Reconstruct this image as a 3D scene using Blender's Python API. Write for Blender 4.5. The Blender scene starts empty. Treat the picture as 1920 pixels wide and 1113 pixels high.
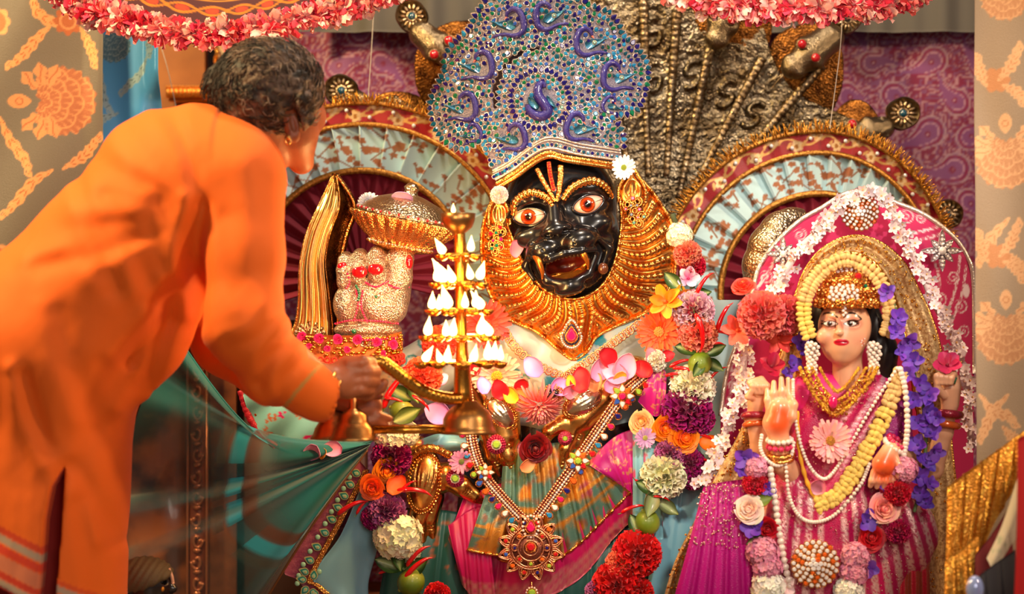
import bpy, math, random
import numpy as np
from mathutils import Vector, Matrix, Euler, Quaternion
random.seed(7); RNG = np.random.default_rng(7)
SC = bpy.context.scene; COL = SC.collection
PI = math.pi
F = 1920 * 85 / 36.0          # focal length in pixels (85 mm lens on a 36 mm sensor)
CZ = 1.05                     # camera height above the temple floor, metres
# ---------------------------------------------------------------- camera, world, lights, exposure
cam = bpy.data.objects.new('camera', bpy.data.cameras.new('camera')); COL.objects.link(cam)
cam.location = (0, 0, CZ); cam.rotation_euler = (PI / 2, 0, 0)
cam.data.lens = 85; cam.data.sensor_width = 36; cam.data.clip_start = .05; cam.data.clip_end = 60
cam.data.dof.use_dof = True; cam.data.dof.focus_distance = 4.93; cam.data.dof.aperture_fstop = 2.2
SC.camera = cam
SC.view_settings.view_transform = 'Standard'; SC.view_settings.look = 'None'
SC.view_settings.exposure = 0.0; SC.view_settings.gamma = 1.0; SC.view_settings.use_curve_mapping = False
SC.cycles.use_denoising = True
SC.cycles.max_bounces = 6; SC.cycles.transparent_max_bounces = 16
SC.cycles.sample_clamp_indirect = 6.0
wd = bpy.data.worlds.new('hall'); SC.world = wd; wd.use_nodes = True
wd.node_tree.nodes['Background'].inputs[0].default_value = (.60, .52, .50, 1)
wd.node_tree.nodes['Background'].inputs[1].default_value = 0.2
def area(name, loc, target, size, power, col):
    l = bpy.data.lights.new(name, 'AREA'); l.shape = 'DISK'; l.size = size; l.energy = power; l.color = col
    o = bpy.data.objects.new(name, l); COL.objects.link(o); o.location = loc
    o.rotation_euler = (Vector(target) - Vector(loc)).to_track_quat('-Z', 'Y').to_euler(); return o
def spot(name, loc, target, deg, power, col, soft=.12):
    l = bpy.data.lights.new(name, 'SPOT'); l.energy = power; l.color = col; l.spot_size = math.radians(deg); l.spot_blend = .5; l.shadow_soft_size = soft
    o = bpy.data.objects.new(name, l); COL.objects.link(o); o.location = loc; o.rotation_euler = (Vector(target) - Vector(loc)).to_track_quat('-Z', 'Y').to_euler(); return o
area('stage_lamp_left', (-1.75, 3.95, 2.7), (-.7, 4.65, 1.2), .3, 88, (1.0, .70, .32))
spot('added_spot', (1.1, 1.5, 3.0), (.36, 4.95, 1.0), 19, 440, (1.0, .87, .74))  # unseen spot added to light the statue but not the priest
spot('added_spot_left', (-1.05, 1.1, 1.75), (.16, 4.95, .90), 13, 230, (1.0, .74, .46))  # unseen warm spot added to brighten the gold hands
area('added_fill', (.9, .2, 2.0), (0, 4.8, 1.0), 1.6, 44, (1.0, .84, .70))  # unseen broad fill, added for soft reflections in the gold
area('added_fill_right', (2.4, 3.3, 2.4), (.55, 4.9, 1.0), .3, 42, (1.0, .70, .42))  # unseen warm fill added from the right
area('unseen_top_light', (.25, 4.55, 2.75), (.15, 5.2, 1.1), .35, 22, (1.0, .80, .60))  # unseen area light added above the altar

# ---------------------------------------------------------------- helpers
def lin(c):
    r = []
    for v in c[:3]:
        v = v / 255.0
        r.append(v / 12.92 if v <= .04045 else ((v + .055) / 1.055) ** 2.4)
    return tuple(r)
def at(px, py, Y): return Vector(((px - 960) * Y / F, Y, CZ + (556.5 - py) * Y / F))
def tag(o, label=None, cat=None, group=None, kind=None):
    if label: o['label'] = label
    if cat: o['category'] = cat
    if group: o['group'] = group
    if kind: o['kind'] = kind
    return o
A = np.asarray
def smooth(e0, e1, x):
    t = np.clip((x - e0) / (e1 - e0 + 1e-12), 0, 1); return t * t * (3 - 2 * t)
def hash2(i, j, s=0): 
    v = np.sin(i * 127.1 + j * 311.7 + s * 74.7) * 43758.5453; return v - np.floor(v)
def vnoise(x, y, s=0):
    xi = np.floor(x); yi = np.floor(y); fx = x - xi; fy = y - yi
    fx = fx * fx * (3 - 2 * fx); fy = fy * fy * (3 - 2 * fy)
    return ((hash2(xi, yi, s) * (1 - fx) + hash2(xi + 1, yi, s) * fx) * (1 - fy) + (hash2(xi, yi + 1, s) * (1 - fx) + hash2(xi + 1, yi + 1, s) * fx) * fy)
def fbm(x, y, s=0, o=3):
    r = 0; a = .5
    for k in range(o): r = r + a * vnoise(x, y, s + k); x = x * 2; y = y * 2; a *= .5
    return r
def crv(pts, n=24, closed=False):
    """Catmull-Rom through the points, n samples in all."""
    p = A(pts, float)
    if closed: q = np.vstack([p[-1], p, p[0], p[1]]); m = len(p)
    else: q = np.vstack([2 * p[0] - p[1], p, 2 * p[-1] - p[-2]]); m = len(p) - 1
    t = np.linspace(0, m, n, endpoint=not closed); i = np.minimum(t.astype(int), m - 1); f = (t - i)[:, None]
    a, b, c, d = q[i], q[i + 1], q[i + 2], q[i + 3]
    return .5 * (2 * b + (c - a) * f + (2 * a - 5 * b + 4 * c - d) * f * f + (3 * b - a - 3 * c + d) * f ** 3)
def dline(X, Y, pts):
    """distance of grid points to a polyline"""
    p = A(pts, float); D = np.full(X.shape, 1e9)
    for a, b in zip(p[:-1], p[1:]):
        e = b - a; L = max(e @ e, 1e-9)
        t = np.clip(((X - a[0]) * e[0] + (Y - a[1]) * e[1]) / L, 0, 1)
        D = np.minimum(D, np.hypot(X - a[0] - t * e[0], Y - a[1] - t * e[1]))
    return D
def inside(px, py, poly):
    P = A(poly, float); x1, y1 = P[:, 0], P[:, 1]; x2, y2 = np.roll(x1, -1), np.roll(y1, -1)
    px = A(px, float)[..., None]; py = A(py, float)[..., None]
    c = ((y1 > py) != (y2 > py)) & (px < (x2 - x1) * (py - y1) / (y2 - y1 + 1e-12) + x1)
    return (c.sum(-1) % 2) == 1

# ---------------------------------------------------------------- materials (all procedural)
MATS = {}
def mat(name, col=(200, 200, 200), rough=.5, metal=0., bump=None, col2=None, nscale=60, ndet=4, coat=0, sheen=0, alpha=1, trans=0, emit=0, vc=False, sss=0, spec=.5, ramp=(.4, .6), kind='noise', aniso=None, ior=None, rvar=0):
    if name in MATS: return MATS[name]
    m = bpy.data.materials.new(name); m.use_nodes = True; nt = m.node_tree; N = nt.nodes; L = nt.links
    b = N['Principled BSDF']; I = b.inputs
    I['Base Color'].default_value = (*lin(col), 1); I['Roughness'].default_value = rough; I['Metallic'].default_value = metal
    I['Specular IOR Level'].default_value = spec
    if coat: I['Coat Weight'].default_value = coat; I['Coat Roughness'].default_value = .06
    if sheen: I['Sheen Weight'].default_value = sheen; I['Sheen Roughness'].default_value = .4; I['Sheen Tint'].default_value = (*lin(col), 1)
    if alpha < 1: I['Alpha'].default_value = alpha
    if trans: I['Transmission Weight'].default_value = trans
    if ior: I['IOR'].default_value = ior
    if sss: I['Subsurface Weight'].default_value = sss; I['Subsurface Radius'].default_value = (.02, .008, .004); I['Subsurface Scale'].default_value = .6
    if emit: I['Emission Color'].default_value = (*lin(col), 1); I['Emission Strength'].default_value = emit
    tc = N.new('ShaderNodeTexCoord')
    if vc:
        a = N.new('ShaderNodeAttribute'); a.attribute_name = 'col'
        L.new(a.outputs['Color'], I['Base Color']); L.new(a.outputs['Alpha'], I['Metallic'])
    if col2 is not None:
        n = N.new('ShaderNodeTexNoise') if kind == 'noise' else N.new('ShaderNodeTexVoronoi')
        n.inputs['Scale'].default_value = nscale
        if kind == 'noise': n.inputs['Detail'].default_value = ndet
        L.new(tc.outputs['Object'], n.inputs['Vector'])
        r = N.new('ShaderNodeValToRGB'); r.color_ramp.elements[0].position = ramp[0]; r.color_ramp.elements[1].position = ramp[1]
        r.color_ramp.elements[0].color = (*lin(col), 1); r.color_ramp.elements[1].color = (*lin(col2), 1)
        L.new(n.outputs[0], r.inputs[0])
        if vc:
            mx = N.new('ShaderNodeMix'); mx.data_type = 'RGBA'; mx.blend_type = 'MULTIPLY'; mx.inputs[0].default_value = 1
            L.new(a.outputs['Color'], mx.inputs[6]); L.new(r.outputs[0], mx.inputs[7]); L.new(mx.outputs[2], I['Base Color'])
        else: L.new(r.outputs[0], I['Base Color'])
    if rvar:
        n3 = N.new('ShaderNodeTexNoise'); n3.inputs['Scale'].default_value = 45; L.new(tc.outputs['Object'], n3.inputs['Vector'])
        mr = N.new('ShaderNodeMapRange'); mr.inputs[3].default_value = max(.02, rough - rvar); mr.inputs[4].default_value = rough + rvar
        L.new(n3.outputs[0], mr.inputs[0]); L.new(mr.outputs[0], I['Roughness'])
    if bump:
        prev = None
        for bk, bs, bd in (bump if isinstance(bump, list) else [bump]):
            if bk == 'noise': n = N.new('ShaderNodeTexNoise'); n.inputs['Scale'].default_value = bs; n.inputs['Detail'].default_value = 3; out = n.outputs[0]
            elif bk == 'voro': n = N.new('ShaderNodeTexVoronoi'); n.inputs['Scale'].default_value = bs; out = n.outputs['Distance']
            elif bk == 'weave':
                n = N.new('ShaderNodeTexWave'); n.inputs['Scale'].default_value = bs; n.inputs['Distortion'].default_value = .6; n.bands_direction = 'DIAGONAL'; out = n.outputs[0]
            L.new(tc.outputs['Object'], n.inputs['Vector'])
            bn = N.new('ShaderNodeBump'); bn.inputs['Strength'].default_value = bd; bn.inputs['Distance'].default_value = .002 if bs < 400 else .0008
            L.new(out, bn.inputs['Height'])
            if prev: L.new(prev.outputs[0], bn.inputs['Normal'])
            prev = bn
        L.new(prev.outputs[0], I['Normal'])
    MATS[name] = m; return m

# ---------------------------------------------------------------- mesh builder, all in pixel space (px right, py down, w towards the lens)
class MB:
    def __init__(s): s.v = []; s.f = {3: [], 4: []}; s.fm = {3: [], 4: []}; s.ng = []; s.c = []; s.n = 0; s.hasc = False
    def add(s, v, quads=None, tris=None, ngons=None, mi=0, col=None):
        v = A(v, float).reshape(-1, 3); b = s.n
        for k, q in ((4, quads), (3, tris)):
            if q is not None and len(q):
                q = A(q, int) + b; s.f[k].append(q); s.fm[k].append(np.full(len(q), mi))
        for g in ngons or (): s.ng.append(([i + b for i in g], mi))
        s.v.append(v); s.n += len(v)
        if col is not None: s.hasc = True; s.c.append(np.broadcast_to(A(col, float), (len(v), 4)))
        else: s.c.append(np.zeros((len(v), 4)))
        return s
    def grid(s, P, cu=False, cv=False, mi=0, col=None):
        P = A(P, float); nu, nv = P.shape[:2]
        i = np.arange(nu if cu else nu - 1); j = np.arange(nv if cv else nv - 1)
        I, J = np.meshgrid(i, j, indexing='ij'); I2 = (I + 1) % nu; J2 = (J + 1) % nv
        q = np.stack([I * nv + J, I2 * nv + J, I2 * nv + J2, I * nv + J2], -1).reshape(-1, 4)
        if col is not None: col = A(col, float).reshape(-1, 4) if np.ndim(col) > 1 else col
        return s.add(P.reshape(-1, 3), quads=q, mi=mi, col=col)
    def sheet(s, P, t=2, mi=0, col=None, cu=False):
        """grid with thickness: a back layer offset away from the lens and a closed rim"""
        P = A(P, float); du = np.gradient(P, axis=0); dv = np.gradient(P, axis=1); n = np.cross(du, dv)
        n /= np.linalg.norm(n, axis=-1, keepdims=True) + 1e-9; n *= np.where(n[..., 2:] > 0, -1, 1)
        Q = P + n * t; nu, nv = P.shape[:2]
        s.grid(P, cu=cu, mi=mi, col=col); s.grid(Q, cu=cu, mi=mi, col=col)
        b = s.n - 2 * nu * nv; m = nu * nv
        ids = np.arange(m).reshape(nu, nv)
        rim = [ids[:, 0], ids[:, -1]] if cu else [np.concatenate([ids[:, 0], ids[-1, 1:], ids[::-1, -1][1:], ids[0, ::-1][1:]])]
        for r in rim:
            r2 = np.roll(r, -1) if (cu or r[0] != r[-1]) else r[1:]; r1 = r if len(r2) == len(r) else r[:-1]
            q = np.stack([r1, r2, r2 + m, r1 + m], -1) + b
            s.f[4].append(q); s.fm[4].append(np.full(len(q), mi))
        return s
    def tube(s, pts, r, n=8, cap=True, mi=0, flat=1., up=None, col=None, closed=False, twist=0):
        p = A(pts, float); m = len(p); r = np.broadcast_to(A(r, float), (m,))
        T = np.gradient(p, axis=0) if not closed else np.roll(p, -1, 0) - np.roll(p, 1, 0)
        T /= np.linalg.norm(T, axis=1, keepdims=True) + 1e-9
        u = A(up if up is not None else (0, 0, 1), float)
        if up is None and abs(T[0] @ u) > .9: u = A((1., 0, 0))
        N = np.zeros_like(p)
        for i in range(m):
            if up is not None: u = A(up, float)
            x = u - T[i] * (u @ T[i]); l = np.linalg.norm(x); N[i] = x / l if l > 1e-6 else N[i - 1]
            u = N[i]
        B = np.cross(T, N); a = np.linspace(0, 2 * PI, n, endpoint=False)
        aa = a[None, :] + (np.arange(m) * twist)[:, None]
        P = p[:, None] + r[:, None, None] * (np.cos(aa)[..., None] * N[:, None] * flat + np.sin(aa)[..., None] * B[:, None])
        b = s.n; s.grid(P, cu=closed, cv=True, mi=mi, col=col)
        if cap and not closed:
            s.ng.append(([b + i for i in range(n)], mi)); s.ng.append(([b + (m - 1) * n + i for i in range(n)], mi))
        return s
    def ell(s, c, r, seg=12, ring=8, R=None, mi=0, col=None):
        if np.isscalar(r): r = (r, r, r)
        th = np.linspace(0, PI, ring + 1)[1:-1]; ph = np.linspace(0, 2 * PI, seg, endpoint=False)
        T, H = np.meshgrid(th, ph, indexing='ij')
        P = np.stack([np.sin(T) * np.cos(H) * r[0], np.cos(T) * r[1], np.sin(T) * np.sin(H) * r[2]], -1)
        po = A([[0, r[1], 0], [0, -r[1], 0]], float)
        if R is not None: P = P @ A(R).T; po = po @ A(R).T
        nr = len(th); b = s.n; s.grid(P + A(c), cv=True, mi=mi, col=col); s.add(po + A(c), col=col)
        t0, t1 = b + nr * seg, b + nr * seg + 1; i = np.arange(seg); j = (i + 1) % seg
        for tri in (np.stack([b + i, b + j, np.full(seg, t0)], -1), np.stack([b + (nr - 1) * seg + j, b + (nr - 1) * seg + i, np.full(seg, t1)], -1)):
            s.f[3].append(tri); s.fm[3].append(np.full(seg, mi))
        return s
    def lathe(s, c, prof, axis=(0, -1, 0), seg=28, mi=0, flute=None, col=None):
        """profile [(radius, height)] turned about an axis through c"""
        ax = A(axis, float); ax /= np.linalg.norm(ax); u = np.cross(ax, (0, 0, 1.)); 
        if np.linalg.norm(u) < .1: u = np.cross(ax, (1., 0, 0))
        u /= np.linalg.norm(u); v = np.cross(ax, u); a = np.linspace(0, 2 * PI, seg, endpoint=False); pr = A(prof, float)
        rr = pr[:, 0][:, None] * np.ones(seg)[None]
        if flute: rr = rr * (1 + flute[1] * np.abs(np.sin(a * flute[0] / 2))[None] * np.minimum(1, pr[:, 0] / pr[:, 0].max())[:, None])
        P = A(c, float) + rr[..., None] * (np.cos(a)[None, :, None] * u + np.sin(a)[None, :, None] * v) + pr[:, 1][:, None, None] * ax
        return s.grid(P, cv=True, mi=mi, col=col)
    def prism(s, pts, w0, w1, bev=0, mi=0, col=None, dome=0):
        """flat outline given thickness from w0 (back) to w1 (front), front edge bevelled inwards"""
        p = A(pts, float); m = len(p); c = p.mean(0)
        e1 = p - np.roll(p, 1, 0); e2 = np.roll(p, -1, 0) - p
        n = np.stack([e1[:, 1] + e2[:, 1], -(e1[:, 0] + e2[:, 0])], -1); n /= np.linalg.norm(n, axis=1, keepdims=True) + 1e-9
        ar = np.sum(p[:, 0] * np.roll(p[:, 1], -1) - np.roll(p[:, 0], -1) * p[:, 1]); n *= -1 if ar > 0 else 1
        rings = [np.c_[p, np.full(m, w0)], np.c_[p, np.full(m, w1 - bev)]]
        if bev: rings.append(np.c_[p + n * bev * .9, np.full(m, w1)])
        b = s.n; s.grid(np.stack(rings), cv=True, mi=mi, col=col); t = b + (len(rings) - 1) * m
        if dome:
            s.add([[c[0], c[1], w1 + dome]], col=col); i = np.arange(m)
            s.f[3].append(np.stack([t + i, t + (i + 1) % m, np.full(m, s.n - 1)], -1)); s.fm[3].append(np.full(m, mi))
        else: s.ng.append(([t + i for i in range(m)], mi))
        s.ng.append(([b + i for i in range(m)][::-1], mi))
        return s
    def box(s, c, h, R=None, mi=0, col=None):
        P = A([[x, y, z] for x in (-1, 1) for y in (-1, 1) for z in (-1, 1)], float) * A(h, float)
        if R is not None: P = P @ A(R).T
        return s.add(P + A(c, float), quads=[[0, 1, 3, 2], [4, 6, 7, 5], [0, 4, 5, 1], [2, 3, 7, 6], [0, 2, 6, 4], [1, 5, 7, 3]], mi=mi, col=col)
    def merge(s, o, M=None, t=(0, 0, 0), sc=1., mi=None):
        b = s.n
        for v, c in zip(o.v, o.c):
            q = v * sc
            if M is not None: q = q @ A(M).T
            s.v.append(q + A(t)); s.c.append(c); s.n += len(v)
        s.hasc |= o.hasc
        for k in (3, 4):
            for q, m in zip(o.f[k], o.fm[k]): s.f[k].append(q + b); s.fm[k].append(m if mi is None else np.full(len(q), mi))
        for g, m in o.ng: s.ng.append(([i + b for i in g], m if mi is None else mi))
        return s
    def data(s, name, mats, origin=(0, 0), k=1., flat=False):
        v = np.concatenate(s.v); x = np.stack([(v[:, 0] - origin[0]) * k, -v[:, 2] * k, -(v[:, 1] - origin[1]) * k], -1)
        me = bpy.data.meshes.new(name); loops = []; starts = []; mis = []; n = 0
        for kk in (3, 4):
            if s.f[kk]:
                q = np.concatenate(s.f[kk])[:, ::-1]; loops.append(q.ravel()); starts.append(n + np.arange(len(q)) * kk); n += q.size; mis.append(np.concatenate(s.fm[kk]))
        for g, m in s.ng: loops.append(A(g[::-1])); starts.append(A([n])); n += len(g); mis.append(A([m]))
        lo = np.concatenate(loops).astype(np.int32); st = np.concatenate(starts).astype(np.int32)
        me.vertices.add(len(x)); me.vertices.foreach_set('co', x.astype(np.float32).ravel())
        me.loops.add(len(lo)); me.loops.foreach_set('vertex_index', lo)
        me.polygons.add(len(st)); me.polygons.foreach_set('loop_start', st)
        for m in (mats if isinstance(mats, (list, tuple)) else [mats]): me.materials.append(m)
        me.polygons.foreach_set('material_index', np.concatenate(mis).astype(np.int32))
        if s.hasc:
            a = me.attributes.new('col', 'FLOAT_COLOR', 'POINT'); a.data.foreach_set('color', np.concatenate(s.c).astype(np.float32).ravel())
        me.update(calc_edges=True)
        me.polygons.foreach_set('use_smooth', np.full(len(st), not flat))
        return me
def rot2(a): c, s_ = math.cos(a), math.sin(a); return A([[c, -s_, 0], [s_, c, 0], [0, 0, 1.]])
def rotx(a): c, s_ = math.cos(a), math.sin(a); return A([[1., 0, 0], [0, c, -s_], [0, s_, c]])
def roty(a): c, s_ = math.cos(a), math.sin(a); return A([[c, 0, s_], [0, 1., 0], [-s_, 0, c]])

class Thing:
    """a thing whose origin is the photo point (px, py) at distance Y; parts are meshes built in pixel space at that distance"""
    def __init__(s, name, label, cat, px, py, Y, group=None, kind=None):
        s.name = name; s.px, s.py, s.Y, s.k = px, py, Y, Y / F
        s.o = bpy.data.objects.new(name, None); COL.objects.link(s.o); s.o.location = at(px, py, Y); s.o.empty_display_size = .05
        tag(s.o, label, cat, group, kind)
    def part(s, name, mb, m, parent=None, label=None, kind=None, flat=False):
        o = bpy.data.objects.new(name, mb.data(name, m, (s.px, s.py), s.k, flat)); COL.objects.link(o); o.parent = parent or s.o
        return tag(o, label, None, None, kind)
    def piece(s, name, me, px, py, w=0, sc=1., R=None, parent=None, label=None):
        """a part from shared mesh data (built round the origin with k = 1), scaled in pixels; R in pixel space"""
        o = bpy.data.objects.new(name, me); COL.objects.link(o); o.parent = parent or s.o
        M = Matrix.Identity(4)
        if R is not None:
            C = A([[1., 0, 0], [0, 0, -1], [0, -1, 0]]); M = Matrix((C @ A(R) @ C.T).tolist()).to_4x4()
        o.matrix_local = Matrix.Translation(((px - s.px) * s.k, -w * s.k, -(py - s.py) * s.k)) @ M @ Matrix.Scale(sc * s.k, 4)
        return tag(o, label)
def solo(name, label, cat, mb, m, px, py, Y, group=None, kind=None, flat=False):
    """a thing that is one mesh"""
    o = bpy.data.objects.new(name, mb.data(name, m, (px, py), Y / F, flat)); COL.objects.link(o); o.location = at(px, py, Y)
    return tag(o, label, cat, group, kind)

# ---------------------------------------------------------------- implicit bodies: smooth unions meshed by surface nets
class SDF:
    def __init__(s, lo, hi, h):
        s.h = h; s.lo = A(lo, float); n = np.ceil((A(hi, float) - s.lo) / h).astype(int) + 1; s.n = n
        s.f = np.full(n, 1e3, np.float32)
        s.ax = [s.lo[i] + np.arange(n[i]) * h for i in range(3)]
    def _sl(s, lo, hi):
        r = []
        for i in range(3):
            a = max(0, int((lo[i] - s.lo[i]) / s.h)); b = min(s.n[i], int((hi[i] - s.lo[i]) / s.h) + 2)
            if b <= a: return None, None
            r.append(slice(a, b))
        g = np.meshgrid(*[s.ax[i][r[i]] for i in range(3)], indexing='ij', sparse=True)
        return tuple(r), g
    def _op(s, sl, d, k, sub):
        o = s.f[sl]
        if sub: d = -d; hh = np.clip(.5 - .5 * (o - d) / k, 0, 1) if k else (d > o) * 1.; s.f[sl] = o * (1 - hh) + d * hh + k * hh * (1 - hh)
        else: hh = np.clip(.5 + .5 * (o - d) / k, 0, 1) if k else (d < o) * 1.; s.f[sl] = o * (1 - hh) + d * hh - k * hh * (1 - hh)
    def ell(s, c, r, k=4, sub=False, R=None):
        c = A(c, float); r = A((r, r, r) if np.isscalar(r) else r, float); m = r.max() + k + 2 * s.h if R is not None else r + k + 2 * s.h
        sl, g = s._sl(c - m, c + m)
        if sl is None: return s
        q = [g[i] - c[i] for i in range(3)]
        if R is not None: Ri = A(R).T; q = [Ri[i, 0] * q[0] + Ri[i, 1] * q[1] + Ri[i, 2] * q[2] for i in range(3)]
        k0 = np.sqrt(sum((q[i] / r[i]) ** 2 for i in range(3))); k1 = np.sqrt(sum((q[i] / r[i] ** 2) ** 2 for i in range(3)))
        s._op(sl, k0 * (k0 - 1) / (k1 + 1e-9), k, sub); return s
    def cap(s, a, b, ra, rb=None, k=4, sub=False, sw=1.):
        """tapered capsule; sw flattens or stretches it along w"""
        rb = ra if rb is None else rb; a = A(a, float); b = A(b, float); m = max(ra, rb) * max(1, sw) + k + 2 * s.h
        sl, g = s._sl(np.minimum(a, b) - m, np.maximum(a, b) + m)
        if sl is None: return s
        S = A([1, 1, 1 / sw]); e = (b - a) * S; L = max(e @ e, 1e-9); q = [(g[i] - a[i]) * S[i] for i in range(3)]
        t = np.clip((q[0] * e[0] + q[1] * e[1] + q[2] * e[2]) / L, 0, 1)
        d = np.sqrt(sum((q[i] - t * e[i]) ** 2 for i in range(3))) - (ra + (rb - ra) * t)
        s._op(sl, d, k, sub); return s
    def chain(s, pts, r, k=4, sub=False, sw=1.):
        r = np.broadcast_to(A(r, float), (len(pts),))
        for i in range(len(pts) - 1): s.cap(pts[i], pts[i + 1], r[i], r[i + 1], k, sub, sw)
        return s
    def box(s, c, h, rd=2, k=4, sub=False, R=None):
        c = A(c, float); h = A(h, float); m = (np.linalg.norm(h) if R is not None else h) + k + 2 * s.h
        sl, g = s._sl(c - m, c + m)
        if sl is None: return s
        q = [g[i] - c[i] for i in range(3)]
        if R is not None: Ri = A(R).T; q = [Ri[i, 0] * q[0] + Ri[i, 1] * q[1] + Ri[i, 2] * q[2] for i in range(3)]
        q = [np.abs(q[i]) - h[i] + rd for i in range(3)]
        d = np.sqrt(sum(np.maximum(x, 0) ** 2 for x in q)) + np.minimum(np.maximum(q[0], np.maximum(q[1], q[2])), 0) - rd
        s._op(sl, d, k, sub); return s
    def disp(s, fn):
        g = np.meshgrid(*s.ax, indexing='ij', sparse=True); s.f = s.f + fn(*g); return s
    def mesh(s, colfn=None, mi=0):
        f = s.f; b = f < 0; o = [(i, j, l) for i in (0, 1) for j in (0, 1) for l in (0, 1)]
        sh = tuple(x - 1 for x in f.shape); cnt = np.zeros(sh, np.int8)
        for i, j, l in o: cnt += b[i:i + sh[0], j:j + sh[1], l:l + sh[2]]
        mk = (cnt > 0) & (cnt < 8); idx = np.argwhere(mk); acc = np.zeros((len(idx), 3)); n = np.zeros(len(idx))
        for a_ in o:
            for ax in range(3):
                if a_[ax]: continue
                b_ = list(a_); b_[ax] = 1
                fa = f[tuple((idx + a_).T)]; fb = f[tuple((idx + b_).T)]; cr = (fa < 0) != (fb < 0)
                t = np.where(cr, fa / np.where(fa == fb, 1, fa - fb), 0); p = np.zeros((len(idx), 3)) + a_; p[:, ax] += t
                acc += p * cr[:, None]; n += cr
        v = (idx + acc / n[:, None]) * s.h + s.lo; vid = np.full(sh, -1); vid[mk] = np.arange(len(idx)); Q = []
        for ax in range(3):
            u, w = [x for x in range(3) if x != ax]
            s0 = [slice(1, -1)] * 3; s1 = [slice(1, -1)] * 3; s0[ax] = slice(0, -1); s1[ax] = slice(1, None)
            c0 = b[tuple(s0)]; cr = np.argwhere(c0 != b[tuple(s1)]); sg = c0[tuple(cr.T)]; off = np.ones(3, int); off[ax] = 0; g = cr + off
            def cid(du, dw): h = g.copy(); h[:, u] -= du; h[:, w] -= dw; return vid[tuple(h.T)]
            q = np.stack([cid(1, 1), cid(0, 1), cid(0, 0), cid(1, 0)], -1); fl = sg if ax != 1 else ~sg; q[fl] = q[fl][:, ::-1]; Q.append(q)
        q = np.concatenate(Q); q = q[(q >= 0).all(1)]
        return MB().add(v, quads=q, mi=mi, col=None if colfn is None else colfn(v))
def vcol(c, n=None, m=0.): 
    r = (*lin(c), m); return A(r) if n is None else np.tile(A(r), (n, 1))
def mixc(base, c, t, m=None):
    t = np.clip(t, 0, 1)[..., None]; c = A((*lin(c), 0 if m is None else m)); return base * (1 - t) + c * t
# ================================================================ the setting: hall floor, walls, altar
M_wood = mat('altar_wood', (120, 62, 30), .45, col2=(78, 36, 18), nscale=14, bump=('noise', 60, .2))
def slab(name, x0, x1, y0, y1, z0, z1, m, kind='structure', label=None, cat=None):
    me = bpy.data.meshes.new(name)
    V = [(x, y, z) for x in (x0, x1) for y in (y0, y1) for z in (z0, z1)]
    me.from_pydata(V, [], [(0, 1, 3, 2), (4, 6, 7, 5), (0, 4, 5, 1), (2, 3, 7, 6), (0, 2, 6, 4), (1, 5, 7, 3)]); me.materials.append(m)
    o = bpy.data.objects.new(name, me); COL.objects.link(o); return tag(o, label, cat, None, kind)
slab('floor', -4, 4, -.5, 6.4, -.1, 0, mat('stone_floor', (128, 108, 92), .4, col2=(104, 86, 74), nscale=3))
slab('wall_back', -4, 4, 6.3, 6.4, 0, 3.6, mat('warm_wall', (190, 112, 48), .7, col2=(170, 96, 40), nscale=3))
# raised altar on which the statues stand: base, top slab and a moulding
alt = bpy.data.objects.new('altar_platform', None); COL.objects.link(alt); alt.location = (0, 5.4, 0)
tag(alt, 'low wooden altar platform under the two statues', 'altar')
for nm, a in (('base', (-.38, 1.6, -.78, .8, 0, .30)), ('top_slab', (-.40, 1.65, -.82, .8, .30, .36)), ('moulding', (-.39, 1.63, -.80, -.79, .22, .29))):
    o = slab(nm, *a, M_wood, kind=None); o.parent = alt
# carved shrine wall behind the priest: tan board, dark sheet for the shaded gap, gilt ledge
slab('wall_left', -1.08, -.756, 5.95, 6.0, .3, 2.2, mat('tan_board', (176, 108, 48), .55, col2=(160, 94, 40), nscale=9))
slab('gap_shade_sheet', -.80, -.66, 6.06, 6.1, .3, 2.2, mat('gap_shade', (34, 16, 12), .8))  # near-black sheet, paints the shade of the gap beside the board
T = Thing('gilt_ledge', 'orange gilt carved ledge jutting out behind the priest\'s neck', 'ledge', 360, 175, 5.9)
b = MB(); b.box((378, 174, 0), (64, 10, 22)); b.box((378, 187, -2), (60, 4, 14)); T.part('shelf', b, mat('gilt_orange', (226, 120, 40), .35, .6, bump=('voro', 160, .6)))
b = MB()
for i in range(16): b.ell((318 + i * 8, 174, 22), (3.4, 7, 3), 8, 6)
for i in range(22): b.ell((316 + i * 6, 164, 22), (2.4, 2.4, 2.4), 6, 4)
T.part('carved_beading', b, mat('gilt_bright', (250, 176, 80), .28, .8))
T = Thing('gilt_pillar', 'slender white and gold pillar under the parasol fringe behind the priest\'s head', 'pillar', 418, 150, 5.86)
b = MB(); b.lathe((424, 330, 0), [(0, 0), (26, 0), (26, 20), (16, 30), (15, 160), (20, 176), (14, 190), (14, 240), (30, 262), (36, 300), (0, 302)], seg=20, flute=(12, .12))
T.part('shaft', b, mat('pillar_cream', (236, 214, 176), .35, .3, bump=('voro', 120, .5)))
b = MB()
for i in range(7): b.tube(crv([(404, 90 + i * 26, 8), (410, 100 + i * 26, 24), (404, 112 + i * 26, 8)], 8), 3.2, 6)
T.part('gold_scrolls', b, mat('gilt_bright'))

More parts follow.
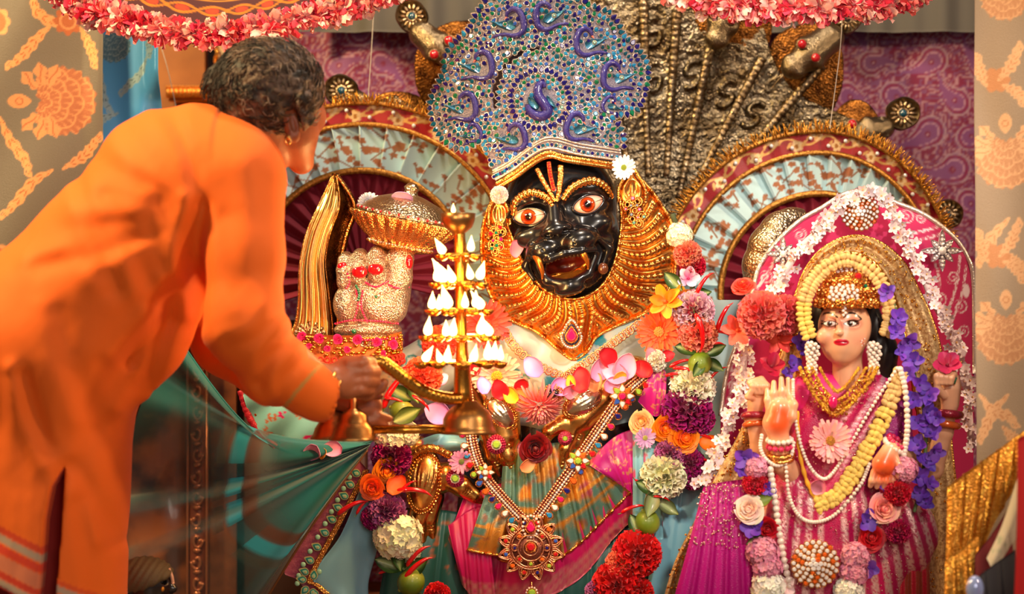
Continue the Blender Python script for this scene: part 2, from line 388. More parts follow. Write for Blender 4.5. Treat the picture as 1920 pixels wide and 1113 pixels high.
# ---------------------------------------------------------------- purple paisley backdrop
def cloth_grid(name, label, x0, x1, y0, y1, step, Y, wfn, cfn, m, parent=None, thing=None, cat='curtain', t=2.5, kind=None):
    x = np.arange(x0, x1 + step, step); y = np.arange(y0, y1 + step, step); X, Yg = np.meshgrid(x, y, indexing='ij')
    P = np.stack([X, Yg, wfn(X, Yg)], -1); b = MB(); b.sheet(P, t, col=cfn(X, Yg))
    if thing: return thing.part(name, b, m)
    return solo(name, label, cat, b, m, (x0 + x1) / 2, y1, Y, kind=kind)
def fill(X, c, m=0.): return np.zeros(X.shape + (4,)) + A((*lin(c), m))
def paisley_col(X, Y):
    C = fill(X, (126, 66, 112)); r = random.Random(3)
    n = fbm(X / 26, Y / 26, 5, 3); C = mixc(C, (128, 22, 66), smooth(.5, .56, np.abs(np.sin(n * 24)))); C = mixc(C, (176, 126, 140), smooth(.86, .97, np.abs(np.sin(n * 24 + .9))))
    for gy in range(-1, 8):
        for gx in range(0, 15):
            cx = 540 + gx * 92 + (gy % 2) * 46 + r.uniform(-8, 8); cy = -20 + gy * 68 + r.uniform(-8, 8); a = r.choice([-.6, .5, 2.6, 3.6]) + r.uniform(-.3, .3); s = r.uniform(30, 42)
            sl = (slice(*np.searchsorted(X[:, 0], [cx - 75, cx + 75])), slice(*np.searchsorted(Y[0], [cy - 75, cy + 75])))
            dx = X[sl] - cx; dy = Y[sl] - cy
            if dx.size == 0: continue
            u = (dx * math.cos(a) + dy * math.sin(a)) / s; v = (-dx * math.sin(a) + dy * math.cos(a)) / s
            v2 = v - .42 * np.maximum(u, 0) ** 2; rad = np.maximum(.62 - .40 * np.maximum(u, -.2), .03)
            d = np.where(u > 1.5, 9, np.hypot(np.minimum(u + .2, 0) * .9, v2) / rad * .62)
            c = C[sl]; c = mixc(c, (132, 70, 122), smooth(.66, .62, d)); c = mixc(c, (176, 140, 150), smooth(.05, .02, np.abs(d - .60))); c = mixc(c, (134, 18, 70), smooth(.07, .04, np.abs(d - .48)))
            c = mixc(c, (190, 140, 160), smooth(.035, .015, np.abs(d - .36))); c = mixc(c, (128, 16, 60), smooth(.16, .12, np.hypot(u + .1, v2)) ); c = mixc(c, (200, 160, 180), smooth(.06, .03, np.hypot(u + .1, v2)))
            C[sl] = c
    return C
M_vcs = mat('woven_brocade', vc=True, rough=.55, sheen=.2, bump=[('weave', 700, .25), ('noise', 320, .25)])
cloth_grid('backdrop_curtain', 'purple and magenta paisley brocade curtain hanging behind the serpent hoods', 500, 1880, -60, 1088, 3.4, 5.72,
           lambda X, Y: 10 * np.sin(X / 34 + .6 * np.sin(Y / 90)) + 5 * np.sin(X / 13 + 1) * np.clip(Y / 500, 0, 1), paisley_col, M_vcs)
cloth_grid('grey_valance', 'plain grey cloth valance gathered above the purple curtain', 560, 1900, -120, 56, 5, 5.64,
           lambda X, Y: 9 * np.sin(X / 21 + np.sin(X / 60)) + 4 * np.sin(X / 9), lambda X, Y: fill(X, (92, 88, 82)), mat('grey_cloth', vc=True, rough=.8, bump=('weave', 500, .2)), cat='valance')

# ---------------------------------------------------------------- brocade side curtains (woven floral motifs)
def strokes(C, X, Y, pts, w, c, edge=None, m=0.2):
    d = dline(X, Y, pts)
    if edge: C = mixc(C, edge, smooth(w + 2.4, w + 1.2, d), m)
    return mixc(C, c, smooth(w, w - 1.5, d), m)
def big_flower(C, X, Y, cx, cy, R, ang, c1, c2):
    dx = X - cx; dy = Y - cy; ca, sa = math.cos(ang), math.sin(ang); u = dx * ca + dy * sa; v = -dx * sa + dy * ca
    r = np.hypot(u, v) / R; th = np.arctan2(v, u)
    q = np.hypot(u / R + .66, v / R); qa = np.arctan2(v / R, u / R + .66); n = fbm(X / 7, Y / 7, 2, 2) - .45
    body = smooth(.03, -.02, r - .90 - .08 * np.abs(np.sin(th * 7)) - .03 * np.sin(th * 23) + .3 * smooth(.75, 1, np.abs(th) / PI)); C = mixc(C, c2, body * .85, .25)
    for k, (q0, nl) in enumerate(((1.62, 15), (1.28, 12), (.96, 10), (.66, 8), (.38, 6))):       # layers of petals, scalloped rims, ribs
        rim = q0 * (1 - .16 * np.abs(qa)) - .10 * (1 - np.abs(np.sin(qa * nl / 2 + k))) ; a = body * smooth(.05, .0, np.abs(q - rim)); C = mixc(C, c1, a, .4)
        C = mixc(C, c1, body * .75 * smooth(.3, .8, np.sin(qa * nl * 3 + n * 3)) * smooth(rim, rim - .03, q) * smooth(rim - .30, rim - .05, q), .35)
    for k in (-2.3, -1.75, -1.2, 1.2, 1.75, 2.3):                                                  # curled sepals
        ex, ey = -.5 + .66 * math.cos(k), .80 * math.sin(k); uu = (u / R - ex) * math.cos(k) + (v / R - ey) * math.sin(k); vv = -(u / R - ex) * math.sin(k) + (v / R - ey) * math.cos(k)
        d = np.hypot(uu / .34, vv / (.17 + .06 * np.sin(uu * 16))); C = mixc(C, c1, smooth(1, .85, d), .4); C = mixc(C, c2, smooth(.035, .01, np.abs(vv - .05 * np.sin(uu * 9))) * smooth(.9, .7, d), .3)
    d = np.hypot(u / R + 1.22, v / R * 1.1); C = mixc(C, c1, smooth(.24, .2, d * (1 + .35 * np.cos(th * 9))), .4); C = mixc(C, c2, smooth(.03, .01, np.abs(d - .1)), .3)
    return C
def leafy(C, X, Y, pts, c1, c2, w=11):
    p = crv(pts, 16); D = np.full(X.shape, 1e9); TT = np.zeros(X.shape); SG = np.zeros(X.shape)
    for i, (a, b) in enumerate(zip(p[:-1], p[1:])):
        e = b - a; L = max(e @ e, 1e-9); t = np.clip(((X - a[0]) * e[0] + (Y - a[1]) * e[1]) / L, 0, 1); dx = X - a[0] - t * e[0]; dy = Y - a[1] - t * e[1]; d = np.hypot(dx, dy); k = d < D
        D = np.where(k, d, D); TT = np.where(k, (i + t) / 15, TT); SG = np.where(k, np.sign(e[0] * dy - e[1] * dx), SG)
    wd = w * (.25 + 1.0 * np.sin(np.clip(TT, 0, 1) * PI * .92 + .1) ** 1.2) * (1 + .18 * np.sin(TT * 34 + SG)); C = mixc(C, c1, smooth(wd + 1, wd - 1, D), .35)
    C = mixc(C, c2, smooth(wd * .72, wd * .5, D) * smooth(.2, .7, np.sin(TT * 44 - D * .7)), .3); C = mixc(C, c1, smooth(2, 1, D), .35)
    e = p[-1]; a = math.atan2(*(p[-1] - p[-3])[::-1]); s = [(e[0] + (w + 3) * (math.cos(a + t) * (1 - t / 7) - math.cos(a)), e[1] + (w + 3) * (math.sin(a + t) * (1 - t / 7) - math.sin(a))) for t in np.linspace(0, 4.4, 14)]
    return strokes(C, X, Y, s, 2.6, c1, None)
CU1, CU2 = (210, 146, 98), (178, 100, 62)
def left_brocade(X, Y):
    C = fill(X, (108, 98, 88)); 
    for dy in (0, 440):
        C = big_flower(C, X, Y, 118, 190 + dy, 66, 0, CU1, CU2)
        for p in ([(98, 46 + dy), (70, 75 + dy), (44, 105 + dy), (14, 130 + dy)], [(66, -20 + dy), (70, 20 + dy), (100, 42 + dy), (128, 42 + dy)], [(150, 52 + dy), (170, 90 + dy), (182, 128 + dy)], [(0, 220 + dy), (18, 260 + dy), (48, 300 + dy), (60, 330 + dy)], [(100, 320 + dy), (66, 340 + dy), (34, 378 + dy), (4, 410 + dy)], [(120, 316 + dy), (160, 290 + dy), (190, 250 + dy)]):
            C = leafy(C, X, Y, p, (222, 156, 104), (176, 96, 56), 8)
        d = np.hypot(X - 128, Y - 40 - dy); th = np.arctan2(Y - 40 - dy, X - 128); C = mixc(C, CU2, smooth(26, 23, d * (1.2 - .3 * np.abs(np.cos(th * 4)))), .35); C = mixc(C, CU1, smooth(3, 1, np.abs(d - 14)), .4)
        d = np.hypot(X + 8, Y - 42 - dy); C = mixc(C, CU1, smooth(30, 27, d * (1.15 - .2 * np.abs(np.cos(np.arctan2(Y - 42 - dy, X + 8) * 4)))), .3); C = mixc(C, CU2, smooth(22, 19, d), .3)
    return C
cloth_grid('brocade_curtain', 'grey brocade curtain with large copper flowers hanging behind the priest\'s back', -110, 192, -90, 640, 2.6, 5.2,
           lambda X, Y: 10 * np.sin(X / 55 + Y / 400) + 12 * smooth(150, 192, X) + 5 * np.sin((X + Y * .6) / 38), left_brocade, M_vcs)
def blue_brocade(X, Y):
    C = fill(X, (66, 142, 204), .1); g1, g2 = (132, 160, 172), (70, 104, 118)
    C = big_flower(C, X, Y, 212, 84, 34, 1.1, g1, g2)
    for p in ([(276, 108), (262, 140), (240, 160), (226, 180)], [(184, 110), (188, 150), (196, 190), (212, 212)], [(220, 212), (190, 225), (180, 250)], [(276, 60), (282, 90), (284, 110)]): C = leafy(C, X, Y, p, g1, g2, 6)
    return C
cloth_grid('blue_brocade_drape', 'pale blue brocade drape beside the grey curtain, its corner folded out', 176, 300, -90, 420, 2.4, 5.26,
           lambda X, Y: 4 * np.sin(X / 20) + 26 * smooth(268, 298, X) * smooth(190, 130, Y) - 30 * smooth(262, 300, X) * smooth(150, 230, Y) - 60 * smooth(180, 300, X) * smooth(200, 420, Y), blue_brocade,
           mat('blue_satin', vc=True, rough=.32, sheen=.3, bump=('weave', 700, .2)), cat='drape')
def right_brocade(X, Y):
    C = fill(X, (160, 138, 114)); g1, g2 = (226, 176, 130), (204, 142, 96)
    for dy in (0, 330):
        C = big_flower(C, X, Y, 1884, 300 + dy, 56, 1.57, g1, g2)
        d = np.hypot(X - 1868, Y - 150 - dy); C = mixc(C, g2, smooth(24, 21, d * (1.2 - .3 * np.abs(np.cos(np.arctan2(Y - 150 - dy, X - 1868) * 3)))), .35)
        for p in ([(1872, 150 + dy), (1896, 120 + dy), (1910, 80 + dy)], [(1880, 160 + dy), (1905, 175 + dy), (1922, 200 + dy)], [(1850, 160 + dy), (1838, 130 + dy), (1830, 100 + dy)], [(1890, 410 + dy), (1862, 440 + dy), (1846, 470 + dy), (1836, 500 + dy)], [(1880, 470 + dy), (1900, 490 + dy), (1925, 500 + dy)]):
            C = leafy(C, X, Y, p, g1, g2, 9)
    C = big_flower(C, X, Y, 1884, -6, 46, 1.57, g1, g2)
    C = leafy(C, X, Y, [(1836, 740), (1860, 770), (1890, 780), (1912, 800)], g1, g2, 9)
    return C
cloth_grid('brocade_curtain', 'beige brocade curtain with peach flowers edging the frame right of the goddess', 1829, 2000, -70, 1200, 2.6, 4.58,
           lambda X, Y: 9 * np.sin(X / 30 + Y / 300) + 4 * np.sin((X - Y * .4) / 26), right_brocade, M_vcs)

# ---------------------------------------------------------------- parasols with feather fringe hanging in from above
def feather_puff(seed, pink):
    r = random.Random(seed); b = MB()
    for i in range(34):
        a = r.uniform(0, 2 * PI); e = r.uniform(-.9, .9); L = r.uniform(.75, 1.25); d = A([math.cos(a) * math.cos(e), math.sin(a) * math.cos(e), abs(math.sin(e)) * 1.1 - .15])
        s = np.cross(d, (r.uniform(-1, 1), r.uniform(-1, 1), r.uniform(-1, 1))); s /= np.linalg.norm(s) + 1e-9; w = r.uniform(.16, .3); nn = np.cross(d, s)
        rows = []
        for t, ww in ((.1, .4), (.5, 1), (.8, 1.1), (1, .5)):
            for q in (-1, 0, 1): rows.append(d * L * t + s * q * w * ww * (1 + .25 * r.uniform(-1, 1)) + nn * (.12 * t * t * (1 if q else -.4) + .08 * r.uniform(-1, 1)))
        c = vcol(r.choice([(238, 70, 100), (246, 128, 140), (250, 190, 186), (252, 160, 150)] if pink else [(225, 40, 80), (245, 110, 110), (240, 200, 190)]))
        b.grid(np.array(rows).reshape(4, 3, 3), col=c)
    return b.data('feather_tuft', mat('feather_fringe', vc=True, rough=.7, sheen=.4))
PUFFS = [feather_puff(s, s % 3) for s in range(5)]
M_velvet = mat('maroon_velvet', vc=True, rough=.8, sheen=.8)
def parasol(label, arc, depth, Y, r0, cloth_dy, emb, back=-60):
    a = crv(arc, 60); T = Thing('fringed_parasol', label, 'parasol', a[30, 0], a[30, 1] - 60, Y, group=None)
    # velvet cloth: domed surface rising behind the fringe
    u = np.linspace(0, 1, 140); vv = np.linspace(0, 1, 50); base = crv(arc, 140)
    Xg = base[:, 0][:, None] * (1 - vv * .12)[None] + a[:, 0].mean() * (vv * .12)[None]; Yg = base[:, 1][:, None] - cloth_dy * vv[None] - 6
    W = depth * np.sin(u * PI)[:, None] * (1 - .5 * vv[None] ** 2) + back * vv[None]
    C = fill(Xg, (62, 4, 16)); s = np.linspace(0, 1, 140)[:, None] * np.ones((1, 50)); band = vv[None] * cloth_dy * np.ones((140, 1))
    if emb:
        k = s * 46; C = mixc(C, (196, 120, 40), smooth(3.2, 1.6, np.abs(band - 44 - 9 * np.sin(k))), .6); C = mixc(C, (196, 120, 40), smooth(3, 1.4, np.abs(band - 44 + 9 * np.sin(k))), .6)
        C = mixc(C, (206, 60, 30), smooth(7, 4, np.hypot(band - 44, (np.mod(k / PI, 1) - .5) * 26)), .3); C = mixc(C, (214, 140, 50), smooth(2, 1, np.abs(band - 66)), .7)
    b = MB(); b.sheet(np.stack([Xg, Yg, W], -1), 4, col=C); T.part('velvet_canopy', b, M_velvet)
    n = int(np.sum(np.hypot(*np.diff(a, axis=0).T)) / (r0 * .52)); p = crv(arc, n); g = np.linspace(0, 1, n)
    b = MB(); b.tube(np.c_[crv(arc, 80), depth * np.sin(np.linspace(0, 1, 80) * PI) - 4], r0 * .4, 7); T.part('fringe_cord', b, mat('fringe_red', (214, 40, 70), .8))
    for i in range(n):
        rr = r0 * random.uniform(.85, 1.12)
        T.piece('feather_tuft', random.choice(PUFFS), p[i, 0] + random.uniform(-3, 3), p[i, 1] + random.uniform(-4, 4), depth * math.sin(g[i] * PI) + 4, rr, rot2(random.uniform(0, 6.28)))
    return T
parasol('maroon velvet parasol with gold embroidery and pink feather fringe above the priest', [(96, -34), (150, 8), (215, 36), (300, 58), (400, 74), (490, 64), (570, 44), (650, 18), (720, -14), (760, -40)], 60, 4.95, 33, 90, True)
parasol('pink feather fringe of a second parasol above the serpent hoods', [(1230, -40), (1280, -10), (1340, 6), (1410, 17), (1480, 22), (1560, 20), (1630, 14), (1690, 0), (1740, -30)], 50, 5.0, 32, 60, False)
for x0, y0, x1, y1, Y, lab in ((297, 60, 330, 200, 5.5, 'thin white thread hanging down behind the priest\'s back'), (702, -20, 690, 190, 5.4, 'thin pale thread hanging left of the serpent hood finial'), (1578, 60, 1556, 240, 5.2, 'fine thread hanging down over the right fan')):
    b = MB(); b.tube(crv([(x0, y0 - 90, 0), (x0, y0, 0), ((x0 + x1) / 2 + 1, (y0 + y1) / 2, 0), (x1, y1, 0)], 16), .8, 5); solo('hanging_thread', lab, 'thread', b, mat('thread', (190, 180, 170), .6), x1, y1, Y)

# ---------------------------------------------------------------- pleated fans
M_vel2 = mat('fan_velvet', (120, 8, 38), .75, sheen=.6)
M_blue = mat('fan_satin', vc=True, rough=.42, sheen=.2, bump=('noise', 300, .15))
M_gold = mat('gold_trim', (196, 140, 62), .38, .75, bump=('voro', 420, .6), col2=(150, 96, 36), nscale=160)
M_tinsel = mat('tinsel_gold', (226, 160, 60), .25, .9)
M_band = mat('red_embroidery', vc=True, rough=.5, bump=('voro', 420, .3))
def fan(label, cx, cy, r1, r2, r3, Y, sx, a0, a1, npl):
    T = Thing('pleated_fan', label, 'fan', cx, cy, Y, 'pleated fans on either side of the large statue')
    def pt(th, r, w): 
        c = np.cos(th); return np.stack([cx + np.where(c > 0, sx[1], sx[0]) * c * r, cy - np.sin(th) * r, w], -1)
    def ring(ra, rb, na, nr, amp, sharp, cf, name, m, w0=0):
        th = np.linspace(a0, a1, na)[:, None] * np.ones((1, nr)); r = np.linspace(ra, rb, nr)[None] * np.ones((na, 1))
        ph = (th - a0) / (a1 - a0) * npl; tri = 2 * np.abs(np.mod(ph, 1) - .5) if sharp else np.mod(ph, 1)
        w = w0 + amp * (tri - .5) * r / r3 + 6 * (1 - r / r3)
        b = MB(); b.sheet(pt(th, r, w), 2.5, col=None if cf is None else cf(th, r)); return T.part(name, b, m)
    ring(14, r1, npl * 12, 8, 34, True, None, 'maroon_pleats', M_vel2)
    def cblue(th, r):
        C = fill(th, (190, 222, 226)); x = th * 150; 
        cell = 22; rx, ry = x / cell, r / cell; rr = np.random.default_rng(5)
        for k in range(170):
            ux, uy, s = rr.uniform(a0 * 150, a1 * 150), rr.uniform(r1 + 6, r2 - 2), rr.uniform(3, 7.5)
            d = np.hypot(x - ux, r - uy); C = mixc(C, (166, 104, 66), smooth(s, s * .7, d * (1.25 - .35 * np.abs(np.cos(np.arctan2(r - uy, x - ux) * 2.5)))))
            if k % 3 == 0: C = mixc(C, (150, 110, 84), smooth(1.6, .8, dline(x, r, [(ux, uy), (ux + rr.uniform(-22, 22), uy - 20)])))
        return C
    ring(r1, r2, npl * 26, 34, 36, False, cblue, 'blue_satin_pleats', M_blue)
    def cband(th, r):
        C = fill(th, (150, 6, 18)); s = th * (r2 + r3) / 2; mid = (r2 + r3) / 2 + 3
        C = mixc(C, (190, 146, 84), smooth(3, 1.5, np.abs(r - mid - 8 * np.sin(s / 13))), .7)
        for off, ph in ((9, 0), (-9, 41)):
            q = np.mod(s + ph, 82) - 41; d = np.hypot(q, r - mid - off); an = np.arctan2(r - mid - off, q)
            C = mixc(C, (206, 176, 130), smooth(11.5, 9.5, d * (1.3 - .45 * np.abs(np.cos(an * 2.5)))), .6); C = mixc(C, (150, 96, 40), smooth(5, 3.5, d), .6)
            q = np.mod(s + ph + 40, 82) - 41
            for k in (-14, 0, 14): e = np.hypot((q - k) * .8 + (r - mid + off * .8) * .5, (r - mid + off * .6) * .45); C = mixc(C, (196, 150, 90), smooth(3.4, 2.2, e), .65)
        return C
    ring(r2, r3, npl * 18, 26, 5, True, cband, 'red_embroidered_band', M_band, 6)
    for rr, wd, nm in ((r1, 7, 'inner_gold_trim'), (r2, 5.5, 'middle_gold_trim'), (r3 - 3, 5, 'outer_gold_trim')):
        th = np.linspace(a0, a1, 160); p = pt(th, np.full(160, rr), 14. + 0 * th); b = MB(); b.tube(p, wd, 6, flat=.35); T.part(nm, b, M_gold)
    b = MB()
    for i in range(520):
        th = random.uniform(a0, a1); L = random.uniform(10, 22); dth = random.uniform(-.03, .03); z = random.uniform(0, 16)
        p0, p1 = pt(A(th), A(r3 - 4.), A(8 + z)), pt(A(th + dth), A(r3 + L), A(8 + z + random.uniform(-6, 6))); b.tube(np.stack([p0, (p0 + p1) / 2 + A([0, 0, 2.]), p1]), [1.5, 1.3, .6], 3, cap=False)
    z0 = 556.5 + (CZ - .365) * F / Y; s_ = MB(); s_.tube([(cx, cy - 40, -14), (cx, z0, -14)], 9, 8); s_.lathe((cx, z0, -14), [(0, 0), (40, 0), (36, 8), (9, 14)], seg=20); T.part('stand', s_, M_wood)
    T.part('tinsel_fringe', b, M_tinsel, kind='stuff')
    me = MB().ell((0, 0, 0), 1, 8, 6).data('crystal_bead', mat('clear_crystal', (235, 235, 240), .08, .2, coat=1))
    for i in range(26): th = a0 + (i + .5) / 26 * (a1 - a0); p = pt(A(th), A((r2 + r3) / 2 + (6 if i % 2 else -8)), A(12.)); T.piece('crystal_bead', me, p[0], p[1], p[2], 4)
    return T
fan('pleated fan, maroon, pale blue and red bands, behind the silver fist', 680, 517, 197, 283, 326, 5.34, (1, 1), -.25, PI + .3, 20)
fan('pleated fan, maroon, pale blue and red bands, above the goddess\'s throne', 1537, 550, 187, 263, 306, 5.30, (1, .84), -.1, PI + .1, 19)
# ================================================================ materials shared by the ornaments
M_gld = mat('polished_gold', (238, 172, 92), .25, 1, bump=('noise', 90, .10), rvar=.08)
M_gld2 = mat('chased_gold', (232, 162, 84), .27, 1, bump=('voro', 330, .5))
M_silv = mat('hammered_silver', (204, 178, 142), .30, 1, bump=[('voro', 190, .8), ('noise', 60, .4)])
M_silv2 = mat('old_silver', (160, 142, 114), .34, 1, col2=(120, 98, 70), nscale=40, bump=('voro', 260, .5))
M_dgold = mat('dark_gilt', (160, 104, 46), .36, .95, col2=(80, 44, 18), nscale=50, bump=('voro', 230, .9), ramp=(.35, .65))
M_emb = mat('silver_embroidery', (150, 140, 150), .5, .35, col2=(88, 88, 116), nscale=300, bump=[('voro', 520, .9), ('noise', 900, .4)], ramp=(.3, .7))
M_zari = mat('silver_beadwork', (222, 206, 196), .25, .7, bump=('voro', 500, .6))
def gem(name, c, e=.0): return mat('gem_' + name, c, .06, 0, coat=.4, spec=.8, ior=1.6, emit=e)
G = {n: gem(n, c) for n, c in dict(navy=(22, 16, 104), teal=(6, 78, 104), cyan=(36, 128, 180), green=(8, 104, 70), red=(190, 14, 30), ruby=(214, 20, 96), lime=(150, 190, 60), orange=(226, 96, 24), black=(20, 20, 28), blue=(48, 88, 180), clear=(236, 230, 230)).items()}
def drop_mb(gm=1):
    """a teardrop stone (point up, unit length about 1) in a pale bezel"""
    b = MB(); t = np.linspace(0, 2 * PI, 12, endpoint=False)
    o = np.stack([.42 * np.sin(t) * np.where(np.cos(t) > 0, 1 - .55 * np.cos(t), 1), -.62 * np.cos(t) * np.where(np.cos(t) > 0, 1, .75)], -1)
    b.grid(np.stack([np.c_[o * 1.3, np.zeros(12)], np.c_[o * 1.24, np.full(12, .26)], np.c_[o * 1.02, np.full(12, .26)]]), cv=True)
    b.grid(np.stack([np.c_[o, np.full(12, .2)], np.c_[o * .66, np.full(12, .48)]]), cv=True, mi=gm); b.ng.append(([b.n - 12 + i for i in range(12)], gm)); return b
def round_mb(n=8, bez=True):
    b = MB(); t = np.linspace(0, 2 * PI, n, endpoint=False); o = np.stack([np.cos(t), np.sin(t)], -1) * .5
    if bez: b.grid(np.stack([np.c_[o * 1.35, np.zeros(n)], np.c_[o * 1.25, np.full(n, .25)], np.c_[o, np.full(n, .22)]]), cv=True)
    b.grid(np.stack([np.c_[o, np.full(n, .15)], np.c_[o * .62, np.full(n, .46)]]), cv=True, mi=1); b.ng.append(([b.n - n + i for i in range(n)], 1)); return b
DROP, RND = drop_mb(), round_mb()
DROPD = {n: DROP.data('drop_stone', [M_zari, G[n]], flat=True) for n in G}; RNDD = {n: RND.data('round_stone', [M_zari, G[n]], flat=True) for n in G}
GDROPD = {n: DROP.data('drop_stone', [M_gld2, G[n]], flat=True) for n in G}; GRNDD = {n: RND.data('round_stone', [M_gld2, G[n]], flat=True) for n in G}
def plate_sdf(outline, h, t, bulge, holes=(), rd=3):
    o = A(outline, float); lo = o.min(0) - 8; hi = o.max(0) + 8
    gx = np.arange(lo[0], hi[0], h); gy = np.arange(lo[1], hi[1], h); X, Y = np.meshgrid(gx, gy, indexing='ij')
    d = dline(X, Y, np.vstack([o, o[:1]])); d = np.where(inside(X, Y, o), -d, d)
    for q in holes:
        q = A(q, float); e = dline(X, Y, np.vstack([q, q[:1]])); e = np.where(inside(X, Y, q), e, -e); d = np.maximum(d, e)
    B = bulge(X, Y); w0 = B.min() - t - 6; w1 = B.max() + t + 6
    s = SDF((gx[0], gy[0], w0), (gx[-1] - .3 * h, gy[-1] - .3 * h, w1), h); W = s.ax[2][None, None]
    D = np.broadcast_to(d[:, :, None], s.f.shape[:2] + (1,))[:s.n[0], :s.n[1]]; E = np.abs(W - B[:s.n[0], :s.n[1], None]) - t
    a, b_ = D + rd, E + rd; s.f = (np.hypot(np.maximum(a, 0), np.maximum(b_, 0)) + np.minimum(np.maximum(a, b_), 0) - rd).astype(np.float32)
    return s

# ================================================================ many-headed serpent hood behind the crown
T = Thing('serpent_hood', 'embossed silver and gold many-headed serpent hood fanning out behind the blue crown', 'serpent hood', 1225, 480, 5.47)
O = A([1225., 490]); na, nr = 330, 150
th = np.linspace(-2.62, -.62, na); hood_r = 440 + 26 * np.sin(th * 9) + 110 * smooth(.62, .2, np.abs(th + 1.62))
rr = np.linspace(.12, 1, nr); TH, RR = np.meshgrid(th, rr, indexing='ij'); Rm = RR * hood_r[:, None]
X = O[0] + np.cos(TH) * Rm; Yp = O[1] + np.sin(TH) * Rm
cell = hash2(np.floor(TH * Rm / 7), np.floor(Rm / 8)); W = 5 * vnoise(TH * Rm / 4.2, Rm / 5.5, 2) + 1.5 * vnoise(X / 16, Yp / 16, 5) + 3 * np.abs(np.sin(Rm / 5)) * vnoise(TH * Rm / 9, Rm / 30, 9)
for sx, sy in ((1225, 145), (1298, 140), (1362, 176), (1412, 215), (1225, 60), (1150, 120)):                      # S scrolls in relief
    a = math.atan2(sy - O[1], sx - O[0]) + PI / 2; t = np.linspace(-PI * 1.15, PI * 1.15, 34)
    q = np.stack([np.sign(t) * 9 * (1 - np.cos(t)) - np.sign(t) * 9 * 0, 20 * np.sin(np.clip(t, -PI, PI) / 2) + 6 * np.sin(t * 1.5)], -1)
    q = np.stack([13 * np.sin(t * 1.0), 22 * t / 3.6 - 7 * np.sin(t * 1.6)], -1); q = q @ A([[math.cos(a), math.sin(a)], [-math.sin(a), math.cos(a)]]) + A([sx, sy])
    d = dline(X, Yp, q); W = np.where(d < 16, W * .3, W) + 9 * smooth(7, 1, d)
b = MB(); b.sheet(np.stack([X, Yp, W], -1), 5); T.part('hood_plate', b, mat('embossed_silver', (150, 138, 116), .3, 1, col2=(104, 88, 64), nscale=18, bump=('voro', 210, .9)))
for (x0, y0), (x1, y1) in (((1249, 330), (1268, 20)), ((1272, 370), (1332, 84)), ((1298, 356), (1428, 110)), ((1330, 372), (1540, 122)), ((1215, 330), (1205, -30)), ((1180, 330), (1120, -30)), ((1150, 350), (990, 20))):
    n = int(math.hypot(x1 - x0, y1 - y0) / 2.2); t = np.linspace(0, 1, n)[:, None]; p = np.hstack([A([x0, y0]) + t * (A([x1, y1]) - A([x0, y0])), 10 + 0 * t])
    b = MB(); b.tube(p, 9 * (.7 + .5 * t[:, 0]) * (.82 + .18 * np.abs(np.sin(np.arange(n) * .62))), 10); T.part('ribbed_spine', b, M_silv2)
def naga_head(bx, by, sx, sy, wd, eyes, hood, w0):
    d = A([sx - bx, sy - by], float); L = np.linalg.norm(d); d /= L; n = A([-d[1], d[0]]); P = lambda t, s, w: (bx + d[0] * L * t + n[0] * s, by + d[1] * L * t + n[1] * s, w0 + w)
    hb = plate_sdf(crv(hood, 40, True), 4, 4, lambda X, Y: w0 - 14 - ((X - bx) ** 2 + (Y - by) ** 2) / 900., rd=3); T.part('scaled_hood', hb.mesh(), M_dgold)
    lo = A([min(bx, sx) - wd * 1.5, min(by, sy) - wd * 1.5, w0 - 30]); hi = A([max(bx, sx) + wd * 1.5, max(by, sy) + wd * 1.5, w0 + wd + 40]); s = SDF(lo, hi, max(1.8, wd / 22))
    s.cap(P(0, 0, 0), P(.45, 0, 8), wd * .46, wd * .52, 6); s.cap(P(.45, 0, 8), P(.92, 0, 16), wd * .5, wd * .36, 8)
    for q in (-1, 1):
        s.ell(P(.5, q * wd * .36, 20), wd * .2, 6); s.ell(P(.9, q * wd * .22, 22), wd * .2, 5); s.ell(P(1.02, q * wd * .14, 24), wd * .07, 1, sub=True)
        s.cap(P(.1, q * wd * .2, 22), P(.8, q * wd * .2, 26), 2.2, 2.2, 3)
    for k in range(5): s.cap(P(-.05 + .1 * k, -wd * .4, 14), P(.02 + .1 * k, wd * .4, 14), 2.4, 2.4, 3)
    s.cap(P(.98, -wd * .3, 8), P(.98, wd * .3, 8), 2.5, 2.5, 2, sub=True)
    h = T.part('serpent_head', s.mesh(), mat('scaled_silver', (150, 132, 104), .3, 1, bump=('voro', 420, 1.0)))
    for ex, ey in eyes:
        b = MB(); b.ell((ex, ey, w0 + 40), (8.5, 8.5, 8), 14, 8); T.part('eye', b, G['red'], h, 'red glass eye'); b = MB(); b.tube(np.c_[ex + 9 * np.cos(np.linspace(0, 6.28, 16, endpoint=False)), ey + 9 * np.sin(np.linspace(0, 6.28, 16, endpoint=False)), np.full(16, w0 + 37)], 2, 6, closed=True); T.part('eye_ring', b, M_silv2, h)
    b = MB(); 
    for q in (-1, 1): b.tube(crv([P(.98, 0, 16), P(1.25, 2 * q, 14), P(1.5, 7 * q, 8)], 8), [2.6, 2.2, 2, 1.8, 1.6, 1.4, 1.2, .8], 5)
    T.part('forked_tongue', b, M_silv2, h)
naga_head(1366, 14, 1338, 84, 56, [(1331, 31), (1367, 44)], [(1310, 60), (1300, 0), (1330, -60), (1400, -60), (1446, 10), (1446, 70), (1424, 116), (1370, 130)], 20)
naga_head(1552, 74, 1476, 134, 62, [(1497, 89), (1522, 114)], [(1440, 120), (1450, 74), (1490, 48), (1540, 46), (1572, 78), (1583, 130), (1574, 184), (1545, 220), (1470, 200)], 20)
naga_head(1655, 240, 1592, 252, 46, [(1591, 236)], [(1550, 250), (1566, 210), (1600, 184), (1632, 196), (1652, 230), (1660, 290), (1600, 300)], 10)
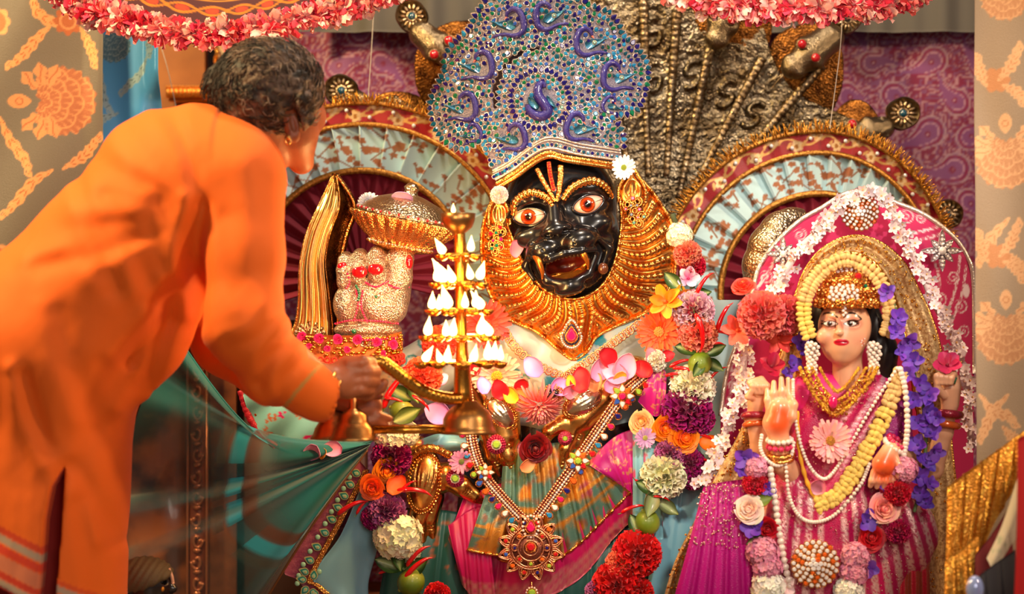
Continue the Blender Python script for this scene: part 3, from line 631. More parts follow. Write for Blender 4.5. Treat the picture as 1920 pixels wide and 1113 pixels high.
naga_head(792, 66, 850, 118, 54, [(816, 108), (843, 82)], [(776, 130), (784, 90), (830, 46), (890, 40), (940, 80), (900, 200), (820, 206), (786, 180)], 20)
naga_head(735, 196, 780, 236, 40, [(762, 214)], [(700, 190), (725, 170), (770, 172), (810, 200), (800, 260), (730, 260)], -6)
def finial(cx, cy, r, ang, w):
    t = np.linspace(0, 2 * PI, 48, endpoint=False); q = 1 / (np.abs(np.cos(t)) ** 2.6 + np.abs(np.sin(t)) ** 2.6) ** (1 / 2.6)
    q[:6] *= np.linspace(1.16, 1, 6); q[-5:] *= np.linspace(1, 1.14, 5); o = np.stack([cx + r * q * np.cos(t + ang), cy + r * q * np.sin(t + ang)], -1)
    b = MB(); b.prism(o, w - 6, w + 4, 3)
    f = T.part('jewelled_finial', b, M_silv2); b = MB()
    for k in range(14):
        a = k / 14 * 2 * PI; b.ell((cx + r * .58 * math.cos(a), cy + r * .58 * math.sin(a), w + 5), (r * .24, r * .1, 4), 8, 6, R=rot2(a))
    b.tube(np.c_[cx + r * .3 * np.cos(t[::3]), cy + r * .3 * np.sin(t[::3]), np.full(16, w + 6)], 2.4, 6, closed=True); T.part('petal_relief', b, M_silv, f)
    b = MB(); b.ell((cx, cy, w + 6), (r * .24, r * .24, 7), 14, 8); T.part('dark_stone', b, G['teal'] if r > 26 else G['black'], f, 'dark blue-green stone')
    b = MB(); b.tube([(cx - r * 1.0 * math.cos(ang), cy - r * math.sin(ang), w - 2), (cx - r * 2.1 * math.cos(ang), cy - r * 2.1 * math.sin(ang), w - 6)], [5, 9], 8); T.part('stem', b, M_silv2, f)
finial(773, 33, 29, -2.2, 18); finial(1690, 214, 30, -.45, 16); finial(1774, 402, 28, -.3, 6); finial(1586, 38, 26, -.75, 14); finial(640, 170, 30, -2.6, -4)
for (x0, y0), (x1, y1) in (((1660, 225), (1560, 330)), ((1750, 412), (1640, 470)), ((665, 178), (780, 260))):
    b = MB(); b.tube(crv([(x0, y0, 0), ((x0 + x1) / 2 + 8, (y0 + y1) / 2 + 10, -6), (x1, y1, -10)], 14), np.linspace(13, 30, 14), 12); T.part('serpent_neck', b, M_silv2)
b = MB(); b.tube([(1225, 470, -16), (1225, 700, -16), (1225, 1118, -16)], [34, 30, 44], 14); T.part('support_post', b, M_silv2)

# ================================================================ blue jewelled crown
T = Thing('jewelled_headdress', 'tall silver crown with blue and teal stones and purple peacocks on the lion statue', 'crown', 1035, 300, 4.98)
CB = lambda X, Y: 42 - ((X - 1022) / 205.) ** 2 * 66 + 10 * np.exp(-(((X - 1012) / 85.) ** 2 + ((Y - 187) / 85.) ** 2)) - .06 * np.maximum(250 - Y, 0)
CO = A([(929, 343), (914, 292), (905, 268), (896, 262), (881, 276), (858, 276), (832, 257), (819, 237), (811, 207), (811, 184), (826, 152), (838, 129), (836, 110), (848, 88), (865, 72), (884, 56), (893, 33), (908, 13), (926, -20), (960, -52), (1000, -66), (1040, -62), (1074, -32), (1090, 0), (1099, 14), (1138, 27), (1158, 49), (1165, 69), (1188, 85), (1205, 108), (1212, 129), (1210, 155), (1203, 181), (1191, 205), (1171, 213), (1152, 214), (1143, 225), (1158, 238), (1165, 260), (1164, 284), (1166, 306), (1120, 301), (1060, 292), (1021, 286), (985, 305), (955, 325)])
gap = np.vstack([crv([(926, 206), (926, 160), (946, 122), (974, 100), (1012, 92)], 18), crv([(1010, 98), (978, 107), (954, 128), (936, 162), (932, 206)], 18)])
sd = plate_sdf(CO, 2.6, 7, CB, [gap]); T.part('crown_plate', sd.mesh(), M_emb)
def onC(x, y, dw=0): return float(CB(A(x, float), A(y, float))) + 6 + dw
def jit3(): return rotx(random.uniform(-.42, .3)) @ roty(random.uniform(-.4, .4))
def ctilt(x): return roty(math.atan(-2 * 66 * (x - 1022) / 205. ** 2) * -1)
oc = crv(CO[2:-6], 900); seg = np.r_[0, np.cumsum(np.hypot(*np.diff(oc, axis=0).T))]
count = 0; cols = ['navy', 'teal', 'cyan', 'navy', 'green', 'teal']
used = []
for row, (sp, inset, size) in enumerate(((10.4, -2.5, 11.2), (11, 10.5, 9.2), (12.5, 22, 8.2))):
    for s_ in np.arange(4, seg[-1] - 4, sp):
        i = min(np.searchsorted(seg, s_), 898); p = oc[i]; tn = oc[min(i + 3, 899)] - oc[max(i - 3, 0)]; tn /= np.linalg.norm(tn); nrm = A([tn[1], -tn[0]])
        if inside(A([p[0] + nrm[0] * 4]), A([p[1] + nrm[1] * 4]), CO)[0]: nrm = -nrm
        q = p - nrm * inset
        if q[1] < -6 or any((q[0] - u[0]) ** 2 + (q[1] - u[1]) ** 2 < 46 for u in used): continue
        used.append((q[0], q[1])); a = math.atan2(nrm[0], -nrm[1]); count += 1
        T.piece('drop_stone', DROPD[random.choice(cols)], q[0], q[1], onC(q[0], q[1], .5), size * 1.12, ctilt(q[0]) @ jit3() @ rot2(a))
# peacocks: beaded purple neck, turquoise wing
M_pea = mat('purple_beads', (40, 28, 122), .35, .1, bump=('voro', 620, .8), coat=.4); M_wing = mat('turquoise_glitter', (34, 112, 150), .3, .3, bump=('voro', 600, .9), coat=.6)
PK = []
for cx, cy, s, mir, rot in ((1099, 84, 1, 1, 0), (1150, 147, 1.02, 1, .05), (903, 127, 1.02, -1, -.1), (873, 203, 1, -1, -.1), (962, 48, 1.02, -1, -.15), (1024, 37, 1, 1, -.15), (966, 262, .95, -1, -.2), (1080, 243, .98, 1, .22), (1142, 199, .62, 1, .5), (889, 252, .66, -1, -.4)):
    pts = A([(10, -14), (7, -22), (-3, -27), (-13, -22), (-18, -10), (-19, 3), (-17, 14), (-8, 22), (4, 22), (18, 17), (34, 17), (42, 19)], float); pts[:, 0] *= mir
    c, si = math.cos(rot), math.sin(rot); pts = pts @ A([[c, si], [-si, c]]) * s + A([cx, cy]); p = crv(pts, 40); w = CB(p[:, 0], p[:, 1]) + 9
    t = np.linspace(0, 1, 40); r = s * (3.2 + 3.0 * np.sin(np.clip(t * 1.25, 0, 1) * PI)) * np.where(t > .9, (1.02 - t) / .12, 1) * np.where(t < .06, .75 + t * 4, 1); PK.append((cx, cy, 31 * s))
    b = MB(); b.tube(np.c_[p, w], r, 10, flat=.9); pk = T.part('peacock', b, M_pea)
    wp = A([(-4, 6), (3, 11), (12, 8), (24, 0), (32, -7), (22, -4), (10, -5), (0, -2)], float); wp = wp * 1.35 + A([-2, -2]); wp[:, 0] *= mir; wp = wp @ A([[c, si], [-si, c]]) * s + A([cx, cy]); wq = crv(wp, 24, True); wc = wq.mean(0)
    b = MB(); ww = float(CB(wc[0], wc[1])) + 6; b.prism(wq, ww, ww + 6, 2, dome=3); wg = T.part('wing', b, M_wing, pk, 'turquoise wing')
    T.piece('wing_stone', RNDD['green'], wc[0], wc[1], ww + 7, 7 * s, parent=pk); h = pts[0]; b = MB(); e = A([mir, .35]); b.tube([(h[0], h[1], w[0]), (h[0] + e[0] * 4 * s, h[1] + 5 * s, w[0])], [2.2, .6], 6); T.part('beak', b, mat('coral_beak', (220, 90, 70), .4), pk)
p = crv([(1020, 169), (1018, 163), (1012, 163), (1008, 172), (1010, 186), (1022, 202), (1026, 214), (1016, 222), (1002, 220), (992, 210), (990, 200)], 40); PK.append((1008, 195, 33))
b = MB(); t = np.linspace(0, 1, 40); b.tube(np.c_[p, CB(p[:, 0], p[:, 1]) + 9], 4 + 6 * np.sin(np.clip(t * .9, 0, 1) * PI), 10); pk = T.part('peacock', b, M_pea)
for q in ([(990, 186), (1000, 190), (1010, 204), (1006, 210), (996, 206), (990, 198)], [(1025, 184), (1034, 192), (1042, 206), (1034, 204), (1026, 198)]):
    q = crv(q, 20, True); b = MB(); ww = onC(q[:, 0].mean(), q[:, 1].mean(), 4); b.prism(q, ww - 5, ww + 4, 1.5, dome=2); T.part('wing', b, M_wing, pk, 'turquoise wing')
# rosette rings and scattered stones, too many to be parts: one mesh of small stones
small = MB(); mats_small = [M_zari] + [G[n] for n in ('navy', 'teal', 'cyan', 'green', 'blue')]
def put_small(shape, x, y, s, a, c): small.merge(MB().merge(shape), M=ctilt(x) @ jit3() @ rot2(a), t=(x, y, onC(x, y, .4)), sc=s); _fix(c)
def _fix(c):
    for k in (3, 4):
        for i in range(len(small.fm[k])): 
            m = small.fm[k][i]
            if m.max(initial=0) == 1 and not getattr(small, 'done', {}).get((k, i)): small.fm[k][i] = np.where(m == 1, c, m)
            small.done = getattr(small, 'done', {}); small.done[(k, i)] = 1
    for i in range(len(small.ng)):
        if not small.done.get(('n', i)): small.ng[i] = (small.ng[i][0], c if small.ng[i][1] == 1 else small.ng[i][1]); small.done[('n', i)] = 1
cand = []
for R_, n, s, shape, cc in ((54, 34, 12, DROP, (1,)), (43, 28, 8.4, RND, (2, 4, 3)), (35, 22, 8, RND, (3, 1, 3)), (66, 42, 8, RND, (3, 5, 2)), (77, 44, 9.6, DROP, (2, 1, 3))):
    for k in range(n):
        a = k / n * 2 * PI + R_; cand.append((1012 + R_ * math.sin(a), 190 - R_ * math.cos(a), s, shape, a, cc[k % len(cc)]))
tries = np.random.default_rng(11).uniform((810, -4), (1215, 335), (14000, 2)); ins = inside(tries[:, 0], tries[:, 1], CO) & ~inside(tries[:, 0], tries[:, 1], gap)
for (x, y), ok in zip(tries, ins):
    if ok: cand.append((x, y, random.uniform(7.6, 10.6), RND if random.random() < .62 else DROP, random.uniform(0, 6.28), random.choice((1, 2, 3, 3, 2, 1, 4, 5))))
grid_h = {}
def near(x, y, r):
    gx, gy = int(x // 12), int(y // 12)
    return any((x - u) ** 2 + (y - v) ** 2 < r * r for i in (-1, 0, 1) for j in (-1, 0, 1) for u, v in grid_h.get((gx + i, gy + j), ()))
for u in used: grid_h.setdefault((int(u[0] // 12), int(u[1] // 12)), []).append(u)
PTS = [p for p in PK]; lowband = A([(900, 420), (905, 318), (926, 308), (1023, 246), (1159, 268), (1180, 320)])
nsm = 0
for x, y, s, shape, a, c in cand:
    if nsm > 1500: break
    bandy = np.interp(x, [905, 926, 1023, 1159], [340, 318, 258, 276])
    if y > bandy or y < -4: continue
    if near(x, y, 7.6): continue
    pen = False
    for (cx, cy, rr) in PTS:
        if (x - cx) ** 2 + (y - cy) ** 2 < (rr * .95) ** 2 and not (abs(math.hypot(x - 1012, y - 190)) > 34 and cx == 1008):
            if not (random.random() < .35 and abs(y - cy + 8) < 8 and abs(x - cx) < 12): pen = True; break
    if pen: continue
    grid_h.setdefault((int(x // 12), int(y // 12)), []).append((x, y)); put_small(shape, x, y, s, a, c); nsm += 1
band_top = crv([(924, 322), (960, 302), (1023, 262), (1090, 273), (1162, 283)], 60); band_mid = crv([(927, 333), (962, 313), (1022, 275), (1090, 287), (1164, 296)], 60)
for i, p in enumerate(crv(band_mid, 34)): put_small(RND, p[0], p[1], 7.5, 0, (1, 2, 3)[i % 3]); small.v[-1]
T.part('small_stones', small, mats_small, kind='stuff', flat=True)
for pts, r, m, nm in ((band_top, 2.2, M_zari, 'beaded_rope'), ([(924, 326), (960, 307), (1022, 267), (1090, 279), (1163, 288)], 1.8, M_zari, 'beaded_rope'), ([(929, 339), (963, 319), (1021, 282), (1090, 293), (1166, 302)], 2.2, M_zari, 'beaded_rope'), ([(930, 347), (963, 327), (1021, 290), (1060, 297), (1120, 305), (1166, 311)], 4, M_gld2, 'gold_hem'), ([(934, 353), (966, 334), (1021, 298), (1064, 304), (1120, 312), (1160, 317)], 4.5, M_gld, 'gold_hem')):
    p = crv(pts, 160); b = MB(); b.tube(np.c_[p, CB(p[:, 0], p[:, 1]) + 8], r * (.85 + .25 * np.abs(np.sin(np.arange(160) * 1.3))), 7); T.part(nm, b, m)
# back of the cap so that it sits round the head
b = MB(); b.lathe((1030, 288, -70), [(96, 0), (104, 20), (106, 110), (80, 190), (30, 260), (0, 270)], axis=(-.1, -1, 0), seg=28); T.part('cap', b, M_emb)

# ================================================================ black lion-faced statue head
T = Thing('lion_statue', 'black stone lion-faced deity statue with gold brows and fangs under the blue crown', 'statue', 1060, 1150, 4.98)
a_ = -.206; U = A([math.cos(a_), math.sin(a_)]); Vv = A([-math.sin(a_), math.cos(a_)]); O2 = A([1048., 400])
def FP(x, y, w=0): q = O2 + U * x + Vv * y; return (q[0], q[1], w)
Rf = A([[U[0], Vv[0], 0], [U[1], Vv[1], 0], [0, 0, 1]])
s = SDF((926, 280, -70), (1182, 572, 112), 2.0)
def E(x, y, w, r, k=8, sub=False): s.ell(FP(x, y, w), r, k, sub, R=Rf)
def Cc(p, q, ra, rb=None, k=6, sub=False): s.cap(FP(*p), FP(*q), ra, rb, k, sub)
E(8, -18, -20, (106, 100, 66)); E(6, 62, -18, (102, 96, 62), 20); E(-4, 116, -4, (70, 44, 46), 18)
E(-14, 40, 36, (44, 40, 36), 18)                                            # muzzle root
E(-42, 62, 50, (32, 23, 30), 8); E(24, 58, 52, (36, 25, 31), 8)             # upper lip pads
Cc((-6, -32, 36), (-14, 26, 70), 15, 15, 12)                                # nose bridge
E(-14, 30, 76, (25, 12, 13), 7); E(-31, 34, 68, (12, 10, 12), 5); E(5, 31, 68, (13, 10, 12), 5); Cc((-14, 40, 80), (-14, 58, 76), 4, 4, 2, True)
E(-29, 38, 80, (8, 5, 9), 2, True); E(4, 36, 80, (8.5, 5, 9), 2, True)
for q in (-1, 1):
    s.chain([FP(q * 12 - 4, -28, 44), FP(q * 40, -38, 46), FP(q * 72, -34, 38), FP(q * 92, -14, 22)], [8, 11, 10, 6], 12)   # brow bone
    E(q * 56, -4, 56, (34, 21, 14), 8, True)                                # eye socket
    E(q * 64, 34, 22, (30, 20, 24), 16)                                     # cheek bone
    s.chain([FP(q * 24 - 12, 36, 70), FP(q * 52 - 8, 50, 58), FP(q * 72 - 4, 80, 42), FP(q * 62 - 8, 116, 40)], [2.5, 4, 4.5, 3.5], 5, True)  # fold round the muzzle
    s.chain([FP(q * 60 - 4, 54, 52), FP(q * 80 - 2, 84, 32), FP(q * 66 - 6, 112, 32)], [5, 6, 4], 10)
    for k in range(4): Cc((q * 28 - 14, 56 + 7 * k, 82 - 2 * k), (q * 58 - 14, 54 + 9 * k, 62 - 3 * k), 1.2, .8, 1.5, True)
for k in range(4): Cc((-30 - k, -2 + 6 * k, 60), (10, -4 + 6 * k, 60), 1.1, 1.1, 1.5, True)
E(-6, 100, 62, (45, 27, 60), 5, True)                                       # open mouth
s.chain([FP(-58, 84, 58), FP(-34, 80, 74), FP(-8, 76, 78), FP(26, 78, 74), FP(50, 80, 58)], [5, 6, 6, 6, 5], 5)    # upper lip
s.chain([FP(-58, 88, 50), FP(-48, 118, 50), FP(-10, 134, 58), FP(30, 122, 50), FP(52, 88, 50)], [6, 8, 9, 8, 6], 7)  # lower lip and jaw
E(-10, 142, 46, (30, 14, 22), 10)
def fcol(v):
    q = v[:, :2] - O2; x = q @ U; y = q @ Vv; C = np.tile(A((*lin((16, 15, 18)), 0.)), (len(v), 1))
    return mixc(C, (92, 22, 12), smooth(1.08, .82, np.hypot((x + 6) / 44, (y - 100) / 27)) * smooth(66, 46, v[:, 2]))
M_black = mat('polished_black_stone', vc=True, rough=.25, coat=.3, spec=.5, bump=('noise', 40, .12), rvar=.06)
face = T.part('face', s.mesh(fcol), M_black)
for q, (c, r) in zip((-1, 1), ((994, 16.5), (1101, 17.5))):
    ang = np.linspace(0, 2 * PI, 64, endpoint=False)
    rad = np.linspace(0, 1, 22); ol = np.stack([30 * np.sign(np.cos(ang)) * np.abs(np.cos(ang)) ** .8, r * np.sin(ang) * (1 - .25 * np.abs(np.cos(ang)))], -1); ol[:, 1] += -.2 * q * ol[:, 0] * .5 + (ol[:, 0] ** 2) / 220 * -.3
    x = q * 56 + rad[:, None] * ol[None, :, 0]; y = -4 + rad[:, None] * ol[None, :, 1]; w = 47 + 15 * (1 - rad[:, None] ** 2) - .0022 * (x ** 2)
    pos = O2 + x[..., None] * U + y[..., None] * Vv; d = np.hypot(x - q * 56 + 2, y + 4)
    C = fill(x, (252, 226, 204)); C = mixc(C, (222, 120, 90), smooth(.7, 1, rad)[:, None] * np.ones_like(x)); C = mixc(C, (150, 22, 12), smooth(.9, .97, rad)[:, None] * np.ones_like(x))
    C = mixc(C, (70, 14, 6), smooth(15, 14, d)); C = mixc(C, (214, 74, 18), smooth(13.4, 12.6, d)); C = mixc(C, (120, 26, 8), smooth(10, 8, d)); C = mixc(C, (14, 8, 6), smooth(6.4, 5.6, d)); C = mixc(C, (255, 240, 230), smooth(2.6, 1.8, np.hypot(x - q * 56 - 2, y + 8)))
    b = MB(); b.sheet(np.concatenate([pos, w[..., None]], -1), 3, col=C, cu=False); T.part('eye', b, mat('painted_enamel', vc=True, rough=.12, coat=.8), label='painted eye with orange iris')
    b = MB(); o3 = np.stack([O2[0] + (q * 56 + ol[:, 0]) * U[0] + (-4 + ol[:, 1]) * Vv[0], O2[1] + (q * 56 + ol[:, 0]) * U[1] + (-4 + ol[:, 1]) * Vv[1], 47 - .0022 * (q * 56 + ol[:, 0]) ** 2 + 1], -1)
    b.tube(o3, 3, 7, closed=True); T.part('eyelid', b, M_black if False else mat('black_lid', (16, 14, 18), .18, coat=.6))
for pts in ([(963, 404, 34), (969, 378, 46), (994, 363, 56), (1022, 372, 62), (1037, 390, 60)], [(1054, 377, 60), (1072, 354, 62), (1105, 341, 54), (1132, 350, 42), (1147, 371, 26)]):
    p = crv(pts, 90); t = np.linspace(0, 1, 90); r = (4.5 + 4.2 * np.sin(np.clip(t * .9 + .12, 0, 1) * PI)) * (.9 + .12 * np.sin(np.arange(90) * 1.05)); b = MB(); b.tube(p, r, 12); T.part('brow', b, M_gld, label='gold rope eyebrow')
for pts, r in (([(1006, 318, 48), (1016, 338, 52), (1030, 362, 58), (1040, 380, 62)], [5, 5.4, 5, 3]), ([(1050, 312, 48), (1050, 332, 54), (1047, 358, 60), (1043, 380, 62)], [6, 6, 5.4, 3])):
    b = MB(); p = crv(pts, 40); b.tube(p, np.interp(np.linspace(0, 3, 40), range(4), r) * (.9 + .14 * np.abs(np.sin(np.arange(40) * .8))), 8, flat=.6); T.part('forehead_mark', b, M_gld2, label='gold bar of the forehead mark')
b = MB(); p = crv([(1028, 306, 48), (1031, 330, 55), (1037, 358, 62)], 30); b.tube(p, 4.2, 8, flat=.6); fm = T.part('forehead_mark', b, mat('red_enamel', (190, 40, 24), .25, coat=.5), label='red middle bar of the forehead mark')
for q in p[2::3]: T.piece('bead', GRNDD['red'], q[0], q[1], q[2] + 3, 6, parent=fm)
# fangs, teeth, tongue
M_fang = mat('gilded_fang', (214, 130, 48), .24, .85)
for pts in ([(1003, 476, 62), (1010, 492, 70), (1016, 510, 68), (1016, 523, 62)], [(1086, 464, 66), (1092, 478, 72), (1099, 492, 70), (1101, 505, 64)]):
    b = MB(); b.tube(crv(pts, 14), np.linspace(11, 1.5, 14) ** .9, 12); T.part('fang', b, M_fang, label='gold fang')
for k in range(11):
    x = -36 + k * 7.2; b = MB(); c = FP(x - 4, 80 + .004 * (x + 4) ** 2, 66 - .006 * x * x); b.ell(c, (4, 6, 4), 8, 6, R=Rf); T.part('tooth', b, mat('dark_tooth', (70, 50, 34), .3))
b = MB(); q = crv([FP(-42, 112)[:2], FP(-28, 108)[:2], FP(-6, 111)[:2], FP(20, 104)[:2], FP(34, 98)[:2], FP(26, 118)[:2], FP(0, 129)[:2], FP(-28, 125)[:2]], 40, True); b.prism(q, 26, 50, 5, dome=3); T.part('tongue', b, M_fang, label='gilt tongue')
for k in range(9):
    x = -44 + k * 10; b = MB(); c = FP(x - 4, 133 - .008 * (x + 4) ** 2, 58 - .006 * x * x); b.ell(c, (5.5, 6.5, 5), 8, 6, R=Rf); T.part('tooth', b, mat('dark_tooth'))
b = MB(); b.ell(FP(58, 118, 44), (10, 11, 9), 12, 8); T.part('tusk', b, mat('dark_tooth2', (96, 50, 28), .25, coat=.5))
STATUE = T

# ================================================================ gold mane collar round the face
T = Thing('mane_collar', 'embossed gold mane collar framing the black lion face, pointed at the chest', 'collar', 1075, 670, 4.985)
OUT = [(924, 368), (908, 410), (902, 450), (905, 501), (919, 553), (951, 596), (1006, 622), (1046, 655), (1075, 674), (1101, 659), (1121, 630), (1168, 606), (1216, 584), (1255, 545), (1269, 497), (1265, 430), (1240, 380), (1210, 342), (1184, 326)]
INN = [(956, 372), (950, 410), (962, 450), (980, 490), (1000, 520), (1022, 544), (1048, 556), (1068, 560), (1090, 558), (1112, 548), (1132, 530), (1150, 496), (1161, 450), (1165, 410), (1162, 380), (1158, 350), (1152, 330), (1146, 318)]
n, m = 640, 56; o = crv(OUT, n); i_ = crv(INN, n)
# match by angle round the chin so that the locks run straight outwards
c0 = A([1064., 440.]); ao = np.unwrap(np.arctan2(o[:, 1] - c0[1], o[:, 0] - c0[0])); ai = np.unwrap(np.arctan2(i_[:, 1] - c0[1], i_[:, 0] - c0[0]))
th = np.linspace(ao[0], ao[-1], n); f = lambda a, p: np.stack([np.interp(-th, -a, p[:, 0]), np.interp(-th, -a, p[:, 1])], -1)
o = f(ao, o); i_ = f(ai, i_); t = np.linspace(0, 1, m); s_ = (th - th[0]) / (th[-1] - th[0]); mid = .54
T1, S1 = np.meshgrid(t, s_); P = i_[:, None] * (1 - t[None, :, None]) + o[:, None] * t[None, :, None]
sd = np.abs(S1 - mid); ph = sd * 2 * 15.5 - 1.5 * (T1 - .5) * np.clip(sd * 4, .25, 1) + .35 * np.sin(T1 * 5)
fr = np.mod(ph, 1); ridge = np.where(fr < .8, np.sin(fr / .8 * PI) ** .9, 0); tw = np.sin(T1 * 70 + fr * 5)
env = np.sin(np.clip(T1, .02, .98) * PI) ** .45
W = 34 * (1 - T1) + 10 * np.sin(T1 * PI) + env * (10.5 * ridge + 2.0 * ridge * tw) + 4 * smooth(.04, 0, T1) + 4 * smooth(.96, 1, T1) - 14 - 20 * np.abs((P[..., 0] - 1075) / 180) ** 2
b = MB(); b.sheet(np.concatenate([P, W[..., None]], -1), 5); T.part('mane', b, M_gld)
for q in (0, -1):
    p = np.concatenate([P[:, q], W[:, q][:, None] + 1], -1)[::4]; b = MB(); b.tube(p, 3, 7); T.part('rim', b, M_gld2)
def ear(c, up, wd, L, w):
    up = A(up, float); up /= np.linalg.norm(up); sd_ = A([-up[1], up[0]]); Q = lambda u, v, z: (c[0] + sd_[0] * u * wd + up[0] * v * L, c[1] + sd_[1] * u * wd + up[1] * v * L, w + z)
    s = SDF((c[0] - 60, c[1] - 70, w - 30), (c[0] + 60, c[1] + 70, w + 40), 2); s.ell(Q(0, -.1, 0), (wd * .9, L * .62, 13), 4, R=A([[sd_[0], up[0], 0], [sd_[1], up[1], 0], [0, 0, 1]])); s.cap(Q(0, .2, 0), Q(0, .8, 2), wd * .6, 3, 8); s.ell(Q(0, 0, 14), (wd * .5, L * .45, 9), 3, True, R=A([[sd_[0], up[0], 0], [sd_[1], up[1], 0], [0, 0, 1]]))
    s.cap(Q(0, -.3, 6), Q(0, .35, 6), 3.5, 2, 4); e = T.part('ear', s.mesh(), M_gld)
    b = MB(); b.tube(crv([Q(-.9, -.5, 8), Q(-.85, .1, 10), Q(-.35, .7, 9), Q(0, 1, 6), Q(.35, .7, 9), Q(.85, .1, 10), Q(.9, -.5, 8)], 50), 3.4 * (.85 + .2 * np.abs(np.sin(np.arange(50) * .9))), 8); T.part('ear_rim', b, M_gld2, e)
ear((936, 402), (-.05, -1), 22, 42, 16); ear((1184, 358), (.0, -1), 28, 44, 16)
STATUE_MANE = T
def brooch(cx, cy, rx, ry, w, rot, name='jewelled_brooch', label=None, Y=4.96, stones=('red', 'ruby', 'black', 'green'), seed=1):
    r = random.Random(seed); B = Thing(name, label, 'brooch', cx, cy, Y); b = MB(); c, si = math.cos(rot), math.sin(rot)
    Q = lambda u, v: (cx + (u * c - v * si), cy + (u * si + v * c))
    for lobe in ((-.45, -.5), (.45, -.5), (-.4, .45), (.4, .45), (0, 0), (0, .85), (0, -.85)):
        x, y = Q(lobe[0] * rx, lobe[1] * ry); tt = np.linspace(0, 2 * PI, 14, endpoint=False); b.tube(np.c_[x + rx * .4 * np.cos(tt), y + ry * .3 * np.sin(tt), np.full(14, w + 1.)], 1.9, 5, closed=True); b.tube(np.c_[x + rx * .2 * np.cos(tt), y + ry * .15 * np.sin(tt), np.full(14, w + 2.)], 1.6, 5, closed=True)
    b.prism([Q(math.cos(t) * rx * .7, math.sin(t) * ry * .85) for t in np.linspace(0, 2 * PI, 24, endpoint=False)], w - 5, w - 1, 1); B.part('filigree', b, M_gld2)
    for k in range(9):
        a = k / 9 * 2 * PI; x, y = Q(math.cos(a) * rx * (.75 if k % 2 else .4), math.sin(a) * ry * (.8 if k % 2 else .45)); B.piece('stone', GRNDD[r.choice(stones)], x, y, w + 1, r.uniform(6, 9))
    return B
brooch(932, 448, 18, 28, 24, .15, label='gold filigree brooch with red stones on the mane under the left ear')
brooch(1189, 396, 22, 30, 26, -.3, label='gold filigree brooch with dark stones on the mane under the right ear', seed=4)
T = Thing('mane_jewel', 'drop shaped ruby pendant ringed in dark beads at the point of the gold mane', 'jewel', 1072, 628, 4.95)
T.piece('ruby', GDROPD['ruby'], 1071, 629, 20, 24); b = MB()
for rr, nn, sz in ((1, 26, 2.6), (1.45, 32, 2.8)):
    for k in range(nn):
        a = k / nn * 2 * PI; ca = math.cos(a); b.ell((1071 + 13 * rr * math.sin(a) * (1 - .45 * max(ca, 0)), 630 - 21 * rr * ca * (1 if ca > 0 else .7), 20), sz, 6, 4, mi=0 if rr < 1.2 else 1)
T.part('bead_ring', b, [mat('sapphire_beads', (40, 40, 70), .2, .4), M_zari], kind='stuff')
# ================================================================ the priest in orange
YP = 4.50
T = Thing('person', 'person in an orange kurta, greying hair, bending forward to wave a brass lamp', 'person', 80, 1400, YP)
PR = T
M_skin = mat('brown_skin', vc=True, rough=.45, sss=.12, bump=('noise', 260, .15))
HD = A([505., 168.])
s = SDF((330, 62, -190), (740, 830, 262), 3.1)
fdir = A([.60, .30, -.74]); side = A([-.74, 0, -.60])                       # facing away from the lens towards the statue
s.ell((500, 172, 0), (96, 90, 86), 10)
s.ell((538, 222, -34), (60, 78, 58), 24); s.cap((552, 255, -20), (560, 300, -58), 36, 24, 20)            # cheek and jaw
s.ell((586, 214, -50), (22, 30, 34), 12)                                                                   # brow
nose = A([505, 190, 0]) + fdir * 104; s.cap(nose + A([-6, -28, 6]), nose + A([6, 8, 0]), 9, 14, 8); s.cap(nose + A([-10, 36, 0]), nose + A([2, 40, -4]), 8, 8, 5)   # nose, lips
s.ell(nose + A([-12, 66, 8]), (22, 18, 22), 10)                                                            # chin
s.ell(nose + A([2, -24, 36]), 12, 4, sub=True); s.ell(nose + A([-34, -24, -26]), 12, 4, sub=True)          # eye sockets
s.cap((482, 232, -10), (430, 330, 0), 62, 76, 26)                                                          # neck
s.ell((552, 240, 52), (15, 32, 10), 4, R=rot2(-.22)); s.ell((556, 236, 62), (7, 20, 6), 3, sub=True, R=rot2(-.2)); s.ell((546, 264, 54), (8, 10, 8), 4)   # ear
s.cap((430, 330, 0), (380, 440, 0), 100, 120, 30)                                                          # upper chest inside the kurta
s.chain([(460, 350, 110), (474, 600, 164), (606, 716, 92), (640, 712, 76)], [52, 44, 33, 32], 14)          # near arm
s.chain([(410, 400, -120), (425, 640, -110), (610, 735, -50), (660, 748, -34)], [50, 42, 32, 28], 14)      # far arm
# near hand: a fist closed round the lamp handle
s.ell((662, 704, 72), (38, 40, 26), 12); s.ell((676, 690, 78), (26, 24, 20), 8)
for k, (y, x1, r) in enumerate(((677, 696, 13.5), (693, 704, 13.5), (710, 703, 13), (726, 694, 11.5))):
    s.chain([(662, y + 3, 84), (x1 - 10, y, 88), (x1 + 2, y + 2, 70), (x1 - 2, y + 4, 44), (x1 - 26, y + 5, 36)], [r, r, r * .95, r * .9, r * .8], 2.6)
s.chain([(664, 728, 56), (694, 736, 46), (716, 724, 42), (722, 716, 44)], [15, 13, 11, 9], 4)               # thumb
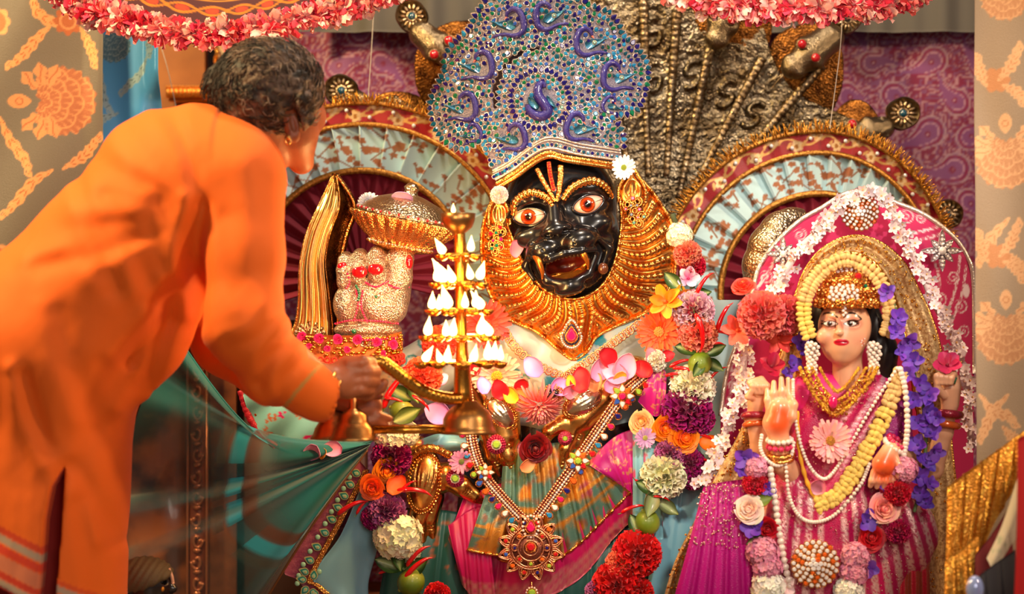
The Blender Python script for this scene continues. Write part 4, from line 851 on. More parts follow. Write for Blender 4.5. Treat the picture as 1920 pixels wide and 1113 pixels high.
# far hand: open, steadying the bar from below
s.ell((684, 762, -22), (32, 28, 15), 10)
for k, (x, y) in enumerate(((728, 786), (722, 800), (708, 806), (692, 806))): s.chain([(694 - k * 5, 770 + k * 2, -22), ((x + 690) / 2, (y + 768) / 2 + 3, -18), (x, y, -26)], [9.5, 9, 7], 2.4)
s.chain([(668, 752, -12), (690, 740, 0), (712, 742, 2)], [10, 9, 7.5], 4)
def skcol(v):
    C = np.tile(A((*lin((172, 98, 62)), 0.)), (len(v), 1)); return mixc(C, (146, 78, 46), smooth(.4, .7, fbm(v[:, 0] / 30, v[:, 1] / 30, 3)))
body = T.part('body', s.mesh(skcol), M_skin)
for q in (A([2, -24, 36]), A([-34, -24, -26])):
    b = MB(); b.ell(nose + q - fdir * 9, 10, 12, 8); T.part('eye', b, mat('eye_white', (235, 228, 216), .2, coat=.5), body)
# hair: short, grey-brown, with a bun at the nape
s = SDF((370, 56, -130), (640, 320, 120), 2.6)
s.ell((500, 168, 0), (105, 96, 97), 8); s.ell((476, 208, 0), (62, 54, 76), 14); s.chain([(570, 190, 66), (576, 228, 60), (572, 244, 56)], [22, 14, 7], 8)
s.ell((630, 262, -70), (70, 74, 70), 8, True); s.ell((554, 244, 64), (20, 36, 24), 4, True); s.cap((500, 300, 0), (560, 320, 0), 50, 60, 6, True)
s.chain([(436, 168, 0), (418, 152, 4), (404, 160, 8)], [40, 34, 22], 8)
s.disp(lambda x, y, w: -4.5 * (vnoise((x + w * .6) / 12 + 2 * np.sin(y / 24), (y + w * .3) / 9, 4) - .45) - 2.2 * (vnoise((x - w * .5) / 5, (y + w * .5) / 4.4, 8) - .5))
def hcol(v):
    x, y, w = v.T; n = fbm(x / 22 + y / 60 + w / 40, y / 11 + w / 30, 6, 4); C = np.tile(A((*lin((66, 44, 30)), 0.)), (len(v), 1))
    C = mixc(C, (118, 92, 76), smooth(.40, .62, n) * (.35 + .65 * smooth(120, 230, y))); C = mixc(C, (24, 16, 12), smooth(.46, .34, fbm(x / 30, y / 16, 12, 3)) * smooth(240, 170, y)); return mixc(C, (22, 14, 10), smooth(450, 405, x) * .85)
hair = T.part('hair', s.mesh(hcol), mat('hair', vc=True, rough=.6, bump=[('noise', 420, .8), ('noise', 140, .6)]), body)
b = MB(); r = random.Random(4)
hv = np.concatenate(hair.data.attributes['position'].data and [A([d.co[:] for d in hair.data.vertices])]); hv = np.c_[hv[:, 0] / T.k + T.px, -hv[:, 2] / T.k + T.py, -hv[:, 1] / T.k]
for i in range(1500):
    p = hv[r.randrange(len(hv))]
    if p[2] < -20: continue
    n = (p - A([500, 168, 0])); n /= np.linalg.norm(n); d = np.cross(n, (r.uniform(-.4, .4), r.uniform(-.4, .4), 1)); d /= np.linalg.norm(d) + 1e-6
    L = r.uniform(12, 24); cu = r.uniform(2, 5) * r.choice((-1, 1)); e = np.cross(n, d)
    g = r.random(); c = vcol((36, 24, 18) if g < .45 else ((98, 74, 58) if g < .8 else (150, 130, 116)))
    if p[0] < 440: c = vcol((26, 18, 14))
    b.tube(np.stack([p - n, p + d * L * .4 + n * 3.4 + e * cu, p + d * L * .75 + n * 3 + e * cu * 1.6, p + d * L + n * r.uniform(1, 6)]), [1.1, 1.2, .9, .4], 3, cap=False, col=c)
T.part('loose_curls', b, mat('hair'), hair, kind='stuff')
b = MB(); t = np.linspace(0, 2 * PI, 16, endpoint=False); b.ell((547, 262, 66), (4, 5, 4), 8, 6); b.tube(np.c_[546 + 5 * np.cos(t), 268 + 6 * np.sin(t), np.full(16, 64)], 2.2, 6, closed=True); T.part('earring', b, M_gld, body, 'gold earring')
# kurta
s = SDF((-190, 165, -250), (660, 1270, 320), 5.0)
s.cap((348, 366, 0), (100, 640, 0), 172, 178, 20, sw=1.2); s.cap((80, 660, 0), (58, 1290, 0), 170, 172, 70, sw=1.15)
s.cap((318, 480, 30), (292, 640, 40), 84, 62, 40); s.cap((290, 620, 40), (262, 728, 40), 64, 38, 40)
s.ell((446, 332, 60), (94, 98, 120), 40); s.chain([(462, 352, 110), (474, 480, 150), (474, 600, 170)], [84, 70, 74], 26); s.chain([(474, 600, 170), (530, 690, 130), (594, 728, 96)], [76, 62, 50], 22); s.cap((585, 724, 100), (606, 736, 90), 52, 50, 6)
s.chain([(408, 400, -120), (425, 630, -110), (500, 700, -80), (606, 738, -46)], [90, 80, 58, 44], 24)
s.cap((488, 210, -4), (540, 170, -10), 66, 90, 10, True); s.cap((482, 240, -8), (520, 250, -20), 58, 64, 8, True)          # neckline
s.cap((612, 738, 88), (700, 760, 60), 40, 40, 3, True); s.cap((612, 742, -46), (690, 770, -30), 36, 36, 3, True)            # cuffs open
FOLDS = [([(300, 205), (350, 250), (384, 310), (396, 380)], 8, 17), ([(404, 396), (388, 450), (384, 540), (392, 600)], 18, 18), ([(330, 390), (364, 450), (380, 520)], 8, 18), ([(150, 330), (196, 400), (236, 480), (250, 540)], 11, 22), ([(110, 500), (180, 486), (222, 520)], 9, 20), ([(352, 540), (312, 612), (264, 672)], 14, 18), ([(330, 600), (298, 690), (262, 772)], 12, 16), ([(88, 700), (112, 800), (149, 870)], 15, 18), ([(205, 790), (170, 680), (150, 590)], 9, 24), ([(165, 860), (200, 930), (228, 1010)], 9, 16), ([(176, 930), (188, 1010), (196, 1110)], 7, 15), ([(40, 700), (30, 820), (20, 980)], 7, 26), ([(566, 620), (526, 662), (508, 706)], 9, 14), ([(594, 660), (552, 700), (540, 744)], 8, 13), ([(462, 640), (510, 624), (540, 586)], 8, 16), ([(430, 690), (490, 706), (530, 760)], 8, 14), ([(446, 420), (470, 520), (500, 590)], 6, 22), ([(506, 330), (514, 420), (506, 510)], 5, 22), ([(262, 260), (306, 340), (322, 440)], 7, 26), ([(226, 380), (282, 480), (316, 560)], 9, 22)]
gx, gy = np.meshgrid(s.ax[0], s.ax[1], indexing='ij'); FD = np.zeros_like(gx)
for p, amp, wd in FOLDS:
    q = crv(p, 18); d = dline(gx, gy, q); amp *= .62; FD += amp * 1.2 * np.exp(-(d / wd) ** 2); d2 = dline(gx, gy, q + A([-wd * 1.35, -wd * .7])); FD -= amp * .95 * np.exp(-(d2 / (wd * 1.05)) ** 2)
an = np.arctan2(gx - 420, gy - 410); rr_ = np.hypot(gx - 420, gy - 410); FD += 15 * (vnoise(an * 5.5 + 9, rr_ / 190, 4) - .5) * smooth(50, 150, rr_) * smooth(520, 300, rr_) * (gx < 420) + 13 * (vnoise(gx / 26 + gy / 300, gy / 330, 6) - .5) * smooth(680, 820, gy) * (gx < 300)
FD += 4 * (fbm(gx / 90, gy / 90, 3) - .45) + 1.6 * (fbm(gx / 26 + gy / 60, gy / 46, 7) - .45)
s.f += (FD[:, :, None] * smooth(-120, -20, s.ax[2])[None, None, :]).astype(np.float32)
X3, Y3, W3 = np.meshgrid(*s.ax, indexing='ij', sparse=True)
hem = Y3 - np.where(X3 < 116, 1060 + .50 * X3 - .0009 * np.minimum(X3, 0), 1150 + .5 * (X3 - 130)) + 0 * W3
slit_c = np.interp(s.ax[1], [860, 900, 960, 1040, 1120, 1300], [151, 141, 134, 128, 120, 118]); slit_h = np.interp(s.ax[1], [862, 900, 960, 1040, 1120, 1300], [0, 11, 15, 14, 14, 14])
slit = slit_h[None, :, None] - np.abs(X3 - slit_c[None, :, None]) - np.where(W3 > 40, 0, 60) - np.where(Y3 > 864, 0, 60)
s.f = np.maximum(np.maximum(s.f, hem), slit).astype(np.float32)
def kcol(v):
    x, y, w = v.T; C = np.tile(A((*lin((242, 106, 12)), 0.)), (len(v), 1))
    near = (x < 124) & (w > 0); h = y - (1060 + .50 * x)
    def band(C, lo, hi, c, m): return mixc(C, c, smooth(lo - 2, lo + 1, h) * smooth(hi + 2, hi - 1, h) * m)
    C = band(C, -112, -100, (214, 66, 24), near); C = band(C, -98, -84, (176, 150, 128), near); C = band(C, -80, -64, (214, 60, 30), near); C = band(C, -62, -34, (214, 120, 84), near); C = band(C, -32, -20, (206, 56, 28), near); C = band(C, -18, -5, (176, 150, 128), near); C = band(C, -4, 8, (206, 20, 16), near)
    h = y - (1072 + .52 * (x - 132)); far = (x > 124) & (w > -200)
    C = band(C, -10, -3, (224, 80, 26), far); C = band(C, 0, 12, (176, 150, 128), far); C = band(C, 16, 40, (216, 96, 50), far)
    u = (x - 600) * .75 + (y - 735) * .62; cu = (x > 540) & (y > 660); return mixc(C, (196, 140, 66), smooth(-30, -28, u) * smooth(-22, -24, u) * cu)
kur = T.part('kurta', s.mesh(kcol), mat('orange_cotton', vc=True, rough=.75, sheen=.08, bump=[('weave', 900, .18), ('noise', 500, .2)]), body)
s = SDF((-170, 860, -180), (215, 1290, 190), 7.0); s.cap((72, 880, 0), (60, 1320, 0), 132, 140, 10, sw=1.1); s.disp(lambda x, y, w: 4 * np.sin(x / 13 + y / 90) * (w > -100))
T.part('lower_garment', s.mesh(), mat('dark_red_cotton', (128, 14, 6), .8, sheen=.3), body)
# the rest of the figure below the frame: legs and feet standing on the floor
gy0 = 556.5 + CZ * F / YP
s = SDF((-60, 1180, -110), (230, gy0 + 6, 90), 8.0)
for q in (-56, 44): s.chain([(60, 1200, q), (58, 1500, q), (50, gy0 - 40, q)], [62, 52, 34], 10); s.cap((48, gy0 - 24, q), (150, gy0 - 18, q), 28, 20, 14)
T.part('legs', s.mesh(skcol), M_skin, body)
ax = A([.70, .42, -.25])
for k, (r, th, m) in enumerate(((41, 4.5, M_gld), (40, 3.2, mat('old_brass', (150, 100, 40), .35, .9)), (39, 3.4, M_gld2))):
    c = A([611, 724, 86]) + ax * k * 9; u = np.cross(ax, (0, 0, 1.)); u /= np.linalg.norm(u); v = np.cross(ax, u); v /= np.linalg.norm(v); t = np.linspace(0, 2 * PI, 40, endpoint=False)
    b = MB(); b.tube(c + r * (np.cos(t)[:, None] * u + np.sin(t)[:, None] * v), th, 8, closed=True); T.part('bangle', b, m, body, 'gold bangle' if k != 1 else 'old brass bangle')
for x, y in ((597, 756), (622, 752), (610, 760)): b = MB(); b.ell((x, y, 108), (7, 11, 8), 10, 8); T.part('bead', b, mat('black_bead', (24, 12, 10), .4) if x != 610 else mat('rudraksha', (150, 60, 20), .5), body)

# ================================================================ the brass lamp with five tiers of flames
M_brass = mat('lamp_brass', (206, 142, 58), .26, 1, bump=('noise', 120, .15), rvar=.06); M_brass2 = mat('dull_brass', (170, 122, 70), .34, .95, bump=('noise', 70, .2))
YL = 4.52
T = Thing('tiered_lamp', 'tall brass lamp with five tiers of lit wicks and a curved handle held in hand', 'lamp', 872, 813, YL); LAMP = T
b = MB(); b.lathe((877, 813, 0), [(0, 0), (52, 0), (54, 3), (50, 8), (47, 16), (46, 28), (40, 40), (30, 50), (22, 55), (19, 60), (16, 62), (0, 62)], seg=36); T.part('base', b, M_brass2)
b = MB(); b.lathe((868, 754, 0), [(0, 0), (18, 0), (17, 20), (15, 66), (17, 70), (13, 76), (11, 100), (10.5, 330), (8, 345), (0, 346)], axis=(-.02, -1, 0), seg=18); T.part('stem', b, M_brass)
b = MB(); b.lathe((859, 442, 0), [(0, -8), (8, -8), (7, 0), (14, 6), (26, 16), (31, 28), (33, 42), (30, 43), (25, 30), (0, 24)], seg=28); T.part('top_cup', b, M_brass2)
# curved ridged handle down to the hand
p = crv([(866, 746, 14), (838, 745, 22), (800, 734, 34), (766, 712, 46), (738, 690, 56), (712, 676, 62), (676, 690, 64)], 80); b = MB(); b.tube(p, np.linspace(11, 14, 80) * (.93 + .09 * np.abs(np.sin(np.arange(80) * 1.0))), 12); T.part('handle', b, M_brass, label='ridged curved brass handle')
b = MB(); b.box((770, 805, 10), (70, 7, 9)); b.box((770, 798, 10), (68, 2, 11)); T.part('cross_bar', b, M_brass)
for cx, w, sc, nm in ((664, 14, 1, 'small_bell'), (624, -30, .95, 'small_bell')):
    b = MB(); b.lathe((cx, 824, w), [(0, 0), (46 * sc, 0), (47 * sc, 3), (42 * sc, 8), (38 * sc, 20), (31 * sc, 30), (27 * sc, 36), (25 * sc, 48), (14 * sc, 56), (8, 60), (8, 78), (0, 79)], seg=32); T.part(nm, b, M_brass2)
M_flame = mat('flame', (255, 206, 112), .5, emit=13.0); M_wick = mat('wick', (40, 26, 16), .9)
fl = MB(); hgt = np.linspace(0, 1, 12); fl.lathe((0, 0, 0), [(max(.015, .25 * math.sin(PI * h ** .55) * (1 - .3 * h)), h) for h in hgt], seg=12); FLD = fl.data('flame', M_flame)
wk = MB(); wk.tube([(0, 3, 0), (0, -4, 0)], 1.6, 6); 
def flame(x, y, w, h, tilt):
    T.piece('flame', FLD, x, y, w, h, rot2(tilt)); b = MB(); b.tube([(x, y + 6, w), (x, y - 5, w)], 1.5, 5); T.part('wick', b, M_wick)
tiers = [(478, 28, 38, 4, .3), (531, 38, 50, 6, .1), (581, 50, 62, 8, .25), (630, 62, 75, 9, .1), (680, 72, 88, 10, .2)]
for y, r, R_, n, ph in tiers:
    t_ = T; b = MB(); cx = 860 + (y - 478) * .012; b.lathe((cx, y, 0), [(8, 3), (r, 4), (r + 3, 2), (r, -1), (8, -3)], seg=32); tier = T.part('tier_plate', b, M_brass)
    for k in range(n):
        a = ph + k / n * 2 * PI; c = (cx + R_ * .88 * math.cos(a), y + 3, R_ * .88 * math.sin(a)); b = MB(); b.lathe(c, [(0, -8), (6, -7), (12, -2), (14.5, 4), (12.5, 4), (8, -1), (0, -3)], seg=14)
        b.tube([(cx + r * .8 * math.cos(a), y + 2, r * .8 * math.sin(a)), c], [4, 3], 6); T.part('wick_cup', b, M_brass, tier)
for x, y, w, h, tl in ((850, 399, 0, 18, 0), (834, 476, 30, 34, -.55), (883, 472, 30, 30, .05), (822, 528, 38, 36, -.02), (838, 528, 44, 50, -.55), (851, 530, 44, 34, -.3), (884, 524, 44, 30, -.2), (898, 524, 36, 36, .3), (811, 579, 40, 33, .05), (825, 580, 54, 28, .0), (843, 578, 58, 46, -.28), (873, 577, 58, 30, .0), (893, 576, 54, 32, .0), (906, 578, 44, 40, -.6), (803, 628, 44, 36, .1), (838, 629, 68, 30, 0), (850, 629, 70, 34, .1), (902, 626, 60, 38, .1), (921, 628, 48, 36, -.45), (796, 676, 50, 34, .55), (829, 677, 78, 26, -.3), (840, 677, 80, 32, .1), (888, 675, 80, 32, .2), (916, 673, 68, 36, 0), (926, 672, 64, 34, .1), (938, 674, 54, 28, .05)): flame(x, y, w, h, tl)
for y, e in ((420, .25), (500, .9), (560, 1.3), (620, 1.5), (675, 1.7)):
    l = bpy.data.lights.new('lamp_glow', 'POINT'); l.energy = e * 1.6; l.color = (1.0, .55, .18); l.shadow_soft_size = .03; o = bpy.data.objects.new('lamp_glow', l); COL.objects.link(o); o.location = at(865, y - 20, YL + .11)
# ================================================================ flower kinds, unit radius, facing the lens (+w)
M_petal = mat('petals', vc=True, rough=.5, sheen=.15, sss=.0, bump=('noise', 240, .15)); M_leafm = mat('leaf_green', vc=True, rough=.35, coat=.15, bump=('noise', 200, .2))
M_chil = mat('chilli_skin', vc=True, rough=.18, coat=.6); M_lime = mat('lime_skin', vc=True, rough=.28, coat=.3, bump=('noise', 420, .35))
def blade(L, W, n=6, m=3, curl=.2, cup=.15, tipw=.5, base=.12, notch=0):
    """a petal along +x from the origin, rising to +w; returns (n, m, 3) and t"""
    t = np.linspace(0, 1, n); v = np.linspace(-1, 1, m); wd = W * np.clip((base + (1 - base) * np.sin(np.clip(t * (.5 + .5 * (1 - tipw) + .12), 0, 1) * PI) ** .8), 0.02, None)
    P = np.zeros((n, m, 3)); P[..., 0] = (t * L)[:, None]; P[..., 1] = wd[:, None] * v[None]; P[..., 2] = (curl * t ** 2)[:, None] + cup * (wd[:, None] * v[None]) ** 2 / max(W, 1e-6)
    P[-1, :, 0] += notch * L * (np.abs(v) - .5); return P, np.repeat(t[:, None], m, 1)
def pc(t, c0, c1): return A((*lin(c0), 0.)) * (1 - t[..., None]) + A((*lin(c1), 0.)) * t[..., None]
def rz(P, a, tilt=0., off=(0, 0, 0)):
    R = rot2(a) @ roty(-tilt); return P @ R.T + A(off)
_FC = {}
def fmesh(kind, c0, c1=None, c2=None, seed=0):
    key = (kind, c0, c1, c2, seed)
    if key in _FC: return _FC[key]
    r = random.Random(hash((kind, seed)) % 1000 + seed); c1 = c1 or c0; c2 = c2 or (230, 170, 50); b = MB(); q = MB(); jit = lambda c: tuple(max(0, min(255, x + r.uniform(-12, 12))) for x in c)
    if kind in ('gerbera', 'daisy'):
        lay = ((26, 1, .05, .115), (24, .86, .14, .11), (18, .5, .26, .08)) if kind == 'gerbera' else ((17, 1, .08, .15), (13, .9, .16, .14))
        for n, L, h, w in lay:
            for k in range(n):
                P, t = blade(L * r.uniform(.93, 1.04), w, 6, 3, r.uniform(-.05, .16), .3, .35, .35); b.grid(rz(P, k / n * 2 * PI + r.uniform(-.06, .06), h + r.uniform(-.06, .08)), col=pc(np.clip(t * 1.2 - .1, 0, 1), jit(c1), jit(c0)))
        for k in range(46):
            a = k * 2.4; rr = .21 * math.sqrt(k / 46); q.ell((rr * math.cos(a), rr * math.sin(a), .13 + .05 * (1 - rr / .2)), (.035, .035, .05), 5, 4, col=vcol(jit(c2)))
        q.ell((0, 0, .08), (.22, .22, .08), 12, 6, col=vcol(c2))
    elif kind == 'carnation':
        for k in range(64):
            z = 1 - 1.15 * (k + .5) / 64; a = k * 2.39996; el = math.asin(max(-1, min(1, z))); d = A([math.cos(a) * math.cos(el), math.sin(a) * math.cos(el), math.sin(el)])
            s_ = np.cross(d, (0, 0, 1.)); s_ /= np.linalg.norm(s_) + 1e-9; s_ = s_ * math.cos(k) + np.cross(d, s_) * math.sin(k); u = np.cross(s_, d); w = r.uniform(.3, .42); rows = []; ph = r.uniform(0, 6)
            for i, t in enumerate((.35, .75, 1.0)):
                for j in range(9):
                    v = j / 4 - 1; fr = (t - .3) * .16 * math.sin(j * 2.2 + ph); rows.append(d * (t + (.05 * (j % 2) if i == 2 else 0)) * (1 - .12 * v * v) * r.uniform(.97, 1.03) + s_ * v * w * t + u * fr)
            tt = np.repeat(A([0, .55, 1.])[:, None], 9, 1); b.grid(np.array(rows).reshape(3, 9, 3), col=pc(tt, jit(c0), jit(c1)))
        b.ell((0, 0, 0), .62, 10, 8, col=vcol(c0))
    elif kind == 'rose':
        b.ell((0, 0, .28), (.22, .22, .3), 10, 8, col=vcol(c1))
        for k in range(20):
            f = k / 19; a = k * 2.39996 + .3; R0 = .10 + .66 * f ** .9; ht = .66 - .42 * f; wd = .5 + .62 * f; n = 9; tt = np.linspace(-1, 1, n); rows = []
            for i, v in enumerate((0, .4, .75, 1.0)):
                rad = R0 * (1 + .09 * np.sin(tt * 3 + k * 1.7)) * (.5 + .5 * v) + (.16 * f + .05) * max(0, v - .6) * 2.2; al = tt * wd / (R0 + .34); hh = -.25 + (ht + .25) * v - (.16 * f) * max(0, v - .75) * 4 * 0.9 + .07 * math.sin(k * 2.3)
                rows.append(np.stack([rad * np.cos(a + al), rad * np.sin(a + al), hh * (1 - .18 * tt ** 2) + .02 * np.sin(tt * 5 + k)], -1))
            t2 = np.repeat(A([0, .3, .7, 1.])[:, None], n, 1); b.grid(np.stack(rows), col=pc(t2, jit(c1), jit(c0)))
        b.ell((0, 0, -.2), (.5, .5, .3), 10, 6, col=vcol(c1))
    elif kind == 'hydrangea':
        for k in range(40):
            z = 1 - 1.2 * (k + .5) / 40; a = k * 2.39996; el = math.asin(max(-1, min(1, z))); d = A([math.cos(a) * math.cos(el), math.sin(a) * math.cos(el), math.sin(el)]) * r.uniform(.86, 1.05)
            u = np.cross(d, (.3, .2, 1.)); u /= np.linalg.norm(u); v = np.cross(d / np.linalg.norm(d), u); cc = jit(c0)
            for p in range(5):
                P, t = blade(.34, .15, 4, 3, .08, .4, .35, .3, .15); an = p / 5 * 2 * PI + k; R = np.stack([u * math.cos(an) + v * math.sin(an), -u * math.sin(an) + v * math.cos(an), d / np.linalg.norm(d)], -1); b.grid(P @ R.T + d * .93, col=pc(t, c1, cc))
        b.ell((0, 0, 0), .7, 10, 8, col=vcol(c1))
    elif kind == 'mum':
        for k in range(120):
            f = (k + .5) / 120; a = k * 2.39996; el = PI / 2 - f * 2.0; P, t = blade(.55 + .35 * f, .085, 5, 3, .22 - .5 * f, 1.2, .3, .4); d0 = .12 + .2 * f
            b.grid(rz(P, a, el * .9, (d0 * math.cos(a), d0 * math.sin(a), .2 - .35 * f)), col=pc(t, jit(c1), jit(c0)))
    elif kind in ('orchid', 'lily'):
        n = 5 if kind == 'orchid' else 6
        for k in range(n):
            P, t = blade(r.uniform(.9, 1.05), .42 if kind == 'orchid' else .3, 7, 5, r.uniform(-.2, .3), .5, .3, .2); P[..., 2] += .06 * np.sin(P[..., 1] * 9 + k); b.grid(rz(P, k / n * 2 * PI + r.uniform(-.2, .2), r.uniform(.1, .6)), col=pc(t, jit(c1), jit(c0)))
        q.ell((0, 0, .12), (.12, .12, .14), 8, 6, col=vcol(c2))
    elif kind == 'star':
        for k in range(5): P, t = blade(1, .34, 4, 3, .1, .3, .2, .3); b.grid(rz(P, k / 5 * 2 * PI, .2), col=pc(t, c1, c0))
        b.ell((0, 0, .12), .16, 6, 4, col=vcol(c2))
    elif kind == 'petal':
        P, t = blade(2, .82, 8, 7, .45, .45, .35, .15); P[..., 0] -= 1; P[..., 2] += .07 * np.sin(P[..., 0] * 4 + seed); b.sheet(P, .05, col=pc(t, c1, c0).reshape(-1, 4))
    elif kind == 'leaf':
        P, t = blade(2, .55, 9, 5, .3, .5, .12, .1); P[..., 0] -= 1; C = pc(t, jit(c0), jit(c1)); C[:, 2] *= .0; C[:, 2] += A((*lin((150, 170, 96)), 0)) ; b.sheet(P, .03, col=C.reshape(-1, 4))
    elif kind == 'chilli':
        p = crv([(-1, .1, 0), (-.6, 0, .06), (0, -.04, .1), (.6, .06, .06), (1, .3, 0)], 16); rad = .155 * np.interp(np.linspace(0, 1, 16), [0, .08, .3, .7, 1], [.35, .85, 1, .72, .06]); b.tube(p, rad, 9, col=vcol(c0))
        q.tube(crv([(-.97, .1, 0), (-1.1, .14, .03), (-1.28, .1, .05)], 6), [.085, .045, .04, .035, .035, .04], 6, col=vcol((70, 96, 36)))
    elif kind == 'lime':
        b.ell((0, 0, 0), (1, .92, .92), 20, 14); v = np.concatenate(b.v); b.v = [v]; b.c = [mixc(np.tile(A((*lin(c0), 0.)), (len(v), 1)), c1, smooth(-.2, .8, v[:, 0] * .6 - v[:, 1] * .6))]; b.hasc = True; q.ell((-.98, 0, 0), (.12, .14, .14), 8, 6, col=vcol(c2 if c2 else (90, 120, 40)))
    mm = {'leaf': M_leafm, 'chilli': M_chil, 'lime': M_lime}.get(kind, M_petal); full = MB().merge(b)
    if q.n: full.merge(q)
    _FC[key] = (full.data(kind, mm), b.data('petals', mm), q.data('centre', mm) if q.n else None); return _FC[key]
def face_rot(tx=0., ty=0., rz_=0.): return rotx(tx) @ roty(ty) @ rot2(rz_)
def bloom(name, label, cat, kind, px, py, Y, r, cols, rot=(0, 0, 0), seed=0, group=None, parts=('petals', 'centre')):
    """a loose flower: a thing with petals and centre"""
    f = fmesh(kind, *cols, **{'seed': seed}); T = Thing(name, label, cat, px, py, Y, group); R = face_rot(*rot)
    T.piece(parts[0], f[1], px, py, 0, r, R)
    if f[2]: T.piece(parts[1], f[2], px, py, 0, r, R)
    return T
def strung(T, name, kind, px, py, r, cols, w=0, rot=(0, 0, 0), seed=0, label=None): return T.piece(name, fmesh(kind, *cols, **{'seed': seed})[0], px, py, w, r, face_rot(*rot), label=label)
CREAM = ((244, 238, 206), (250, 246, 226)); PURP = ((132, 4, 78), (172, 20, 112)); PURW = ((132, 6, 84), (206, 110, 170)); CRIM = ((176, 6, 44), (216, 20, 60)); CRIW = ((178, 8, 52), (240, 200, 216)); SALM = ((232, 84, 70), (250, 150, 122)); REDC = ((196, 6, 16), (236, 24, 24)); PINKC = ((226, 78, 96), (250, 150, 160))
ORR = ((255, 138, 10), (255, 110, 0)); ORR2 = ((255, 104, 20), (240, 70, 10)); GREEN = ((40, 66, 36), (64, 92, 48)); CH = ((206, 8, 16),); LIM = ((104, 132, 30), (168, 178, 60), (120, 140, 50))
# ================================================================ the statue's body, robe, hands
T = STATUE
s = SDF((840, 560, -190), (1300, 1140, 40), 5); s.ell((1068, 800, -100), (170, 200, 86), 20); s.cap((980, 650, -110), (1160, 650, -110), 52, 52, 30); s.cap((1060, 560, -100), (1064, 660, -110), 60, 70, 20); s.cap((1060, 900, -90), (1060, 1130, -90), 200, 220, 40, sw=.4)
T.part('body', s.mesh(lambda v: np.tile(A((*lin((16, 15, 18)), 0.)), (len(v), 1))), M_black)
# gold clawed hands folded on the chest and resting at the hem
def cuff_plate(name, c, d, L, W, w, par, lab):
    d = A(d, float); d /= np.linalg.norm(d); n = A([-d[1], d[0]]); Q = lambda u, v, z=0: (c[0] + d[0] * u * L + n[0] * v * W, c[1] + d[1] * u * L + n[1] * v * W, w + z)
    R = A([[d[0], n[0], 0], [d[1], n[1], 0], [0, 0, 1]]); s = SDF((c[0] - L - 20, c[1] - L - 20, w - 30), (c[0] + L + 20, c[1] + L + 20, w + 30), 1.8); s.ell(Q(0, 0, -2), (L, W, 20), 4, R=R)
    for k, v in enumerate((.16, .36, .56)):
        ol = [Q(-.75, -v), Q(-.1, -v * 1.08, 2), Q(.45 - .0 * v + v * .4, 0, 6), Q(-.1, v * 1.08, 2), Q(-.75, v)]; p = crv(ol, 24); p[:, 2] = w + 17 - 15 * (np.hypot((p[:, 0] - c[0]) / L, (p[:, 1] - c[1]) / L) ** 2) * 1.2; s.chain([tuple(q) for q in p], 1.9, 1.5)
    o = T.part(name, s.mesh(), mat('bright_silver', (228, 206, 176), .24, 1, bump=('noise', 80, .1)) if 'silver' in lab else M_gld, par, lab); b = MB()
    for rad, sz in ((.84, 2.6), (.97, 3.2)):
        for k in range(46):
            a = (k + .5) / 46 * 2 * PI; x = Q(rad * math.cos(a), rad * math.sin(a)); b.ell((x[0], x[1], w + 9 - 8 * (rad - .8) * 4), sz, 6, 4)
    T.part('beaded_edge', b, M_gld2, o, kind='stuff'); return o
def golden_hand(name, lab, arm, fingers, cuff):
    pts = [p for p, _ in arm] + [p for f in fingers for p, _ in f]; lo = np.min(pts, 0) - 50; hi = np.max(pts, 0) + 50; s = SDF(lo, hi, 2.2)
    s.chain([p for p, _ in arm], [r for _, r in arm], 6)
    for f in fingers: s.chain([p for p, _ in f], [r for _, r in f], 4)
    for f in fingers:
        for (p, r), (q, r2) in list(zip(f[:-1], f[1:])):
            m = A(p, float); d = A(q, float) - m; n = np.array([-d[1], d[0], 0.]); n /= np.linalg.norm(n) + 1e-9
            for t in (.35, .5, .65): c = m + d * t + A([0, 0, (r + (r2 - r) * t) * .96]); s.cap(c - n * r * .5, c + n * r * .5, 1.1, 1.1, 1.5, True)
    o = T.part(name, s.mesh(), M_gld, label=lab)
    if cuff: cuff_plate('arm_cuff', *cuff[:5], o, cuff[5])
    return o
h1 = golden_hand('golden_hand', 'gold clawed hand pointing down left of the red rose', [((900, 720, 18), 32), ((938, 775, 26), 36), ((946, 815, 30), 32)], [[((940, 812, 34), 23), ((952, 850, 36), 19), ((962, 892, 30), 7)], [((914, 806, 24), 20), ((926, 850, 24), 17), ((938, 886, 18), 7)]], ((939, 772), (.68, .73), 38, 24, 52, 'silver ringed cuff'))
h2 = golden_hand('golden_hand', 'gold hand on the chest with one claw pointing down right of the red rose', [((1190, 700, 6), 34), ((1130, 745, 22), 36), ((1090, 782, 28), 32), ((1062, 800, 30), 24)], [[((1076, 798, 36), 18), ((1060, 838, 42), 13), ((1050, 884, 36), 7)], [((1056, 790, 38), 17), ((1030, 806, 42), 14), ((1016, 832, 34), 9)], [((1090, 800, 30), 16), ((1080, 830, 34), 13), ((1066, 850, 28), 8)]], ((1092, 752), (-.86, .5), 42, 23, 52, 'silver ringed cuff'))
h3 = golden_hand('golden_hand', 'gold clawed hand at the lower left beside the orange roses', [((782, 850, 10), 34), ((800, 890, 20), 36), ((826, 896, 24), 28)], [[((836, 888, 30), 25), ((866, 908, 34), 20), ((890, 926, 30), 14), ((912, 944, 22), 5)], [((798, 930, 20), 26), ((786, 968, 22), 19), ((792, 1010, 12), 9)], [((814, 930, 16), 20), ((806, 970, 16), 16), ((812, 1008, 6), 8)]], ((797, 902), (-.16, .98), 58, 32, 48, 'gold fluted cuff'))
